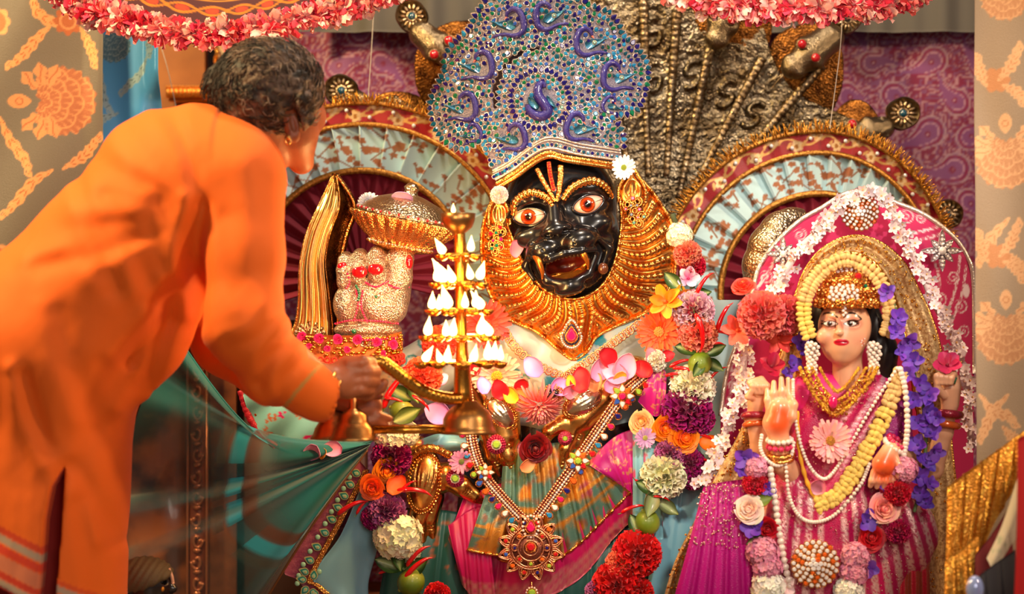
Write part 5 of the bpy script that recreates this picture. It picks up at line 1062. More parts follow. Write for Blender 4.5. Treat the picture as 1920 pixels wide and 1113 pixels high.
b = MB(); b.tube(crv([(766, 866, 44), (784, 842, 56), (812, 836, 58), (846, 850, 46)], 40), 8 * (.85 + .2 * np.abs(np.sin(np.arange(40) * .9))), 9); T.part('bangle', b, M_gld2, h3)
def ring(px, py, w, c, r=15, par=None):
    b = MB(); 
    for rr, z in ((1, 0), (.8, 5), (.6, 9)):
        for k in range(int(22 * rr)): a = k / int(22 * rr) * 2 * PI; b.ell((px + r * rr * math.cos(a), py + r * rr * math.sin(a), w + z), 2.7, 6, 4)
    b.ell((px, py, w - 2), (r, r, 10), 14, 6); o = T.part('finger_ring', b, mat('ruby_pave', (176, 22, 70), .2, .2, coat=.8, bump=('voro', 500, .5)), par, 'ruby studded ring with a green stone'); T.piece('green_stone', RNDD['lime'], px, py, w + 8, r * 1.0, parent=o)
ring(931, 829, 62, 'lime', 16, h1); ring(855, 891, 66, 'lime', 15, h3); ring(1058, 818, 58, 'red', 11, h2)
# raised silver fist studded with stones
s = SDF((618, 450, -80), (790, 650, 110), 2.0)
s.ell((700, 560, 6), (66, 54, 56), 10); s.ell((652, 570, 34), (25, 36, 30), 7); s.ell((718, 576, 32), (48, 38, 36), 8); s.ell((742, 530, 8), (30, 60, 46), 10); s.ell((690, 618, 6), (64, 20, 56), 5); s.cap((690, 640, 0), (690, 660, 0), 56, 56, 5)
for x0, x1, y0, y1, r in ((650, 648, 484, 530, 14), (676, 674, 480, 520, 16), (708, 708, 476, 518, 17)): s.chain([(x0, y0, 6), (x0, y0 + 6, 34), (x1, (y0 + y1) / 2, 50), (x1, y1, 46)], [r * .95, r, r, r * .95], 3)
s.chain([(744, 480, -4), (752, 484, 24), (752, 520, 34), (728, 544, 40)], [24, 24, 22, 18], 7)
fist = T.part('raised_fist', s.mesh(), mat('silver_pave', (228, 208, 192), .3, .9, col2=(150, 124, 104), nscale=300, kind='voronoi', ramp=(.45, .95), bump=[('voro', 330, 1.0), ('noise', 60, .2)]), label='silver fist studded with small stones')
for x, y, w, rx, ry in ((646, 501, 58, 10, 9), (678, 510, 64, 15, 12), (708, 505, 66, 15, 11), (768, 492, 44, 8, 14)):
    b = MB(); b.ell((x, y, w - 2), (rx, ry, 8), 14, 8); T.part('fingernail', b, G['red'], fist, 'dark red stone fingernail')
b = MB()
def dots(pts, n, sz=2.3):
    for p in crv(pts, n): b.ell(tuple(p), sz, 6, 4)
dots([(632, 606, 44), (660, 600, 62), (690, 600, 66), (720, 602, 62), (748, 606, 40)], 26); dots([(634, 632, 42), (690, 636, 62), (746, 632, 40)], 26); dots([(672, 545, 64), (676, 570, 66), (668, 600, 64)], 14); dots([(684, 545, 66), (682, 575, 70), (692, 602, 68)], 14); dots([(690, 530, 66), (708, 538, 68), (730, 528, 62)], 12); dots([(732, 534, 60), (748, 540, 56), (768, 538, 34)], 10); dots([(656, 514, 62), (660, 530, 62), (654, 540, 60)], 6)
T.part('red_stones', b, G['ruby'], fist, kind='stuff'); b = MB(); dots([(672, 536, 66), (678, 548, 68), (676, 562, 70)], 8, 3); b.ell((668, 620, 66), (5, 5, 4), 8, 6); b.ell((709, 556, 70), 3, 8, 6); T.part('green_stones', b, G['green'], fist, kind='stuff')
# mace with fluted head
T2 = Thing('mace', 'gold and silver mace with a fluted bowl-shaped head held in the silver fist', 'mace', 752, 470, 4.985)
ax = (.20, -.98, .05); c = (748, 474, 4)
b = MB(); b.lathe(c, [(0, -30), (20, -30), (20, 0), (34, 4), (56, 10), (60, 14), (54, 18), (66, 26), (82, 44), (93, 62), (92, 66)], axis=ax, seg=130, flute=(26, .16)); T2.part('fluted_bowl', b, mat('chased_warm', (232, 168, 100), .26, 1, bump=('voro', 300, .7)))
b = MB(); b.lathe(c, [(92, 64), (95, 68), (92, 73), (84, 76), (78, 84), (58, 98), (30, 108), (14, 112), (12, 118), (15, 124), (8, 132), (0, 134)], axis=ax, seg=60); T2.part('domed_lid', b, M_silv)
a_ = A(ax) / np.linalg.norm(ax); u = np.cross(a_, (0, 0, 1.)); u /= np.linalg.norm(u); v = np.cross(a_, u); b = MB(); b2 = MB()
for k in range(64):
    t = k / 64 * 2 * PI; d = math.cos(t) * u + math.sin(t) * v; (b if k % 2 else b2).ell(A(c) + a_ * 72 + d * 93, 3, 6, 4); b2.ell(A(c) + a_ * 15 + d * 61, 2.6, 6, 4)
    if k % 5 < 1:
        for h, r in ((30, 73), (38, 80), (46, 87), (54, 92)): b.ell(A(c) + a_ * h + d * r, 2.5, 6, 4)
T2.part('red_stone_rim', b, G['red'], kind='stuff'); T2.part('silver_bead_rim', b2, M_zari, kind='stuff')
bloom('orchid_petal', 'lilac petal lying on top of the mace head', 'petal', 'petal', 754, 370, 4.93, 20, ((200, 160, 236), (226, 190, 246)), (-.5, 0, .1), 2, parts=('blade', 'centre'))
bloom('white_mum', 'white shaggy flower tucked behind the left of the mace head', 'flower', 'mum', 690, 381, 5.0, 21, ((238, 240, 252), (206, 210, 232)), (.2, -.3, 0), 1)
# gold flame-shaped leaf beside the fist
T2 = Thing('flame_ornament', 'tall curved gold leaf with ridges standing left of the silver fist', 'ornament', 590, 626, 5.0)
vv = np.linspace(0, 1, 70); L = crv([(546, 628), (556, 600), (561, 560), (563, 500), (575, 440), (600, 382), (628, 326)], 70); Rr = crv([(624, 628), (622, 600), (616, 550), (610, 490), (618, 440), (636, 385), (630, 326)], 70)
uu = np.linspace(0, 1, 50); P = L[:, None] * (1 - uu)[None, :, None] + Rr[:, None] * uu[None, :, None]; W = 16 * np.abs(np.sin(uu * 5 * PI))[None] * np.clip((1 - vv) * 5, .1, 1)[:, None] + 26 * np.sin(uu * PI)[None] * (1 - vv * .8)[:, None]
b = MB(); b.sheet(np.concatenate([P, W[..., None]], -1), 6); T2.part('ridged_leaf', b, mat('pale_gold', (232, 194, 130), .28, 1, bump=('noise', 60, .25)))
R2 = crv([(632, 628), (636, 560), (638, 500), (650, 440), (664, 400), (660, 372), (630, 326)], 70); uu = np.linspace(0, 1, 16); P = Rr[:, None] * (1 - uu)[None, :, None] + R2[:, None] * uu[None, :, None]; W = 10 - 44 * np.sin(uu * PI * .75)[None] * np.ones((70, 1))
b = MB(); b.sheet(np.concatenate([P, W[..., None]], -1), 4); T2.part('hollow_side', b, M_dgold)
for q in (L, Rr, R2): b = MB(); b.tube(np.c_[q, np.full(70, 6.)], 2.6, 7); T2.part('rim', b, M_gld2)
b = MB()
for k in range(9):
    a = -PI / 2 + (k - 4) * .3; b.tube([(584, 632, 24), (584 + 16 * math.cos(a), 630 + 16 * math.sin(a), 34), (584 + 30 * math.cos(a), 632 + 30 * math.sin(a), 26)], [2, 5, 3], 7)
T2.part('shell_base', b, M_silv)
# sequin cuff with pink tulle flowers under the fist
T2 = Thing('sequin_cuff', 'gold sequin armband with pink fabric rosettes and red lace below the silver fist', 'armband', 655, 690, 4.96)
a = np.linspace(PI * .02, PI * .98, 60); band = lambda y, r: np.stack([655 - r * np.cos(a), y + 8 * np.sin(a) - 6, 44 * np.sin(a) - 6], -1)
b = MB(); b.sheet(np.stack([band(626, 98), band(640, 100), band(664, 100), band(690, 98)]), 4); T2.part('cloth_band', b, mat('orange_net', (206, 120, 60), .6, .2, bump=('voro', 400, .5)))
b = MB(); r = random.Random(2)
for k in range(150):
    f = r.uniform(.06, .94) * PI; y = 632 + 4 * r.randrange(8) * 1.1; b.ell((655 - 100 * math.cos(f), y + 8 * math.sin(f) - 6, 44 * math.sin(f)), (4.4, 3.4, 3), 8, 4, R=rotx(r.uniform(-.5, .5)))
T2.part('sequins', b, mat('gold_sequin', (242, 178, 76), .16, 1), kind='stuff')
b = MB(); 
for k in range(44): f = (k + .5) / 44 * PI; t = np.linspace(0, 2 * PI, 10, endpoint=False); b.tube(np.c_[655 - 100 * math.cos(f) + 4.6 * np.cos(t), 672 + 6 * (k % 2) * 1.6 + 8 * math.sin(f) - 6 + 4.6 * np.sin(t), np.full(10, 46 * math.sin(f) - 2)], 1.7, 5, closed=True)
T2.part('red_lace', b, mat('red_lace', (214, 40, 24), .5), kind='stuff')
for i, (x, y) in enumerate(((568, 630), (602, 633), (637, 635), (673, 636), (708, 640), (738, 645), (582, 648), (617, 652), (654, 654), (720, 662))):
    f = math.acos(max(-1, min(1, (655 - x) / 100))); strung(T2, 'rosette', 'rose', x, y, 10.5 if i < 6 else 7, ((238, 40, 140), (190, 10, 100)), 44 * math.sin(f) + 2, (0, 0, i), 0)
# ---------------------------------------------------------------- robe
def robe_col(v):
    x, y, w = v.T; C = np.tile(A((*lin((176, 184, 180)), 0.)), (len(v), 1)); C = mixc(C, (196, 150, 104), smooth(.5, .7, fbm(x / 60, y / 60, 2)) * .8 * smooth(640, 660, y) * smooth(1040, 1000, x)); C = mixc(C, (150, 176, 184), smooth(1130, 1170, x))
    for cx, cy, rr, sg in ((800, 640, 22, 1), (776, 678, 18, -1), (958, 690, 20, 1), (984, 716, 18, -1), (920, 640, 22, 1), (1130, 660, 18, 1), (1020, 720, 14, 1), (1110, 690, 14, -1), (740, 720, 18, 1)):
        d = np.hypot(x - cx, y - cy); an = np.arctan2(y - cy, x - cx) * sg; C = mixc(C, (40, 126, 130), smooth(2.8, 1.6, np.abs(np.mod(d - an * 2.6, 16) - 8)) * smooth(rr, rr - 2, d))
    for cx, cy in ((968, 706), (1032, 716), (742, 680), (1126, 640), (1092, 668)):
        d = np.hypot(x - cx, y - cy); an = np.arctan2(y - cy, x - cx); C = mixc(C, (16, 130, 150), smooth(14, 12, d * (1.3 - .35 * np.abs(np.cos(an * 2.5)))))
    return C
T2 = Thing('statue_robe', 'pale grey-blue satin robe with teal scroll embroidery on the lion statue', 'robe', 1060, 1100, 4.98)
s = SDF((500, 560, -180), (1420, 900, 70), 4.4)
s.ell((1065, 740, -74), (160, 130, 74), 20); s.cap((965, 640, -92), (1165, 640, -92), 56, 56, 30); s.chain([(960, 650, -66), (860, 660, -50), (740, 730, -40), (610, 790, -40)], [60, 58, 62, 66], 24); s.chain([(1160, 650, -70), (1260, 650, -80), (1340, 720, -90), (1370, 840, -90)], [62, 80, 84, 90], 24); s.ell((1350, 560, -110), (70, 80, 50), 20)
s.ell((1062, 560, -20), (70, 70, 60), 14, True)
s.disp(lambda x, y, w: 5 * (vnoise(x / 34 + y / 90, y / 60, 3) - .5)); T2.part('robe_body', s.mesh(robe_col), mat('robe_satin', vc=True, rough=.36, sheen=.2, bump=('noise', 400, .15)))
def turq(X, Y):
    C = fill(X, (128, 190, 194)); rr = np.random.default_rng(8)
    for k in range(40):
        ux, uy, c = rr.uniform(460, 720), rr.uniform(720, 860), ((196, 110, 70), (222, 30, 120))[int(rr.random() < .3)]
        for j in range(5): C = mixc(C, c, smooth(3.4, 2.2, np.hypot(X - ux - rr.uniform(-9, 9), Y - uy - rr.uniform(-9, 9))), .3)
    return C
L = crv([(458, 736), (478, 790), (520, 836), (580, 852), (660, 862)], 60); Tp = crv([(590, 680), (600, 690), (630, 700), (680, 720), (740, 760)], 60); u = np.linspace(0, 1, 70); P = Tp[None] * (1 - u)[:, None, None] + L[None] * u[:, None, None]
W = 40 * np.sin(u * PI * .8)[:, None] + 5 * np.sin(np.linspace(0, 22, 60))[None] * u[:, None]; b = MB(); b.sheet(np.concatenate([P, W[..., None] + 6], -1), 4, col=turq(P[..., 0], P[..., 1])); sl = T2.part('sleeve', b, mat('turquoise_satin', vc=True, rough=.38, bump=('noise', 420, .2)), label='turquoise sleeve with gold and pink flowers')
for off, rad, m, nm in ((-4, 7, mat('red_braid', (168, 12, 40), .5, .1, bump=('voro', 420, .8)), 'red_border'), (11, 5, M_gld2, 'gold_border')):
    b = MB(); q = crv([(458 + off, 730), (478 + off, 788 - abs(off) * .3), (522 + off * .6, 832 - off)], 40); b.tube(np.c_[q, 26 + 0 * q[:, 0]], rad * (.85 + .2 * np.abs(np.sin(np.arange(40) * .9))), 8); T2.part(nm, b, m, sl)
# ---------------------------------------------------------------- pleated brocade skirt and magenta underskirt
def skirt(name, label, top, bot, npl, amp, cf, m, Y, w0=0, hem=None, cat='skirt'):
    n = npl * 14; tp = crv(top, n); bt = crv(bot, n); v = np.linspace(0, 1, 40); P = tp[None] * (1 - v)[:, None, None] + bt[None] * v[:, None, None]; ph = np.linspace(0, npl, n)
    fold = (np.mod(ph, 1) ** .7 - .5) + .3 * np.sin(ph * 2 * PI); W = w0 + amp * fold[None] * (.35 + .65 * v)[:, None] + 14 * np.sin(v * PI)[:, None]
    T3 = Thing(name, label, cat, tp[:, 0].mean(), bt[:, 1].max(), Y); b = MB(); b.sheet(np.concatenate([P, W[..., None]], -1), 3, col=cf(P[..., 0], P[..., 1], np.repeat(ph[None], 40, 0), np.repeat(v[:, None], n, 1))); T3.part('pleats', b, m)
    if hem: b = MB(); b.tube(np.c_[bt, W[-1] + 1], 3.2 * (.8 + .25 * np.abs(np.sin(np.arange(n)))), 6); T3.part('hem', b, hem)
    return T3
M_brocade = mat('shot_brocade', vc=True, rough=.34, bump=[('noise', 380, .4), ('weave', 800, .2)])
def broc(X, Y, ph, v):
    C = fill(X, (90, 128, 112), .2); n = fbm(X / 34, Y / 34, 5, 4); C = mixc(C, (216, 144, 54), smooth(.48, .60, n), .55); C = mixc(C, (176, 84, 104), smooth(.60, .70, fbm(X / 26, Y / 40, 9)), .3); C = mixc(C, (226, 156, 60), smooth(.03, .01, np.abs(v - .55)), .6); C = mixc(C, (220, 150, 60), smooth(.03, .015, np.abs(v - .72)) , .6); return mixc(C, (160, 90, 60), smooth(.55, .7, fbm(X / 14, Y / 14, 4)) * .7, .4)
def mag(X, Y, ph, v): C = fill(X, (186, 12, 84)); C = mixc(C, (206, 130, 120), smooth(.80, .84, v) * (.5 + .5 * np.sin(X / 3) * np.sin(Y / 3)), .5); return C
M_mag = mat('magenta_silk', vc=True, rough=.36, sheen=.2, bump=('weave', 800, .2))
skirt('underskirt', 'magenta silk underskirt with a woven border below the brocade pleats', [(870, 930), (960, 900), (1080, 880), (1190, 850)], [(840, 1010), (880, 1090), (960, 1140), (1080, 1090), (1150, 1010), (1190, 970)], 9, 12, mag, M_mag, 4.955)
skirt('pleated_skirt', 'teal and gold brocade skirt fanned in pleats behind the jewelled pendant', [(946, 826), (985, 828), (1030, 830), (1075, 826), (1110, 820)], [(930, 1046), (985, 1060), (1030, 1056), (1086, 1018), (1128, 976), (1186, 918)], 8, 26, broc, M_brocade, 4.942, hem=M_gld2)
skirt('brocade_cloth', 'square brocade panel hanging left of the jewelled pendant', [(910, 925), (935, 930), (960, 936)], [(876, 1030), (906, 1036), (936, 1040)], 2, 8, broc, M_brocade, 4.915, hem=M_gld2, cat='cloth')
skirt('magenta_scarf', 'folded magenta scarf hanging below the lower gold claw', [(840, 985), (880, 955), (912, 945)], [(866, 1096), (890, 1120), (930, 1126)], 3, 12, mag, M_mag, 4.935, cat='scarf')
def fuch(X, Y, ph, v): C = fill(X, (196, 22, 128)); n = fbm(X / 16, Y / 16, 8, 3); return mixc(C, (226, 150, 110), smooth(.03, .012, np.abs(n - .47)), .5)
skirt('fuchsia_scarf', 'fuchsia scarf with gold scrollwork right of the long necklace', [(1100, 868), (1150, 820), (1196, 800)], [(1150, 900), (1180, 920), (1196, 940)], 3, 7, fuch, M_mag, 4.92, cat='scarf'); skirt('fuchsia_scarf', 'pointed fuchsia fold with gold veins beside the peach rose', [(1222, 690), (1236, 680), (1250, 700)], [(1196, 752), (1226, 780), (1246, 770)], 2, 6, fuch, M_mag, 4.90, cat='scarf')
def green(X, Y, ph, v): C = fill(X, (36, 84, 76)); return mixc(C, (170, 96, 60), smooth(.62, .7, fbm(X / 20, Y / 20, 3)), .3)
skirt('green_drape', 'dark green satin drape at the bottom below the gold claws', [(740, 950), (860, 960), (1000, 1000), (1130, 1000), (1230, 960)], [(700, 1178), (840, 1180), (1000, 1182), (1130, 1180), (1290, 1178)], 10, 18, green, mat('green_satin', vc=True, rough=.34), 4.975, cat='drape')
def sash(X, Y, ph, v): C = fill(X, (120, 180, 196)); return mixc(C, (186, 70, 110), smooth(.56, .62, fbm(X / 12, Y / 12, 3)) * smooth(.35, .2, np.mod(ph, 1)))
skirt('satin_scarf', 'pale blue satin sash running down beside the cream carnation', [(1186, 800), (1206, 806), (1236, 830)], [(1186, 1010), (1206, 1016), (1244, 1010)], 2, 8, sash, mat('robe_satin'), 4.91, cat='scarf')
skirt('satin_scarf', 'pale blue satin fold draped above the lower gold claw', [(790, 822), (830, 812), (900, 822)], [(766, 880), (800, 850), (890, 842)], 2, 8, sash, mat('robe_satin'), 4.95, cat='scarf')
def wineb(X, Y, ph, v): C = fill(X, (116, 176, 196)); return C
skirt('satin_cloth', 'pale blue satin panel right of the lower garland by the goddess\'s pink cloth', [(1240, 900), (1280, 880), (1330, 900)], [(1200, 1190), (1240, 1200), (1300, 1190)], 2, 8, wineb, mat('robe_satin'), 4.96, cat='cloth')
# pale blue panel with a peacock-feather border, lower left
T2 = Thing('feather_border_panel', 'blue satin panel edged with teal feather motifs and gold beads at the lower left', 'cloth', 640, 1140, 4.9)
P = A([[(682, 900), (640, 1000), (588, 1084), (640, 1150)], [(706, 940), (680, 1010), (650, 1090), (680, 1160)], [(716, 980), (704, 1040), (690, 1100), (700, 1170)]], float); G2 = np.stack([crv(P[i], 60) for i in range(3)]); v = np.linspace(0, 1, 24); S_ = np.stack([crv(G2[:, j], 24) for j in range(60)], 1)
b = MB(); b.sheet(np.concatenate([S_, (8 * np.sin(np.linspace(0, 5, 24)))[:, None, None] * np.ones((1, 60, 1)) + 4], -1), 4); T2.part('satin', b, mat('blue_satin_plain', (126, 178, 196), .34, sheen=.2))
e = crv([(690, 880), (640, 976), (586, 1080), (600, 1098), (660, 1150)], 90); o = crv([(664, 850), (606, 948), (536, 1062), (560, 1090), (640, 1170)], 90); b = MB(); b.sheet(np.stack([np.c_[e, np.full(90, 8.)], np.c_[(e + o) / 2, np.full(90, 10.)], np.c_[o, np.full(90, 4.)]]), 3); T2.part('wine_border', b, mat('wine_silk', (132, 44, 72), .5, bump=('noise', 300, .4), col2=(160, 74, 90), nscale=60))
b = MB()
for k in range(3): b.tube(np.c_[e + A([k * 3.5 - 5, -1.]), np.full(90, 13.)], 2.4 * (.7 + .45 * np.abs(np.sin(np.arange(90) * 1.57))), 6)
T2.part('gold_bead_rows', b, M_gld2, kind='stuff')
fm = MB(); t = np.linspace(0, 2 * PI, 20, endpoint=False); dr = lambda s_: np.stack([s_ * .6 * np.sin(t) * np.where(np.cos(t) > 0, 1 - .6 * np.cos(t), 1), -s_ * .8 * np.cos(t)], -1)
for s_, z, mi in ((1, .1, 0), (.78, .18, 1), (.48, .26, 2), (.22, .34, 0)): fm.prism(dr(s_) + A([0, (1 - s_) * .35]), z - .1, z, 0, mi=mi)
FE = fm.data('feather_eye', [mat('pale_gold_thread', (206, 186, 120), .4, .6), mat('teal_thread', (20, 120, 110), .4), mat('mint_thread', (150, 196, 160), .4)], flat=True); MINT = MB().ell((0, 0, 0), (1, 1, .4), 10, 6).data('mint_dot', mat('mint_thread'))
for i, k in enumerate(range(3, 88, 5)):
    tn = e[min(k + 1, 89)] - e[k - 1] + 0.; tn /= np.linalg.norm(tn); n_ = A([-tn[1], tn[0]]); n_ = n_ if n_ @ (o[k] - e[k]) > 0 else -n_; p = e[k] + n_ * 18
    T2.piece('feather_motif', FE, p[0], p[1], 14, 13, rot2(math.atan2(n_[0], -n_[1]))); p = (e[k] + e[min(k + 2, 89)]) / 2 + n_ * 24 + tn * 8; T2.piece('mint_dot', MINT, p[0], p[1], 14, 5)
# ---------------------------------------------------------------- necklaces
T2 = Thing('chain_necklace', 'rose gold necklace of linked loops under the point of the mane', 'necklace', 1058, 704, 4.945)
lk = MB(); t = np.linspace(0, 2 * PI, 12, endpoint=False); lk.tube(np.c_[np.cos(t) * .8, np.sin(t), 0 * t], .28, 6, closed=True); lk.tube(np.c_[np.cos(t) * .3, np.sin(t) * .4, 0 * t + .2], .16, 5, closed=True); LK = lk.data('link', mat('rose_gold', (232, 160, 120), .24, 1, bump=('voro', 500, .3)))
for pts, n in (([(948, 622, -2), (962, 646, 4), (990, 672, 10), (1024, 692, 16), (1058, 706, 20)], 15), ([(1058, 706, 20), (1090, 684, 16), (1130, 656, 10), (1166, 630, 6), (1204, 602, 0)], 21)):
    p = crv(pts, n)
    for i in range(n - 1): d = p[i + 1] - p[i]; T2.piece('link', LK, p[i, 0], p[i, 1], p[i, 2] + (i % 2) * 2, 7.4, rot2(math.atan2(d[1], d[0])))
T2 = Thing('necklace', 'long rose gold necklace with coloured drop stones, hanging in a V to a round pendant', 'necklace', 995, 1085, 4.895)
bead = MB(); M_rose = mat('rose_gold'); r = random.Random(5); DC = ('red', 'lime', 'blue', 'orange', 'navy', 'ruby', 'clear', 'cyan')
for pts, side, nm in (([(872, 700, -6), (880, 760, 0), (886, 830, 10), (906, 886, 14), (944, 934, 16), (986, 978, 16)], -1, 'left'), ([(1216, 698, 0), (1166, 742, 14), (1120, 806, 20), (1082, 862, 20), (1040, 922, 18), (1004, 972, 16)], 1, 'right')):
    p = crv(pts, 70); tn = np.gradient(p, axis=0); tn /= np.linalg.norm(tn, axis=1)[:, None]; nr = np.stack([-tn[:, 1], tn[:, 0], 0 * tn[:, 0]], -1); nr *= np.where((nr[:, 0] * side > 0), 1, -1)[:, None]
    for k in range(4): 
        b = MB(); q = p + nr * (k - 1.5) * 5.6; qq = crv(q, 230); b.tube(qq, 2.9 * (.45 + .7 * np.abs(np.sin(np.arange(230) * .82))), 6); T2.part('bead_row', b, M_rose if k != 2 else M_zari)
    b = MB(); b.tube(p + A([0, 0, -3.]), 11, 6, flat=.15); T2.part('backing', b, mat('dark_lining', (60, 40, 70), .5))
    for j, i in enumerate(range(4, 68, 4)):
        q = p[i] + nr[i] * 16; T2.piece('drop_stone', GDROPD[DC[j % 8]], q[0], q[1], q[2], 13, rot2(math.atan2(-nr[i][0], nr[i][1])))
def rosette(cx, cy, w, r0, center, par=None):
    o = None
    for k in range(8): a = k / 8 * 2 * PI; T2.piece('rosette_stone', GDROPD[('clear', 'red', 'clear', 'blue', 'clear', 'lime', 'clear', 'orange')[k]], cx + r0 * .66 * math.cos(a), cy + r0 * .66 * math.sin(a), w, r0 * .62, rot2(a + PI / 2))
    T2.piece('rosette_stone', GRNDD[center], cx, cy, w + 3, r0 * .7)
rosette(1166, 742, 18, 21, 'ruby'); rosette(1083, 862, 24, 20, 'lime'); rosette(910, 884, 18, 16, 'clear')
# round pendant
cx, cy, w = 995, 1024, 20; PD = []
b = MB()
for rr, rad in ((24, 2.2), (36, 2.2), (40, 1.6), (14, 1.8)):
    t = np.linspace(0, 2 * PI, 100, endpoint=False); b.tube(np.c_[cx + rr * np.cos(t), cy + rr * np.sin(t), np.full(100, w + (6 if rr < 30 else 2))], rad * (.7 + .4 * np.abs(np.sin(np.arange(100) * 1.57))), 6, closed=True)
for k in range(12):
    a = k / 12 * 2 * PI + .26; n_ = A([math.cos(a), math.sin(a)]); m_ = A([-n_[1], n_[0]]); c0 = A([cx, cy])
    q = crv([c0 + n_ * 36 - m_ * 9, c0 + n_ * 48 - m_ * 10, c0 + n_ * 62, c0 + n_ * 48 + m_ * 10, c0 + n_ * 36 + m_ * 9], 20); b.prism(q, w - 5, w - 1, 1)
    for s_ in (1, .62): q = crv([c0 + n_ * 38 - m_ * 8 * s_, c0 + n_ * 48 - m_ * 10 * s_, c0 + n_ * (56 + 6 * s_), c0 + n_ * 48 + m_ * 10 * s_, c0 + n_ * 38 + m_ * 8 * s_], 24); b.tube(np.c_[q, np.full(24, w + 1.)], 1.9 * (.75 + .4 * np.abs(np.sin(np.arange(24) * 1.57))), 6)
for k in range(8): a = k / 8 * 2 * PI; t = np.linspace(0, 2 * PI, 14, endpoint=False); b.tube(np.c_[cx + 30 * math.cos(a) + 6 * np.cos(t), cy + 30 * math.sin(a) + 6 * np.sin(t), np.full(14, w + 4)], 1.5, 5, closed=True)
pd = T2.part('pendant', b, M_rose); b = MB(); b.lathe((cx, cy, w - 6), [(0, 0), (40, 0), (40, 4), (0, 6)], axis=(0, 0, 1), seg=30); T2.part('pendant_back', b, mat('dark_lining2', (170, 104, 84), .35, .8, bump=('voro', 500, .8)), pd)
for k in range(12): a = k / 12 * 2 * PI + .26; T2.piece('stone', GRNDD[('red', 'lime', 'navy', 'red', 'orange', 'blue')[k % 6]], cx + 48 * math.cos(a), cy + 48 * math.sin(a), w + 2, 8, parent=pd)
for k in range(8): a = k / 8 * 2 * PI; T2.piece('stone', GRNDD[('navy', 'orange', 'lime', 'red')[k % 4]], cx + 30 * math.cos(a), cy + 30 * math.sin(a), w + 5, 7, parent=pd)
T2.piece('stone', GRNDD['red'], cx, cy - 2, w + 10, 17, parent=pd); T2.piece('stone', GDROPD['ruby'], 995, 986, w + 8, 20, parent=pd)
for k in range(16): a = k / 16 * 2 * PI; T2.piece('stone', GRNDD['clear'], 995 + 15 * math.sin(a), 984 - 20 * math.cos(a), w + 4, 5, parent=pd)
b = MB(); b.tube([(997, 1088, w), (997, 1098, w)], 1.6, 6); pdr = T2.part('pendant_drop', b, M_rose); T2.piece('stone', GRNDD['lime'], 997, 1108, w, 15, parent=pdr)
for k in range(12): a = k / 12 * 2 * PI; T2.piece('stone', GRNDD['clear'], 997 + 10 * math.cos(a), 1108 + 10 * math.sin(a), w, 4, parent=pdr)
b = MB(); b.ell((1034, 737, 0), (15, 9, 9), 16, 8); T2 = Thing('oval_brooch', 'oval black stone brooch with a gold beaded rim above the pink chrysanthemum', 'brooch', 1034, 737, 4.875); T2.part('black_stone', b, G['black']); b = MB(); t = np.linspace(0, 2 * PI, 26, endpoint=False)
for rr in (1, 1.35): 
    for a in t: b.ell((1034 + 18 * rr * math.cos(a), 738 + 11 * rr * math.sin(a), -2), 2.4, 6, 4)
T2.part('beaded_rim', b, M_gld2, kind='stuff')
# ================================================================ the goddess on her magenta throne
YG = 4.72
def scroll(C, X, Y, cx, cy, r, sg, c, rot=0):
    d = np.hypot(X - cx, Y - cy); an = (np.arctan2(Y - cy, X - cx) + rot) * sg; return mixc(C, c, smooth(2.2, 1.0, np.abs(np.mod(d - an * r / 6.28 * .55, r * .55) - r * .27)) * smooth(r, r - 1.5, d) * (.6 + .4 * np.sin(d * 2.4 + an * 9)), .5)
THO = [(1348, 1150), (1352, 780), (1364, 700), (1384, 640), (1411, 552), (1424, 502), (1456, 455), (1500, 414), (1541, 390), (1585, 364), (1628, 358), (1677, 378), (1734, 402), (1787, 442), (1815, 482), (1826, 530), (1828, 700), (1826, 1150)]
T = Thing('throne_back', 'magenta throne back with silver scroll embroidery rising behind the small goddess', 'throne', 1590, 1150, 4.90)
gx = np.arange(1340, 1836, 2.6); gy = np.arange(352, 1150, 2.6); X, Y = np.meshgrid(gx, gy, indexing='ij'); xs = np.interp(gy, [358, 364, 390, 414, 455, 502, 552, 640, 700, 780, 1150], [1606, 1585, 1541, 1500, 1456, 1424, 1411, 1384, 1364, 1352, 1348]); xe = np.interp(gy, [358, 378, 402, 442, 482, 530, 700, 1150], [1630, 1677, 1734, 1787, 1815, 1826, 1828, 1826])
u = np.linspace(0, 1, 200); X = xs[None] + u[:, None] * (xe - xs)[None]; Y = np.repeat(gy[None], 200, 0); C = fill(X, (176, 0, 82)); SV = (226, 206, 216)
for cx, cy, r, sg in ((1700, 404, 15, 1), (1726, 408, 12, -1), (1760, 560, 15, 1), (1800, 575, 15, -1), (1806, 620, 13, 1), (1450, 545, 15, 1), (1436, 520, 14, -1), (1380, 690, 15, 1), (1374, 720, 13, -1), (1540, 412, 12, 1), (1500, 440, 13, -1), (1786, 520, 14, 1), (1810, 700, 12, -1), (1368, 660, 12, 1)): C = scroll(C, X, Y, cx, cy, r, sg, SV)
for x0, y0, x1, y1 in ((1700, 440, 1770, 420), (1710, 452, 1770, 436), (1770, 600, 1800, 480), (1780, 610, 1812, 500), (1430, 560, 1470, 470), (1420, 540, 1456, 470), (1362, 760, 1372, 690), (1760, 540, 1740, 470)):
    C = mixc(C, SV, smooth(3.6, 2, dline(X, Y, crv([(x0, y0), ((x0 + x1) / 2 + 6, (y0 + y1) / 2), (x1, y1)], 8))) * (.15 + .7 * (vnoise(X / 2.6, Y / 2.6, 3) > .5)), .6)
for cx, cy in ((1806, 656), (1812, 545)): C = mixc(C, SV, smooth(.9, .7, np.hypot((X - cx) / 8, (Y - cy) / 16)), .6)
W = 26 * np.sqrt(np.clip(1 - (2 * u - 1) ** 2, 0, 1))[:, None] * smooth(350, 470, gy)[None] - 10
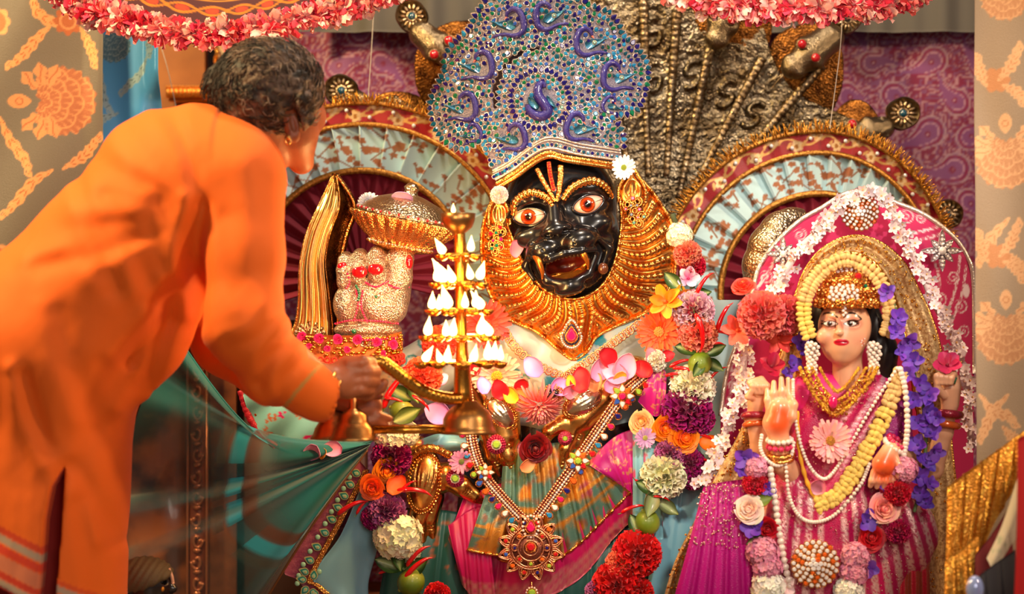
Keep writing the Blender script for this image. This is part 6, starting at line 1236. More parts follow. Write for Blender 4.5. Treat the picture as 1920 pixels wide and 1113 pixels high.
b = MB(); b.sheet(np.stack([X, Y, W], -1), 10, col=C); T.part('velvet_back', b, mat('magenta_velvet', vc=True, rough=.7, sheen=.15, bump=('noise', 500, .15)))
p = crv(THO[1:-1], 150); b = MB(); b.tube(np.c_[p, np.full(150, -8.)], 5, 8); T.part('piping', b, M_zari); 
b = MB(); b.box((1590, 1130, -30), (220, 20, 10)); T.part('base', b, M_wood)
SNOW = None
def star_brooch(label, cx, cy, r, Y, m, dense=False):
    B = Thing('rhinestone_brooch', label, 'brooch', cx, cy, Y); b = MB(); rr = random.Random(int(cx))
    if dense:
        b.lathe((cx, cy, -4), [(0, 0), (r * .85, 0), (r * .8, 4), (0, 8)], axis=(0, 0, 1), seg=24); B.part('backing', b, M_rose)
        for rad, n in ((0, 1), (.2, 6), (.38, 10), (.56, 14), (.74, 18), (.92, 22)):
            for k in range(n): a = k / n * 2 * PI + rad * 5; B.piece('stone', GRNDD['clear'] if (k + n) % 5 else GRNDD['orange'], cx + r * rad * math.cos(a), cy + r * rad * math.sin(a), 4 + 8 * (1 - rad), r * (.21 if rad > .3 else .26))
    else:
        for k in range(8):
            a = k / 8 * 2 * PI; L = r * (1 if k % 2 == 0 else .74); d = A([math.cos(a), math.sin(a)]); n_ = A([-d[1], d[0]]); q = crv([A([cx, cy]) + d * r * .12, A([cx, cy]) + d * L * .5 + n_ * r * .17, A([cx, cy]) + d * L, A([cx, cy]) + d * L * .5 - n_ * r * .17], 20, True); pb = MB(); pb.prism(q, 0, 4, 1.2, dome=2); B.part('ray', pb, M_cry)
            for t_ in (.3, .5, .7): b.ell((cx + d[0] * L * t_, cy + d[1] * L * t_, 6), (2.6, 2.6, 2), 6, 4)
        b.ell((cx, cy, 4), (r * .2, r * .2, 6), 12, 8); B.part('centre_stones', b, G['clear'], kind='stuff')
    return B
M_cry = mat('crystal_silver', (226, 210, 214), .18, .7, bump=('voro', 600, 1.0))
star_brooch('silver snowflake brooch on the throne back at the upper right', 1766, 470, 40, 4.855, M_cry); star_brooch('silver snowflake brooch half hidden by the jasmine garland, upper left of the throne', 1468, 476, 34, 4.87, M_cry)
star_brooch('round rose gold rhinestone brooch at the very top of the magenta throne', 1611, 396, 36, 4.85, M_rose, True)
# silver conch held by the statue's far hand, behind the throne
T = Thing('conch', 'chased silver conch shell peeping out behind the left edge of the throne back', 'conch', 1456, 480, 5.02)
b = MB(); n = 60; t = np.linspace(0, 1, n); b.tube(crv([(1510, 400, 0), (1470, 420, 6), (1444, 460, 6), (1434, 510, 0), (1440, 560, -6)], n), (10 + 34 * np.sin(np.clip(t * 1.15, 0, 1) * PI * .62) ** .8) * (.93 + .08 * np.abs(np.sin(t * 16))), 22); T.part('spiral_shell', b, M_silv)
# ---------------------------------------------------------------- body
T = Thing('goddess_statue', 'small painted goddess statue with four arms and a gold crown seated before the magenta throne', 'statue', 1570, 1180, YG); GS = T
M_ivory = mat('painted_skin', vc=True, rough=.3, sss=.08, coat=.25)
SK = (230, 170, 132)
s = SDF((1524, 548, -60), (1640, 760, 72), 1.25)
s.ell((1584, 612, -2), (50, 58, 50), 8); s.ell((1578, 640, 8), (40, 44, 42), 12); s.ell((1575, 668, 22), (15, 12, 14), 10)
s.cap((1566, 598, 42), (1566, 621, 56), 4, 6, 6); s.ell((1566, 623, 55), (8.5, 5, 6), 4); s.ell((1571, 637.5, 45), (11.5, 3.2, 5), 3); s.ell((1571, 642.5, 44), (9, 3.6, 5), 3); s.cap((1560, 640, 51), (1582, 640, 49), .8, .8, 1, True)
for cx in (1551, 1589): s.ell((cx, 606, 38), (16, 9.5, 8), 5, True); s.ell((cx, 606, 31), (13.5, 8, 12), 2)
for cx in (1544, 1600): s.ell((cx, 630, 24), (18, 16, 18), 10)
s.cap((1590, 660, -10), (1592, 720, -14), 27, 30, 10); s.ell((1592, 770, -30), (80, 50, 30), 20)
def gfc(v):
    x, y, w = v.T; C = np.tile(A((*lin(SK), 0.)), (len(v), 1)); fr = w > 14
    C = mixc(C, (236, 150, 122), smooth(24, 6, np.hypot(x - 1540, y - 634)) * .45); C = mixc(C, (236, 150, 122), smooth(24, 6, np.hypot(x - 1604, y - 634)) * .45)
    for cx, sg in ((1551, -1), (1589, 1)):
        e = np.hypot((x - cx) / 12.6, (y - 606) / (5.0 * (1 - .25 * ((x - cx) / 14) ** 2))); C = mixc(C, (186, 92, 80), smooth(1.9, 1.2, np.hypot((x - cx) / 15, (y - 605) / 9)) * .5 * fr); C = mixc(C, (26, 12, 10), smooth(1.22, 1.06, e) * fr); C = mixc(C, (244, 232, 222), smooth(.95, .85, e) * fr)
        d = np.hypot(x - cx + 1, y - 605.5); inn = smooth(1.0, .92, e) * fr; C = mixc(C, (84, 44, 22), smooth(5.4, 4.8, d) * inn); C = mixc(C, (10, 6, 6), smooth(3, 2.4, d) * inn); C = mixc(C, (250, 244, 240), smooth(1.5, .9, np.hypot(x - cx - 1, y - 603)) * inn)
        bl = dline(x, y, crv([(cx - sg * 13, 594), (cx - sg * 4, 587), (cx + sg * 8, 587), (cx + sg * 20, 597)], 10)); C = mixc(C, (52, 24, 14), smooth(2.3, 1.2, bl) * fr); li = dline(x, y, crv([(cx + sg * 8, 603), (cx + sg * 20, 598)], 5)); C = mixc(C, (26, 12, 10), smooth(1.5, .7, li) * fr)
    C = mixc(C, (196, 16, 46), smooth(1.15, 1.0, np.hypot((x - 1571) / 13, (y - 640.5) / 6)) * (w > 34)); C = mixc(C, (110, 6, 24), smooth(1, .5, np.abs(y - 640.2)) * (np.abs(x - 1571) < 11) * (w > 34))
    for k in range(9): a = -1.9 + k * .42; C = mixc(C, (200, 60, 50) if k % 2 else (250, 250, 250), smooth(1.6, .9, np.hypot(x - 1612 - 4 * math.cos(k), y - 634 - k * 1.6)) * fr)
    C = mixc(C, (196, 30, 30), smooth(2.4, 1.6, np.hypot(x - 1569, y - 584)) * fr)
    return C
face = T.part('head', s.mesh(gfc), M_ivory, label='painted ivory face with large brown eyes and red lips')
s = SDF((1500, 520, -90), (1700, 740, 48), 3); s.ell((1588, 592, -30), (66, 60, 54), 8); s.ell((1578, 636, 40), (41, 62, 60), 4, True); s.chain([(1646, 610, -20), (1660, 660, -20), (1668, 710, -26)], [22, 26, 20], 12); s.chain([(1530, 610, -24), (1526, 660, -24)], [16, 14], 10)
s.disp(lambda x, y, w: 2.4 * np.sin(x / 3.2 + y / 20) * .5); T.part('hair', s.mesh(), mat('black_hair', (20, 14, 14), .4), face)
# torso and seated lap under the clothes
s = SDF((1340, 690, -110), (1800, 1180, 90), 5); s.ell((1580, 800, -30), (96, 100, 50), 20); s.cap((1520, 740, -30), (1660, 740, -30), 40, 40, 20); s.cap((1560, 860, -30), (1545, 960, -30), 76, 100, 30, sw=.4); s.ell((1540, 1040, -20), (140, 110, 40), 30); s.cap((1540, 1080, -20), (1540, 1200, -20), 130, 150, 30, sw=.28)
T.part('torso', s.mesh(), mat('goddess_body', (214, 30, 120), .5))
def limb(name, lab, chains, col=SK, h=1.7, subs=(), palm=None):
    pts = [p for c, _ in chains for p in c]; rad = max(max(np.atleast_1d(r)) for _, r in chains) + 12; lo = np.min(pts, 0) - rad; hi = np.max(pts, 0) + rad; s = SDF(lo, hi, h)
    for c, r in chains: s.chain(c, r, 2.6 if max(np.atleast_1d(r)) < 10 else 6)
    def cf(v):
        C = np.tile(A((*lin(col), 0.)), (len(v), 1))
        if palm: C = mixc(C, (236, 92, 40), smooth(palm[2], palm[2] * .35, np.hypot(v[:, 0] - palm[0], (v[:, 1] - palm[1]) * .8)) * (v[:, 2] > palm[3]))
        return C
    return T.part(name, s.mesh(cf), M_ivory, label=lab)
M_ruby = mat('ruby_bangle', (150, 26, 50), .2, .3, coat=.6, bump=('voro', 500, .7)); M_amber = mat('amber_bangle', (214, 96, 40), .2, .2, coat=.7)
def bangle(par, c, ax, r, th, m, nm='bangle', lab=None, n=26):
    ax = A(ax, float); ax /= np.linalg.norm(ax); u = np.cross(ax, (0, 0, 1.)); u /= np.linalg.norm(u); v = np.cross(ax, u); t = np.linspace(0, 2 * PI, n, endpoint=False); b = MB(); b.tube(A(c, float) + r * (np.cos(t)[:, None] * u + np.sin(t)[:, None] * v), th, 8, closed=True); return T.part(nm, b, m, par, lab)
def beads(par, c, ax, r, sz, m, nm='pearl', n=16, lab=None):
    ax = A(ax, float); ax /= np.linalg.norm(ax); u = np.cross(ax, (0, 0, 1.)); u /= np.linalg.norm(u); v = np.cross(ax, u); me = pearl_me(m)
    for k in range(n): a = k / n * 2 * PI; q = A(c, float) + r * (math.cos(a) * u + math.sin(a) * v); T.piece(nm, me, q[0], q[1], q[2], sz, parent=par)
_PM = {}
def pearl_me(m):
    if m.name not in _PM: _PM[m.name] = MB().ell((0, 0, 0), 1, 12, 8).data('pearl', m)
    return _PM[m.name]
M_pearl = mat('pearl', (240, 222, 208), .16, 0, coat=.7, spec=.8); M_yel = mat('yellow_bud', (244, 196, 70), .6, col2=(250, 224, 130), nscale=120, bump=('noise', 400, .5)); M_cream = mat('cream_bud', (244, 214, 150), .55, col2=(238, 180, 90), nscale=90, bump=('noise', 400, .5))
# raised open palm (her right), with pearls at the wrist
a1 = limb('arm', 'open raised palm with reddened skin', [([(1500, 900, -10), (1462, 866, 30), (1456, 826, 44)], [26, 20, 17]), ([(1456, 818, 44), (1450, 790, 46), (1456, 764, 46)], [19, 24, 22]), ([(1438, 770, 46), (1434, 748, 47), (1434, 729, 43)], [7, 6.5, 4.6]), ([(1447, 762, 48), (1445, 736, 49), (1446, 715, 45)], [7.2, 6.8, 4.8]), ([(1459, 760, 48), (1460, 732, 49), (1460, 708, 45)], [7.2, 6.8, 4.8]), ([(1470, 764, 47), (1473, 736, 48), (1473, 709, 43)], [7, 6.4, 4.6]), ([(1464, 796, 50), (1478, 778, 56), (1482, 756, 56), (1478, 744, 54)], [11, 9, 7, 5.4])], palm=(1453, 784, 34, 46))
bangle(a1, (1460, 848, 36), (.1, 1, -.3), 22, 6, M_gld2, lab='gold bangle'); bangle(a1, (1460, 856, 34), (.1, 1, -.3), 23, 4, M_gld2); beads(a1, (1457, 822, 44), (.05, 1, -.2), 22, 5, M_pearl, n=14); beads(a1, (1458, 834, 42), (.05, 1, -.2), 22, 5.4, mat('pink_crystal', (214, 40, 90), .12, coat=.8), 'pink_stone', 12)
# upper hand holding a crimson flower (left in view)
a2 = limb('arm', None, [([(1500, 820, -40), (1430, 840, -30), (1416, 786, -10), (1416, 762, 0)], [24, 20, 16, 14]), ([(1418, 752, 4), (1424, 732, 6)], [17, 18])] + [([(1412 + 5 * k, 728 - k * 5, 16), (1404 + 7 * k, 716 - 2 * k, 26), (1408 + 9 * k, 722, 34), (1414 + 7 * k, 734, 30)], [6.5, 6.4, 6, 5]) for k in range(4)] + [([(1410, 744, 18), (1400, 742, 28), (1406, 730, 34)], [7, 6.4, 5])])
bangle(a2, (1416, 780, -8), (.0, 1, .2), 20, 7, M_ruby, lab='ruby crusted bangle'); bangle(a2, (1418, 796, -14), (.1, 1, .2), 20, 6, M_amber, lab='amber bangle')
# upper hand on the other side with an emerald ring
a3 = limb('arm', None, [([(1690, 860, -50), (1752, 880, -30), (1772, 810, -6), (1778, 770, 4)], [26, 22, 16, 14]), ([(1780, 756, 6), (1780, 726, 10)], [17, 21])] + [([(1770 + 7 * k, 716 - 3 * k + k * k, 18), (1758 + 8 * k, 702 - k, 28), (1750 + 9 * k, 704 + k, 40), (1752 + 8 * k, 716, 40)], [7, 7, 6.4, 5]) for k in range(4)] + [([(1766, 740, 22), (1752, 726, 34), (1748, 708, 38)], [8, 7, 5.4])])
bangle(a3, (1778, 776, 4), (-.1, 1, .1), 21, 8, M_ruby, lab='ruby crusted bangle'); bangle(a3, (1774, 796, 0), (-.15, 1, .1), 21, 7, M_amber, lab='amber bangle'); b = MB(); b.box((1781, 711, 33), (5.5, 6.5, 4), R=rot2(.3)); T.part('emerald', b, G['green'], a3, 'green stone ring')
# lowered giving hand
a4 = limb('arm', 'lowered hand with reddened palm', [([(1680, 900, -20), (1690, 850, 20), (1668, 838, 50)], [26, 18, 14]), ([(1660, 842, 54), (1648, 866, 58)], [17, 22])] + [([(1664 - 11 * k, 880, 58), (1664 - 12.5 * k, 896, 60), (1660 - 12 * k, 910 - abs(k - 1) * 2, 54)], [7.4, 7, 5]) for k in range(4)] + [([(1668, 856, 62), (1676, 872, 68), (1672, 888, 66)], [9, 7.4, 5.4])], palm=(1648, 872, 34, 56))
beads(a4, (1668, 832, 46), (.55, -.8, .3), 19, 5.4, M_pearl, n=14); beads(a4, (1676, 826, 40), (.55, -.8, .3), 19, 5.4, mat('pink_crystal'), 'pink_stone', 12)
# crown
GC = Thing('goddess_headdress', 'tiered gold crown with a pink rhinestone front on the small goddess', 'headdress', 1586, 560, YG)
T = GC; b = MB(); b.lathe((1588, 574, -8), [(0, 0), (56, 0), (58, 8), (54, 22), (48, 36), (40, 52), (28, 66), (14, 76), (0, 80)], axis=(0, -1, .06), seg=36, flute=(18, .05)); T.part('dome', b, mat('orange_gold', (236, 156, 74), .26, .95, bump=('voro', 260, 1.0)))
r = random.Random(3)
for i in range(26):
    a = math.pi * (i % 9 + .5) / 9; h = (6, 26, 44)[i // 9]; R_ = (56, 50, 38)[i // 9]; x, y, w = 1588 - R_ * math.cos(a), 574 - h, R_ * math.sin(a) + 1; f = MB(); 
    for k in range(5): f.ell((x + 6 * math.cos(k * 1.257), y + 6 * math.sin(k * 1.257), w), (5, 5, 4), 7, 5)
    f.ell((x, y, w + 4), (3.4, 3.4, 3), 6, 5); T.part('gold_flower', f, mat('orange_gold') if i % 3 else M_gld2)
for i, (x, y, n_, rr) in enumerate(((1576, 552, 34, 1), (1588, 500, 30, .9))):
    for k in range(n_): a = k * 2.4; q = math.sqrt(k / n_); T.piece('crystal', GRNDD['clear'], x + 30 * rr * q * math.cos(a), y + 20 * rr * q * math.sin(a), (50 if i == 0 else 16) + 6 * (1 - q), 8)
for k in range(7): T.piece('forehead_crystal', GRNDD['clear'], 1574 + 4 * (k % 2), 566 + k * 4, 50 + k * .5, 6)
T.piece('ruby', GRNDD['red'], 1604, 518, 34, 14); T.piece('green_stone', GRNDD['green'], 1618, 536, 34, 8)
# halo of yellow buds
T = Thing('bud_halo', 'arch of yellow and cream flower buds framing the goddess\'s crown', 'garland', 1588, 620, 4.70)
bud = MB(); bud.ell((0, 0, 0), (1, .8, .8), 10, 8); bud.ell((.75, 0, .1), (.5, .46, .5), 8, 6)
BUD = {m.name: bud.data('bud', m) for m in (M_yel, M_cream)}
p = crv([(1516, 630), (1507, 600), (1507, 566), (1517, 538), (1531, 517), (1552, 498), (1584, 486), (1616, 496), (1644, 520), (1658, 550), (1666, 580), (1666, 606), (1660, 626)], 46); tn = np.gradient(p, axis=0)
for i in range(46):
    n_ = A([-tn[i, 1], tn[i, 0]]); n_ /= np.linalg.norm(n_); f = smooth(30, 110, abs(p[i, 1] - 640.)); 
    for sg in (-1, 1): q = p[i] + n_ * 6 * sg; T.piece('bud', BUD[M_yel.name if f < .6 and i < 14 else M_cream.name], q[0], q[1], random.uniform(8, 12), 7.6, rot2(math.atan2(n_[1] * sg, n_[0] * sg) + random.uniform(-.4, .4)))
b = MB(); b.tube(np.c_[p, np.full(46, 2.)], 5, 7); T.part('cord', b, mat('yellow_cord', (214, 150, 50), .7))
# gold net veil behind the head, falling at both sides
M_veil = mat('gold_net', (232, 196, 136), .4, .3, col2=(176, 134, 84), nscale=150, bump=('voro', 420, .8), alpha=.8); M_seq = mat('gold_sequin')
T = Thing('net_veil', 'sheer gold net veil with sequins arched behind the goddess and falling to the right', 'veil', 1620, 1150, 4.79)
ou = crv([(1452, 700), (1476, 620), (1490, 562), (1512, 502), (1546, 463), (1598, 442), (1648, 453), (1694, 492), (1722, 540), (1744, 590), (1764, 660), (1776, 740), (1786, 860), (1800, 1000), (1812, 1160)], 160); inn = crv([(1490, 720), (1500, 640), (1506, 580), (1524, 530), (1550, 496), (1590, 474), (1630, 490), (1660, 530), (1680, 580), (1694, 640), (1706, 720), (1720, 800), (1724, 900), (1726, 1020), (1736, 1160)], 160)
v = np.linspace(0, 1, 18); P = ou[:, None] * (1 - v)[None, :, None] + inn[:, None] * v[None, :, None]; W = 10 * np.sin(v * 9)[None] + 26 * np.sin(v * PI * .5)[None] + 6 * np.sin(np.linspace(0, 30, 160))[:, None]
b = MB(); b.sheet(np.concatenate([P, W[..., None]], -1), 1.5); T.part('net', b, M_veil); b = MB(); r = random.Random(9)
for k in range(420):
    i, j = r.randrange(160), r.randrange(18); b.ell((P[i, j, 0] + r.uniform(-3, 3), P[i, j, 1] + r.uniform(-3, 3), W[i, j] + 2), (2.4, 2.4, 1), 6, 4, R=rotx(r.uniform(-.7, .7)) @ roty(r.uniform(-.7, .7)))
T.part('sequins', b, M_seq, kind='stuff'); b = MB(); b.tube(np.c_[ou, W[:, 0]], 3, 6); b2 = MB(); b2.tube(np.c_[inn, W[:, -1] + 2], 4 * (.7 + .4 * np.abs(np.sin(np.arange(160) * 1.3))), 6); T.part('edge', b, M_gld2); T.part('sequin_edge', b2, M_seq)
T = Thing('net_veil', 'sheer gold net cloth with sequins hanging below the left jasmine strand', 'veil', 1330, 1150, 4.80)
a_, c_ = crv([(1404, 770), (1376, 830), (1338, 900), (1300, 980), (1262, 1060), (1236, 1150)], 80), crv([(1440, 780), (1424, 850), (1404, 900), (1330, 990), (1280, 1070), (1266, 1150)], 80); v = np.linspace(0, 1, 16); P = a_[:, None] * (1 - v)[None, :, None] + c_[:, None] * v[None, :, None]; W = 8 * np.sin(v * 8)[None] + 4 * np.sin(np.linspace(0, 16, 80))[:, None]; b = MB(); b.sheet(np.concatenate([P, W[..., None]], -1), 1.5); T.part('net', b, M_veil); b = MB()
for k in range(260): i, j = r.randrange(80), r.randrange(16); b.ell((P[i, j, 0] + r.uniform(-3, 3), P[i, j, 1] + r.uniform(-3, 3), W[i, j] + 2), (2.4, 2.4, 1), 6, 4, R=rotx(r.uniform(-.7, .7)) @ roty(r.uniform(-.7, .7)))
T.part('sequins', b, M_seq, kind='stuff')
# ---------------------------------------------------------------- dress
def dressc(v):
    x, y, w = v.T; C = np.tile(A((*lin((188, 12, 84)), 0.)), (len(v), 1)); st = np.abs(np.sin((x * .8 + (y - 700) * .55) / 7.5)); st2 = np.abs(np.sin((x - 1545) / (5.5 + (y - 860) * .012)))
    up = smooth(900, 860, y) * smooth(1560, 1590, x - (y - 760) * -.3); C = mixc(C, (240, 190, 200), smooth(.72, .9, st) * up * (.6 + .4 * np.sin(y * 1.2)), .5)
    lo = smooth(905, 940, y); C = mixc(C, (246, 196, 190), smooth(.55, .85, st2) * lo * smooth(.2, .5, vnoise(x / 2.2, y / 2.2, 4)) * smooth(8, 20, np.abs(x - 1552 - (y - 900) * .0)), .55)
    C = mixc(C, (148, 10, 110), smooth(1640, 1660, x + (y - 760) * .25) * smooth(930, 860, y)); b_ = smooth(70, 40, np.hypot((x - 1530) / 1.1, y - 905)); 
    for cx, cy, rr, sg in ((1500, 908, 12, 1), (1524, 918, 12, -1), (1516, 940, 13, 1), (1550, 930, 10, -1), (1478, 900, 10, 1)): C = scroll(C, x, y, cx, cy, rr, sg, (244, 214, 206))
    return C
T = Thing('goddess_dress', 'pink sequinned sari dress with a purple shoulder cape on the small goddess', 'dress', 1560, 1160, YG)
s = SDF((1380, 690, -90), (1760, 1170, 110), 3.6); s.ell((1580, 800, -28), (98, 98, 56), 16); s.cap((1530, 742, -26), (1640, 736, -26), 40, 42, 20); s.cap((1560, 850, -10), (1546, 950, -6), 82, 110, 30, sw=.46); s.ell((1540, 1040, -6), (150, 120, 50), 30); s.cap((1540, 1060, -4), (1536, 1200, -10), 140, 160, 30, sw=.32); s.ell((1672, 800, -36), (46, 90, 44), 16); s.ell((1700, 1010, -20), (60, 80, 44), 20)
s.ell((1582, 700, 20), (56, 46, 60), 8, True)
s.disp(lambda x, y, w: 3.2 * np.sin((x - 1545) / (5.5 + np.maximum(y - 860, 0) * .012)) * smooth(890, 960, y) + 2.2 * np.sin((x * .8 + (y - 700) * .55) / 7.5) * smooth(920, 860, y)); T.part('sari', s.mesh(dressc), mat('sequin_silk', vc=True, rough=.3, sheen=.05, bump=('voro', 520, .8)))
b = MB(); r = random.Random(6)
for k in range(700):
    x, y = r.uniform(1440, 1700), r.uniform(720, 1110); 
    z = s.f[int((x - s.lo[0]) / s.h), int((y - s.lo[1]) / s.h)]; iw = np.where(z < 0)[0]
    if len(iw): b.ell((x, y, s.lo[2] + iw[-1] * s.h + 3), (1.8, 1.8, 1), 6, 4, R=rotx(r.uniform(-.8, .8)) @ roty(r.uniform(-.8, .8)))
T.part('sequins', b, mat('pink_sequin', (250, 196, 190), .14, .9), kind='stuff')
def cape(X, Y, ph, v): C = fill(X, (190, 8, 128)); C = mixc(C, (244, 130, 200), smooth(.8, .95, np.sin(X * 1.9 + Y * .4) * np.sin(Y * 1.3)) * smooth(.45, .1, v), .5); return C
skirt('magenta_skirt', 'magenta sequinned skirt falling in pleats at the goddess\'s left in the picture', [(1318, 912), (1340, 905), (1370, 900), (1402, 896)], [(1252, 1160), (1310, 1180), (1370, 1180), (1430, 1170)], 5, 15, cape, mat('sequin_silk'), 4.70, w0=10)
T = Thing('sequin_trim', 'scatter of pink sequins over the top of the magenta skirt', 'sequins', 1360, 930, 4.672, kind='stuff'); b = MB()
for k in range(230): f = r.random() ** 1.5; g = r.random(); x = 1318 + 84 * g - f * (66 - 90 * g) * .55; b.ell((x, 908 + 120 * f, r.uniform(-2, 3)), (2.1, 2.1, 1), 6, 4, R=rotx(r.uniform(-.8, .8)) @ roty(r.uniform(-.8, .8)))
T.part('sequins', b, mat('pink_sequin'), kind='stuff')
def redn(X, Y, ph, v): C = fill(X, (170, 60, 30)); return mixc(C, (220, 30, 60), smooth(.7, .9, np.abs(np.sin(ph * PI))), .3)
skirt('red_net_skirt', 'red and copper net skirt hanging at the lower right of the goddess', [(1640, 980), (1690, 975), (1738, 985)], [(1630, 1180), (1690, 1190), (1744, 1180)], 5, 9, redn, mat('sequin_silk'), 4.73)
# ---------------------------------------------------------------- her necklaces and strings of pearls
def pearls(label, pts, n, sz, Y=4.665, m=None, name='pearl_necklace', cat='necklace', bud_=None, jit=0):
    m = m or M_pearl; p = crv(pts, n); T = Thing(name, label, cat, p[n // 2, 0], p[n // 2, 1], Y); me = pearl_me(m) if bud_ is None else bud_
    for q in p: T.piece('pearl' if bud_ is None else 'bud', me, q[0] + random.uniform(-jit, jit), q[1] + random.uniform(-jit, jit), random.uniform(0, 2 + jit), sz, rot2(random.uniform(0, 6)) if bud_ else None)
    b = MB(); b.tube(np.c_[p, np.full(n, 0.)], 1, 5); T.part('string', b, mat('thread')); return T
pearls('string of small white pearls looping past the pink gerbera on the goddess', [(1487, 712), (1488, 750), (1496, 812), (1515, 868), (1542, 897), (1566, 880), (1600, 822), (1640, 754), (1682, 690)], 74, 3.6)
pearls('lower string of small white pearls looping under the yellow garland', [(1473, 868), (1480, 930), (1500, 968), (1530, 978), (1568, 962), (1612, 910), (1630, 870)], 48, 3.9)
pearls('string of large pearls hanging at the goddess\'s shoulder beside the purple orchids', [(1688, 692), (1697, 730), (1701, 780), (1700, 820), (1694, 852)], 19, 6.2); pearls('string of large pearls hanging down beside the white rose', [(1444, 880), (1452, 930), (1460, 990), (1470, 1050), (1484, 1110)], 21, 7)
pearls('loop of small pearls hanging from the raised palm\'s wrist', [(1428, 816), (1426, 840), (1438, 862), (1460, 872), (1482, 856), (1488, 830)], 26, 4)
T = Thing('yellow_garland', 'thick garland of yellow buds running down from the goddess\'s shoulder', 'garland', 1560, 945, 4.675)
for off in (-9, 0, 9):
    p = crv([(1690, 696), (1672, 744), (1648, 800), (1622, 850), (1594, 896), (1566, 930), (1534, 946)], 30); tn = np.gradient(p, axis=0); nr = np.stack([-tn[:, 1], tn[:, 0]], -1) / np.linalg.norm(tn, axis=1)[:, None]
    for i, q in enumerate(p + nr * off): T.piece('bud', BUD[M_yel.name if i > 6 else M_cream.name], q[0] + random.uniform(-1.5, 1.5), q[1] + random.uniform(-2, 2), 3 - abs(off) * .2 + random.uniform(0, 2), 8, rot2(random.uniform(0, 6.28)))
p = crv([(1494, 770), (1498, 840), (1512, 900), (1534, 944)], 40); b = MB(); b.tube(np.c_[p, np.full(40, 2.)], 4.5 * (.85 + .2 * np.sin(np.arange(40) * 1.2)), 8); T.part('yellow_cord', b, mat('yellow_cord2', (240, 170, 40), .6))
GB = MB().ell((0, 0, 0), (.5, .62, .45), 8, 6).ell((0, -.62, 0), .2, 6, 4).data('gold_drop', mat('yellow_gold', (250, 190, 70), .25, 1, bump=('voro', 600, .6)))
T = Thing('gold_necklace', 'layered gold filigree necklace with a pink stone on the goddess\'s chest', 'necklace', 1561, 775, 4.672)
for sc, n in ((1, 34), (.86, 30), (.7, 26), (.5, 22)):
    p = crv(A([(1500, 690), (1520, 728), (1544, 760), (1564, 776), (1592, 760), (1624, 722), (1644, 690)]) * sc + A([1575, 690]) * (1 - sc), n)
    for i, q in enumerate(p): T.piece('gold_drop', GB, q[0], q[1], random.uniform(0, 4), 8.5 if sc == 1 else 6.5, rot2(random.uniform(-.6, .6) + PI))
b = MB(); b.ell((1561, 753, 8), (8.5, 13, 6), 14, 10); T.part('pink_stone', b, G['ruby'], label='oval pink stone')
b = MB(); r = random.Random(12)
for k in range(220): t_ = r.random(); q = crv([(1512, 700), (1540, 745), (1564, 768), (1592, 750), (1630, 705)], 60)[int(t_ * 59)]; b.ell((q[0] + r.uniform(-12, 12), q[1] + r.uniform(-12, 12), r.uniform(-2, 4)), r.uniform(2, 3.6), 6, 4)
T.part('gold_grains', b, M_gld2, kind='stuff')
for x, lab in ((1524, 'cluster earring of small pearls at the goddess\'s cheek, on the side of her raised palm'), (1637, 'cluster earring of small pearls at the goddess\'s cheek, by the purple orchids')):
    T = Thing('pearl_earring', lab, 'earring', x, 640, 4.69); r = random.Random(x)
    for k in range(56): t_ = k / 56; rr = 14 * math.sin(PI * min(1, .25 + t_)) ** .7 if t_ < .55 else 9; a = k * 2.4; T.piece('pearl', pearl_me(M_pearl), x + (-3 if x < 1580 else 0) + rr * math.sqrt((k * .618) % 1) * math.cos(a), 642 + 58 * t_, 6 * math.sin(a) + 4, 4)
star_brooch('large round rhinestone brooch at the bottom of the goddess\'s skirt', 1528, 1056, 44, 4.655, M_rose, True)
# ================================================================ loose flowers laid on the statue
bloom('gerbera', 'orange gerbera daisy on the right of the gold mane', 'flower', 'gerbera', 1236, 622, 4.90, 44, ((255, 84, 16), (250, 60, 10), (206, 150, 70)), (.1, -.2, 0), 1)
bloom('gerbera', 'pale peach gerbera with a yellow centre under the lamp\'s lowest flames', 'flower', 'gerbera', 931, 702, 4.90, 50, ((250, 222, 204), (252, 200, 176), (240, 180, 50)), (-.5, .1, 0), 2)
bloom('gerbera', 'bright red gerbera partly hidden behind the lamp flames', 'flower', 'gerbera', 912, 608, 4.93, 46, ((240, 50, 30), (226, 30, 24), (190, 60, 30)), (0, .2, 0), 3)
bloom('gerbera', 'pink gerbera with an orange eye on the goddess\'s dress', 'flower', 'gerbera', 1556, 826, 4.655, 42, ((252, 170, 166), (248, 150, 150), (196, 130, 40)), (.1, .15, 0), 4)
bloom('rose', 'dark red rose between the two gold hands', 'flower', 'rose', 1003, 838, 4.885, 35, ((140, 4, 12), (92, 0, 8)), (-.2, .1, 0), 1)
bloom('chrysanthemum', 'pink chrysanthemum lying under the oval black brooch', 'flower', 'mum', 1012, 760, 4.885, 44, ((250, 156, 150), (240, 110, 110)), (-.9, .1, 0), 1)
bloom('daisy', 'white daisy with a green centre at the right edge of the crown', 'flower', 'daisy', 1170, 314, 4.93, 24, ((246, 242, 250), (236, 230, 244), (140, 160, 40)), (.1, -.25, 0), 1)
bloom('daisy', 'pink daisy lying on the lower gold claw', 'flower', 'daisy', 865, 864, 4.885, 25, ((240, 160, 196), (232, 140, 184), (120, 130, 60)), (-.3, .1, 0), 2)
bloom('daisy', 'lilac daisy tucked under the peach rose on the right', 'flower', 'daisy', 1209, 820, 4.87, 22, ((226, 176, 222), (206, 140, 206), (190, 190, 90)), (-.2, .3, 0), 3)
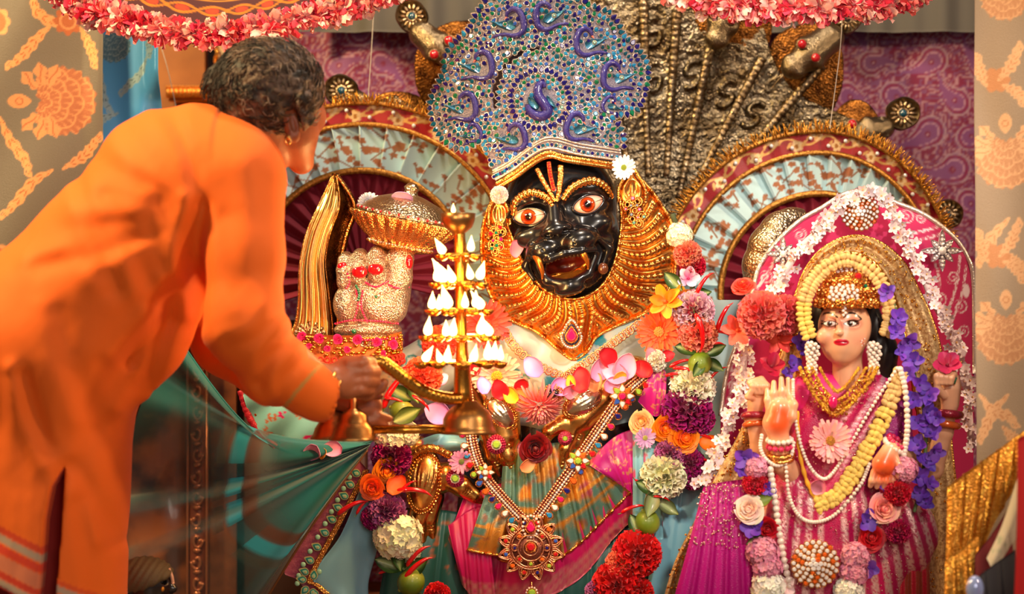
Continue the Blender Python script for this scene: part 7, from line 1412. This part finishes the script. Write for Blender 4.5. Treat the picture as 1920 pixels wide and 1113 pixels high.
bloom('pompom', 'small white pompom flower at the left end of the crown hem', 'flower', 'carnation', 936, 365, 4.93, 17, ((250, 226, 224), (255, 242, 240)), (0, 0, 0), 3); bloom('pompom', 'white pompom flower with a crimson petal at the right end of the petal row', 'flower', 'carnation', 1230, 676, 4.89, 21, ((250, 226, 206), (255, 244, 230)), (0, 0, 0), 4)
PK1, PK2, RD, YE, OG, LI = ((246, 150, 206), (250, 190, 226)), ((236, 110, 150), (250, 170, 190)), ((190, 6, 30), (214, 16, 40)), ((255, 190, 40), (255, 170, 30)), ((255, 140, 80), (255, 176, 120)), ((206, 130, 220), (230, 170, 236))
def petal(lab, x, y, r, c, rot, Y=4.895, seed=0): 
    f = fmesh('petal', *c, **{'seed': seed}); T = Thing('flower_petal', lab, 'petal', x, y, Y, 'loose petals strewn over the statue'); T.piece('blade', f[0], x, y, 0, r, face_rot(*rot))
for i, (x, y, r, c, nm) in enumerate(((966, 466, 17, PK2, 'pink petal stuck to the mane beside the black cheek'), (1000, 686, 22, LI, 'lilac petal beside the peach gerbera'), (1124, 690, 24, PK1, 'pink petal at the left of the petal row on the chest'), (1150, 700, 24, PK1, 'pale pink petal in the middle of the petal row on the chest'), (1172, 684, 26, PK1, 'large pink petal under the white pompom'), (1140, 672, 22, RD, 'dark red petal standing above the pink petals'), (1206, 690, 20, RD, 'red petal left of the white pompom'), (1160, 708, 15, YE, 'yellow petal on the pink petal row'), (1092, 712, 26, RD, 'red petal below the gold buckle of the mane'), (1072, 714, 13, YE, 'yellow petal under the mane point'), (1148, 722, 20, PK1, 'pink petal above the silver hand cuff'), (1050, 726, 22, LI, 'lilac petal behind the oval black brooch'), (1070, 732, 18, PK2, 'pink petal right of the oval black brooch'), (1118, 716, 18, OG, 'orange petal beside the yellow petal'), (936, 728, 20, RD, 'dark red petal under the peach gerbera'), (976, 722, 16, RD, 'red petal right of the peach gerbera'), (958, 738, 18, YE, 'yellow-orange petal beside the silver ringed cuff'), (905, 722, 17, LI, 'lilac petal beside the lamp stem'), (980, 744, 18, OG, 'orange petal left of the chrysanthemum'), (827, 710, 15, PK1, 'round pink petal behind the lamp handle'), (586, 846, 20, PK1, 'large pink petal lying in the turquoise sleeve'), (622, 842, 19, PK1, 'pale pink petal at the right of the turquoise sleeve'), (606, 851, 11, YE, 'yellow petal lying in the turquoise sleeve'), (1220, 664, 16, PK2, 'pink petal above the fuchsia fold'), (1535, 912, 18, PK2, 'pink petal at the bottom of the yellow garland'), (1335, 904, 15, PK2, 'pink petal lying on the magenta skirt'), (890, 690, 16, RD, 'red petal left of the peach gerbera'), (1252, 668, 14, RD, 'crimson petal on the white pompom'), (990, 870, 16, OG, 'orange petal under the dark red rose'), (820, 775, 26, LI, 'long magenta petal behind the lamp base'))):
    petal(nm, x, y, r, c, (random.uniform(-.5, .3), random.uniform(-.5, .5), random.uniform(0, 6.28)), 4.66 if x > 1400 else (4.948 if y < 480 else 4.885) if x > 700 else 4.82, i % 4)

# ================================================================ strung garlands
T = Thing('flower_garland', 'garland of carnations, roses, chillies and a lime right of the gold mane', 'garland', 1240, 1100, 4.885)
S = lambda *a, **k: strung(T, *a, **k)
b = MB(); b.tube(crv([(1262, 400, -20), (1296, 500, -20), (1300, 620, -20), (1300, 760, -20), (1260, 880, -20), (1215, 980, -20), (1170, 1120, -20)], 50), 5, 7); T.part('cord', b, mat('garland_cord', (60, 70, 40), .8))
S('cream_carnation', 'hydrangea', 1276, 440, 24, CREAM, -20); S('pink_carnation', 'carnation', 1290, 476, 27, SALM, -14, seed=1); S('crimson_carnation', 'carnation', 1300, 498, 25, CRIM, -18, seed=2); S('white_edged_flower', 'orchid', 1290, 522, 24, ((240, 220, 236), (206, 60, 130), (180, 20, 90)), 0, (.1, .2, 0))
S('leaf', 'leaf', 1262, 528, 24, GREEN, 6, (0, 0, .8)); S('chilli', 'chilli', 1316, 530, 28, CH, 14, (0, .2, -1.0)); S('leaf', 'leaf', 1312, 552, 22, GREEN, 2, (.2, 0, -.2))
S('yellow_lily', 'lily', 1248, 566, 36, ((255, 160, 20), (250, 120, 10), (200, 90, 20)), 10, (.2, -.4, .3)); S('yellow_lily', 'orchid', 1268, 558, 30, ((255, 170, 30), (250, 130, 10), (220, 100, 20)), 4, (-.3, .5, 1)); S('crimson_carnation', 'carnation', 1300, 582, 40, CRIW, 0, seed=3, label='crimson carnation edged with white'); S('chilli', 'chilli', 1354, 592, 32, CH, 4, (0, .2, -1.15)); S('chilli', 'chilli', 1348, 622, 22, CH, 0, (0, 0, .1))
S('salmon_carnation', 'carnation', 1308, 626, 38, SALM, 2, seed=4); S('chilli', 'chilli', 1312, 622, 37, CH, 34, (0, 0, 1.35)); S('leaf', 'leaf', 1290, 654, 26, GREEN, 10, (.3, 0, .2)); S('leaf', 'leaf', 1340, 656, 22, GREEN, 4, (.2, 0, -.4)); S('chilli', 'chilli', 1336, 644, 22, CH, 14, (0, 0, -.2))
for x, y, r, a in ((1276, 678, 24, -.35), (1286, 692, 26, .2), (1268, 700, 22, -.1), (1272, 712, 18, .5), (1344, 696, 20, -.7)): S('chilli', 'chilli', x, y, r, CH, random.uniform(4, 20), (0, 0, a))
S('lime', 'lime', 1311, 681, 24, LIM, 14, (0, .3, 2.2)); S('leaf', 'leaf', 1306, 690, 20, GREEN, 34, (.2, .3, 2.2)); S('leaf', 'leaf', 1336, 684, 22, GREEN, 10, (.1, 0, .5))
S('cream_carnation', 'carnation', 1298, 726, 44, ((240, 230, 190), (250, 244, 220)), 0, (.2, .2, 0), seed=5); S('purple_carnation', 'carnation', 1288, 768, 48, PURP, 0, (0, 0, 1), seed=6); S('purple_carnation', 'carnation', 1312, 786, 30, PURP, -6, seed=7)
S('peach_rose', 'rose', 1203, 790, 27, ((255, 206, 140), (250, 170, 96)), 2, (0, -.2, 0), seed=2); S('orange_rose', 'rose', 1246, 800, 30, ORR, 6, (-.2, .1, 0), seed=3); S('orange_rose', 'rose', 1283, 820, 33, ORR, 8, (0, .1, 1), seed=4); S('orange_petal', 'petal', 1328, 832, 20, ORR, 0, (.3, .2, .3)); S('chilli', 'chilli', 1318, 816, 24, CH, 0, (0, 0, .25)); S('chilli', 'chilli', 1308, 862, 26, CH, -4, (0, 0, -.1))
S('purple_carnation', 'carnation', 1256, 852, 30, PURW, -4, seed=8, label='purple carnation edged with white'); S('purple_carnation', 'carnation', 1294, 870, 30, PURP, -10, seed=9); S('purple_carnation', 'carnation', 1300, 896, 24, PURP, -14, seed=9)
S('cream_carnation', 'carnation', 1244, 892, 44, ((226, 222, 168), (244, 240, 206)), 2, (-.1, .1, 0), seed=10); S('leaf', 'leaf', 1214, 912, 26, GREEN, 16, (.1, .3, .4)); S('leaf', 'leaf', 1218, 940, 28, ((150, 150, 110), (120, 130, 90)), 22, (.1, .3, 1.9)); S('leaf', 'leaf', 1250, 950, 24, ((110, 116, 80), (90, 100, 66)), 10, (.2, .2, .6)); S('chilli', 'chilli', 1186, 950, 24, CH, 8, (0, 0, -.35)); S('chilli', 'chilli', 1240, 930, 16, CH, 22, (0, 0, .2)); S('chilli', 'chilli', 1204, 912, 20, CH, 8, (0, 0, .9))
S('lime', 'lime', 1214, 978, 25, LIM, 6, (0, .2, 1.2)); S('leaf', 'leaf', 1192, 985, 24, GREEN, 4, (.1, 0, 1.1))
S('red_carnation', 'carnation', 1194, 1036, 46, REDC, 6, seed=11); S('salmon_carnation', 'carnation', 1160, 1054, 26, ((250, 90, 60), (255, 130, 90)), 12, seed=12); S('red_carnation', 'carnation', 1156, 1094, 46, REDC, 8, seed=13); S('purple_carnation', 'carnation', 1120, 1108, 24, PURW, 8, seed=14); S('red_carnation', 'carnation', 1196, 1110, 30, REDC, -2, seed=15)
T = Thing('flower_garland', 'garland of orange roses, purple carnations, chillies and a lime left of the gold claws', 'garland', 750, 1105, 4.87)
S = lambda *a, **k: strung(T, *a, **k)
b = MB(); b.tube(crv([(800, 640, -30), (780, 720, -26), (740, 800, -24), (724, 880, -24), (736, 980, -24), (766, 1080, -24), (800, 1140, -24)], 50), 5, 7); T.part('cord', b, mat('garland_cord'))
S('red_carnation', 'carnation', 824, 644, 34, ((226, 40, 30), (240, 70, 50)), -20, seed=1); S('salmon_carnation', 'carnation', 792, 706, 38, ((246, 70, 40), (255, 110, 70)), -10, seed=2); S('chilli', 'chilli', 738, 726, 44, CH, 0, (0, .2, -1.0)); S('chilli', 'chilli', 770, 690, 30, CH, -8, (0, 0, -.2)); S('leaf', 'leaf', 752, 738, 26, GREEN, 4, (.2, 0, .5)); S('leaf', 'leaf', 776, 736, 22, GREEN, 6, (.2, .2, 1.2)); S('chilli', 'chilli', 742, 748, 20, CH, 14, (0, 0, .2)); S('chilli', 'chilli', 790, 752, 24, CH, 8, (0, 0, .6)); S('chilli', 'chilli', 730, 800, 16, CH, 4, (0, 0, .8))
S('lime', 'lime', 754, 772, 25, ((110, 134, 40), (176, 176, 70), (120, 140, 50)), 4, (0, .2, .4)); S('leaf', 'leaf', 764, 778, 28, ((96, 110, 56), (74, 92, 44)), 26, (.3, .2, -.5)); S('cream_carnation', 'hydrangea', 734, 818, 32, CREAM, -4, seed=3); S('cream_carnation', 'hydrangea', 762, 812, 24, CREAM, -6, seed=4)
S('purple_carnation', 'carnation', 734, 856, 38, PURP, -2, seed=5); S('orange_rose', 'rose', 724, 878, 31, ((255, 150, 20), (255, 116, 0)), 14, (-.3, .2, 0), seed=5); S('orange_rose', 'rose', 700, 912, 28, ORR2, 18, (-.1, -.1, 2), seed=6); S('orange_petal', 'petal', 745, 908, 22, ORR2, 14, (.3, 0, 2.2)); S('chilli', 'chilli', 660, 946, 32, CH, 14, (0, 0, -.5)); S('chilli', 'chilli', 680, 946, 20, CH, 10, (0, 0, -.9)); S('chilli', 'chilli', 778, 917, 34, CH, 22, (0, 0, .05)); S('chilli', 'chilli', 764, 908, 20, CH, 18, (0, 0, -.7))
S('purple_carnation', 'carnation', 726, 958, 36, PURW, 2, seed=7, label='purple carnation edged with white'); S('purple_carnation', 'carnation', 700, 970, 24, PURP, -4, seed=8); S('cream_carnation', 'hydrangea', 746, 1004, 44, ((240, 236, 190), (248, 246, 220)), 4, seed=5); S('cream_carnation', 'hydrangea', 766, 1028, 26, ((240, 236, 190), (248, 246, 220)), 2, seed=6)
S('leaf', 'leaf', 732, 1056, 30, GREEN, 12, (.1, .2, .3)); S('leaf', 'leaf', 778, 1062, 30, GREEN, 8, (.1, 0, -.6)); S('chilli', 'chilli', 782, 1036, 30, CH, 20, (0, 0, -.8)); S('chilli', 'chilli', 782, 1058, 34, CH, 22, (0, 0, -.75)); S('chilli', 'chilli', 728, 1068, 18, CH, 14, (0, 0, -.2)); S('leaf', 'leaf', 748, 1048, 22, GREEN, 14, (.3, .1, 1.4)); S('lime', 'lime', 771, 1090, 27, ((92, 122, 26), (160, 170, 50), (120, 140, 50)), 8, (0, .2, -.6)); S('red_carnation', 'carnation', 820, 1116, 26, REDC, 2, seed=9)
# flowers the goddess holds and wears
bloom('carnation', 'large coral carnation beside the goddess\'s shoulder, nearer the statue', 'flower', 'carnation', 1428, 590, 4.71, 46, ((236, 70, 74), (250, 130, 120)), (0, -.1, 0), 21, parts=('petals', 'centre')); bloom('carnation', 'coral carnation tucked behind the first, nearer the goddess\'s face', 'flower', 'carnation', 1472, 590, 4.74, 38, ((226, 60, 70), (250, 120, 114)), (0, .2, 0), 22)
bloom('rose', 'small coral rosebud above the coral carnations', 'flower', 'rose', 1394, 538, 4.74, 26, ((246, 70, 60), (250, 96, 40)), (.9, -.2, 0), 7); bloom('lily', 'coral lily petals drooping below the rosebud', 'flower', 'lily', 1384, 620, 4.75, 34, ((240, 90, 70), (246, 110, 80), (220, 80, 40)), (.2, -.3, 0), 8); bloom('lily', 'coral lily under the carnations', 'flower', 'lily', 1460, 634, 4.76, 34, ((226, 60, 56), (240, 90, 70), (200, 60, 30)), (.1, .2, 1), 9)
bloom('rose', 'crimson flower held in the goddess\'s raised fist nearer the statue', 'flower', 'orchid', 1446, 688, 4.70, 28, ((186, 14, 60), (150, 4, 40), (120, 0, 30)), (.5, .1, 0), 9); bloom('rose', 'crimson flower held in the goddess\'s ringed hand near the curtain', 'flower', 'orchid', 1776, 686, 4.70, 32, ((206, 40, 90), (176, 14, 60), (140, 0, 40)), (.6, -.1, .5), 10)
VIO = ((98, 44, 176), (124, 70, 200), (80, 40, 140)); VIO2 = ((140, 80, 206), (110, 50, 180), (80, 40, 140))
T = Thing('orchid_garland', 'garland of purple orchids hanging beside the goddess on the curtain side', 'garland', 1720, 930, 4.68)
b = MB(); b.tube(crv([(1668, 540, -10), (1690, 610, -10), (1716, 700, -10), (1738, 800, -10), (1730, 900, -10), (1716, 960, -10)], 40), 3.5, 7); T.part('stem', b, mat('green_stem', (96, 116, 66), .5))
for i, (x, y, r) in enumerate(((1664, 548, 20), (1684, 596, 22), (1680, 622, 20), (1704, 640, 24), (1690, 660, 18), (1712, 676, 24), (1700, 700, 20), (1722, 720, 22), (1712, 748, 20), (1742, 742, 24), (1736, 770, 24), (1720, 792, 22), (1754, 782, 18), (1744, 812, 24), (1722, 834, 24), (1752, 846, 22), (1736, 868, 24), (1720, 892, 24), (1742, 906, 18), (1726, 924, 20), (1736, 944, 18))): strung(T, 'orchid', 'orchid', x, y, r, VIO if i % 3 else VIO2, random.uniform(-4, 10), (random.uniform(-.5, .5), random.uniform(-.5, .5), random.uniform(0, 6)), i % 4)
T = Thing('orchid_sprig', 'purple orchid petals behind the goddess\'s pearl earring', 'flower', 1496, 690, 4.735)
for x, y, r in ((1502, 642, 22), (1488, 684, 20), (1512, 660, 18), (1476, 700, 14)): strung(T, 'orchid', 'orchid', x, y, r, VIO, 0, (.3, .2, random.uniform(0, 6)), 1)
def gar(label, lst, px, py):
    T = Thing('flower_garland', label, 'garland', px, py, 4.665); p = crv([(x, y, -14) for _, x, y, *_r in lst], 30); b = MB(); b.tube(p, 3, 6); T.part('cord', b, mat('garland_cord'))
    for i, (k, x, y, r, c, nm) in enumerate(lst): strung(T, nm, k, x, y, r, c, random.uniform(-4, 4), (random.uniform(-.2, .2), random.uniform(-.2, .2), i), i % 5 + 20)
PHY = ((214, 120, 156), (236, 170, 190)); WH = ((246, 240, 226), (250, 248, 240))
gar('garland of purple, red, pink and white flowers on the goddess\'s lap beside the large pearls', [('orchid', 1396, 858, 26, VIO2, 'orchid'), ('hydrangea', 1418, 876, 22, PHY, 'pink_hydrangea'), ('orchid', 1392, 880, 20, VIO, 'orchid'), ('carnation', 1416, 906, 24, ((206, 10, 50), (226, 30, 60)), 'red_carnation'), ('orchid', 1440, 916, 18, VIO, 'orchid'), ('rose', 1404, 954, 32, ((252, 226, 206), (250, 190, 176)), 'white_rose'), ('leaf', 1430, 938, 20, ((150, 160, 80), (120, 140, 60)), 'leaf'), ('orchid', 1412, 988, 26, VIO, 'orchid'), ('rose', 1440, 990, 26, ((206, 8, 30), (170, 0, 24)), 'red_rose'), ('leaf', 1416, 1012, 18, GREEN, 'leaf'), ('hydrangea', 1430, 1036, 30, PHY, 'pink_hydrangea'), ('hydrangea', 1438, 1062, 28, PHY, 'pink_hydrangea'), ('hydrangea', 1440, 1100, 32, WH, 'white_hydrangea'), ('orchid', 1470, 1100, 24, ((250, 230, 230), (240, 200, 200), (240, 200, 80)), 'white_orchid')], 1430, 1110)
gar('garland of roses, orchids and pink hydrangea on the goddess\'s lap below the lowered hand', [('hydrangea', 1694, 880, 26, PHY, 'pink_hydrangea'), ('orchid', 1680, 894, 22, VIO, 'orchid'), ('carnation', 1682, 922, 26, ((196, 6, 40), (220, 24, 60)), 'red_carnation'), ('orchid', 1664, 912, 18, VIO, 'orchid'), ('rose', 1656, 954, 34, ((252, 176, 166), (246, 130, 130)), 'pink_rose'), ('orchid', 1626, 976, 24, VIO, 'orchid'), ('rose', 1634, 1008, 30, ((206, 8, 30), (170, 0, 24)), 'red_rose'), ('carnation', 1684, 996, 24, ((170, 6, 70), (196, 20, 90)), 'crimson_carnation'), ('hydrangea', 1604, 1044, 28, PHY, 'pink_hydrangea'), ('orchid', 1628, 1064, 22, VIO2, 'orchid'), ('hydrangea', 1600, 1074, 26, PHY, 'pink_hydrangea'), ('hydrangea', 1590, 1106, 28, WH, 'white_hydrangea')], 1610, 1110)
# jasmine garland round the throne
T = Thing('jasmine_garland', 'white jasmine garland draped over the top and sides of the magenta throne back', 'garland', 1600, 800, 4.845); r = random.Random(8)
n = 0
p = np.vstack([crv([(1446, 556), (1470, 514), (1500, 466), (1536, 432), (1558, 398), (1588, 372), (1626, 360), (1658, 376), (1684, 414), (1702, 456), (1726, 504), (1748, 560), (1774, 606), (1792, 648), (1806, 700), (1816, 760), (1822, 840)], 62), crv([(1398, 640), (1394, 690), (1384, 750), (1362, 806), (1338, 864), (1314, 906)], 26)])
for q in p:
    for _ in range(3): T.piece('jasmine_flower', fmesh('star', (250, 238, 240), (244, 214, 220), (240, 190, 110), seed=n % 3)[0], q[0] + r.uniform(-14, 14), q[1] + r.uniform(-9, 9), r.uniform(-2, 12), r.uniform(9, 13), face_rot(r.uniform(-.7, .7), r.uniform(-.7, .7), r.uniform(0, 6))); n += 1
for i, sl in enumerate((slice(0, 62), slice(62, 88))): b = MB(); b.tube(np.c_[p[sl], np.full(len(p[sl]), -2.)], 7, 7); T.part('cord', b, mat('white_cord', (236, 214, 214), .8))
# ================================================================ shrine woodwork and sheer sari at the lower left
M_dark = mat('varnished_wood', (190, 108, 58), .28, col2=(84, 44, 26), nscale=7, coat=.4, bump=('noise', 26, .5))
T = Thing('shrine_cabinet', 'dark varnished wooden shrine with a carved corner post behind the sheer teal cloth', 'shrine', 400, 1300, 5.5)
b = MB(); b.box((290, 1020, -40), (150, 420, 20)); T.part('side_panel', b, M_dark); b = MB(); b.box((520, 1020, -60), (110, 420, 20)); T.part('back_panel', b, mat('dark_recess', (66, 38, 28), .5))
b = MB(); b.box((372, 1020, -4), (19, 420, 20)); po = T.part('carved_post', b, mat('copper_post', (140, 70, 44), .3, .35, bump=('noise', 60, .4)))
for i in range(14):
    y = 650 + i * 40; b = MB(); t = np.linspace(0, 5.2, 24); sg = 1 if i % 2 else -1; b.tube(np.stack([372 + sg * (11 - t * 1.6) * np.cos(t), y + (15 - t * 2) * np.sin(t) * 1.2, np.full(24, 18.)], -1), 3.4, 6); b.ell((372, y + 20, 17), (9, 5, 5), 8, 6); b.ell((372 + 6 * sg, y + 2, 18), (5, 5, 4), 8, 6); T.part('scroll', b, mat('copper_relief', (176, 104, 66), .26, .6), po)
for x in (354, 390): b = MB(); b.box((x, 1020, 17), (2.4, 420, 2)); T.part('edge_bead', b, mat('copper_relief'), po)
nt = bpy.data.materials.new('sheer_teal'); nt.use_nodes = True; MATS['sheer_teal'] = nt; N = nt.node_tree.nodes; L = nt.node_tree.links; bs = N['Principled BSDF']; at_ = N.new('ShaderNodeAttribute'); at_.attribute_name = 'col'
L.new(at_.outputs['Color'], bs.inputs['Base Color']); L.new(at_.outputs['Alpha'], bs.inputs['Alpha']); bs.inputs['Roughness'].default_value = .42; bs.inputs['Sheen Weight'].default_value = .35
T = Thing('sheer_sari', 'sheer teal sari cloth with turquoise stripes gathered at the statue and spread to the left', 'sari', 690, 1150, 4.84)
B = crv([(338, 640), (296, 700), (262, 770), (244, 860), (236, 950), (236, 1040), (262, 1130), (340, 1190), (420, 1200), (468, 1150), (500, 1120)], 240); G0 = A([694., 834.]); u = np.linspace(0, 1, 90); v = np.linspace(0, 1, 240)
sag = 102 * np.exp(-(v / .10) ** 1.5) + 26 * np.exp(-((v - .28) / .16) ** 2) - 10 * smooth(.5, .9, v); P = G0 + u[:, None, None] * (B - G0)[None]; P[..., 1] += sag[None] * np.sin(u * PI)[:, None]; P += (A([-10, 18.]) * (v[:, None] - .5))[None] * (1 - u)[:, None, None]
ph = v * 5.5 + .3 * np.sin(v * 14); W = (20 * np.sin(ph * 2 * PI) * (.25 + u[:, None] * .9) + 10 * np.sin(ph * 3.1 * PI + 1)[None] * (1 - u)[:, None]) + 20 * np.sin(u * PI)[:, None] - 8 * u[:, None]
U, V_ = np.meshgrid(u, v, indexing='ij'); C = fill(U, (22, 122, 122)); edge = np.abs(np.cos(ph * PI))[None] * np.ones_like(U)
alpha = .97 - .83 * smooth(.22, .62, U) + .25 * smooth(.82, .98, edge) + .5 * smooth(.05, .0, V_) * (1 - .3 * U); alpha = alpha + .2 * smooth(.55, .85, V_) * smooth(.9, .5, U)
for a0, a1, c, al in ((.46, .52, (110, 70, 50), .5), (.52, .585, (34, 168, 186), .9), (.60, .64, (60, 90, 80), .6)): m = smooth(a0 - .006, a0 + .006, U) * smooth(a1 + .006, a1 - .006, U); C = mixc(C, c, m * (.35 + .65 * (edge > .45))); alpha = alpha * (1 - m) + m * al * (.45 + .55 * (edge > .45))
C = mixc(C, (28, 60, 54), smooth(.02, 0, np.abs(V_ - .055)) * smooth(.5, .35, U) * (vnoise(U * 30, V_ * 200, 3) > .5)); C = mixc(C, (120, 76, 44), smooth(.93, .985, V_)); C[..., 3] = np.clip(alpha, .12, .98)
b = MB(); b.grid(np.concatenate([P, W[..., None]], -1), col=C); T.part('cloth', b, nt); b = MB(); b.tube(np.concatenate([P[:, 0], W[:, :1]], -1), 2.2, 6); T.part('selvedge', b, mat('teal_edge', (18, 110, 112), .5)); b = MB(); b.tube(np.concatenate([P[:, -1], W[:, -1:]], -1), 2.6, 6); T.part('copper_border', b, mat('copper_border', (130, 80, 44), .4, .3))
# small dark statue at the bottom left corner
T = Thing('small_statue', 'small dark statue head with a ribbed brown cap at the bottom left by the priest', 'statue', 275, 1200, 4.66)
s = SDF((210, 1030, -60), (340, 1230, 60), 2.4); s.ell((276, 1096, 0), (48, 50, 46), 8); s.cap((318, 1090, 6), (326, 1102, 8), 6, 8, 6); s.ell((316, 1120, 6), (14, 8, 12), 6); s.cap((276, 1140, 0), (276, 1230, 0), 34, 56, 14); s.ell((308, 1088, 24), (9, 5, 8), 3, True)
T.part('head', s.mesh(lambda v: np.tile(A((*lin((30, 22, 20)), 0.)), (len(v), 1))), M_black); s = SDF((206, 1030, -66), (346, 1120, 66), 2.4); s.ell((272, 1082, 0), (56, 40, 53), 8); s.box((300, 1118, 0), (80, 24, 80), 2, 8, True, R=rot2(-.5)); s.disp(lambda x, y, w: 1.1 * np.sin((x + y * .6) / 2.2)); T.part('cap', s.mesh(), mat('ribbed_cap', (92, 74, 48), .7, bump=('noise', 300, .5)))
b = MB(); b.ell((309, 1100, 32), (4, 5, 3), 8, 6); T.part('eye', b, mat('gold_eye', (220, 150, 50), .3, .6)); b = MB(); b.tube(crv([(318, 1064, 12), (324, 1078, 14), (326, 1092, 12)], 8), 3.4, 6); T.part('forehead_mark', b, mat('pink_mark', (226, 170, 140), .5))
bloom('white_flower', 'small white flower in front of the priest\'s hem at the bottom left', 'flower', 'hydrangea', 224, 1106, 4.62, 15, WH, (0, 0, 0), 30)
# gold tissue and other cloth in the near right corner
def goldc(X, Y, ph, v): C = fill(X, (206, 136, 40), .5); return mixc(C, (250, 196, 90), smooth(.6, .8, vnoise(X / 5, Y / 5, 2)), .8)
M_tissue = mat('gold_tissue', vc=True, rough=.3, bump=('voro', 260, .9))
skirt('gold_tissue', 'crumpled gold tissue cloth sweeping down the lower right corner', [(1776, 912), (1830, 872), (1880, 836), (1930, 800)], [(1768, 1190), (1790, 1180), (1850, 1010), (1936, 860)], 5, 22, goldc, M_tissue, 4.36, cat='cloth'); skirt('gold_tissue', 'lower fold of gold tissue below the goddess\'s net skirt', [(1772, 1050), (1800, 1030), (1836, 1000)], [(1764, 1200), (1800, 1200), (1836, 1180)], 3, 12, goldc, M_tissue, 4.33, cat='cloth')
def redc(X, Y, ph, v): return fill(X, (190, 8, 18))
M_plain = mat('plain_cloth', vc=True, rough=.7, sheen=.2)
skirt('red_cloth', 'bright red cloth at the right edge of the frame, lower corner', [(1908, 820), (1940, 810), (2000, 800)], [(1898, 1200), (1940, 1210), (2000, 1210)], 2, 10, redc, M_plain, 4.1, cat='cloth'); skirt('maroon_cloth', 'dark maroon cloth behind the gold tissue at the lower right', [(1828, 1040), (1860, 1000), (1892, 950)], [(1820, 1200), (1870, 1200), (1910, 1200)], 2, 8, lambda X, Y, ph, v: fill(X, (110, 10, 26)), M_plain, 4.30, cat='cloth')
skirt('cream_lace', 'cream lace cloth behind the gold tissue beside the red cloth', [(1850, 1046), (1880, 980), (1912, 880)], [(1862, 1080), (1890, 1030), (1912, 1000)], 2, 6, lambda X, Y, ph, v: mixc(fill(X, (206, 196, 176)), (170, 176, 150), smooth(.5, .6, fbm(X / 12, Y / 12, 3))), M_plain, 4.27, cat='cloth'); skirt('black_cloth', 'dark blue-black cloth at the bottom right corner', [(1822, 1090), (1860, 1060), (1904, 1030)], [(1810, 1210), (1860, 1210), (1904, 1210)], 3, 10, lambda X, Y, ph, v: fill(X, (26, 26, 40)), M_plain, 4.24, cat='cloth')
T = Thing('glass_ornament', 'small pale blue glass bauble at the bottom right corner', 'ornament', 1828, 1105, 4.2); b = MB(); b.ell((1828, 1104, 0), (17, 26, 17), 16, 12); T.part('bauble', b, mat('blue_glass', (150, 170, 230), .1, .2, coat=1)); b = MB(); b.lathe((1828, 1130, 0), [(0, -60), (12, -60), (8, 0), (6, 4), (0, 4)], seg=12); T.part('stand', b, M_gld2)
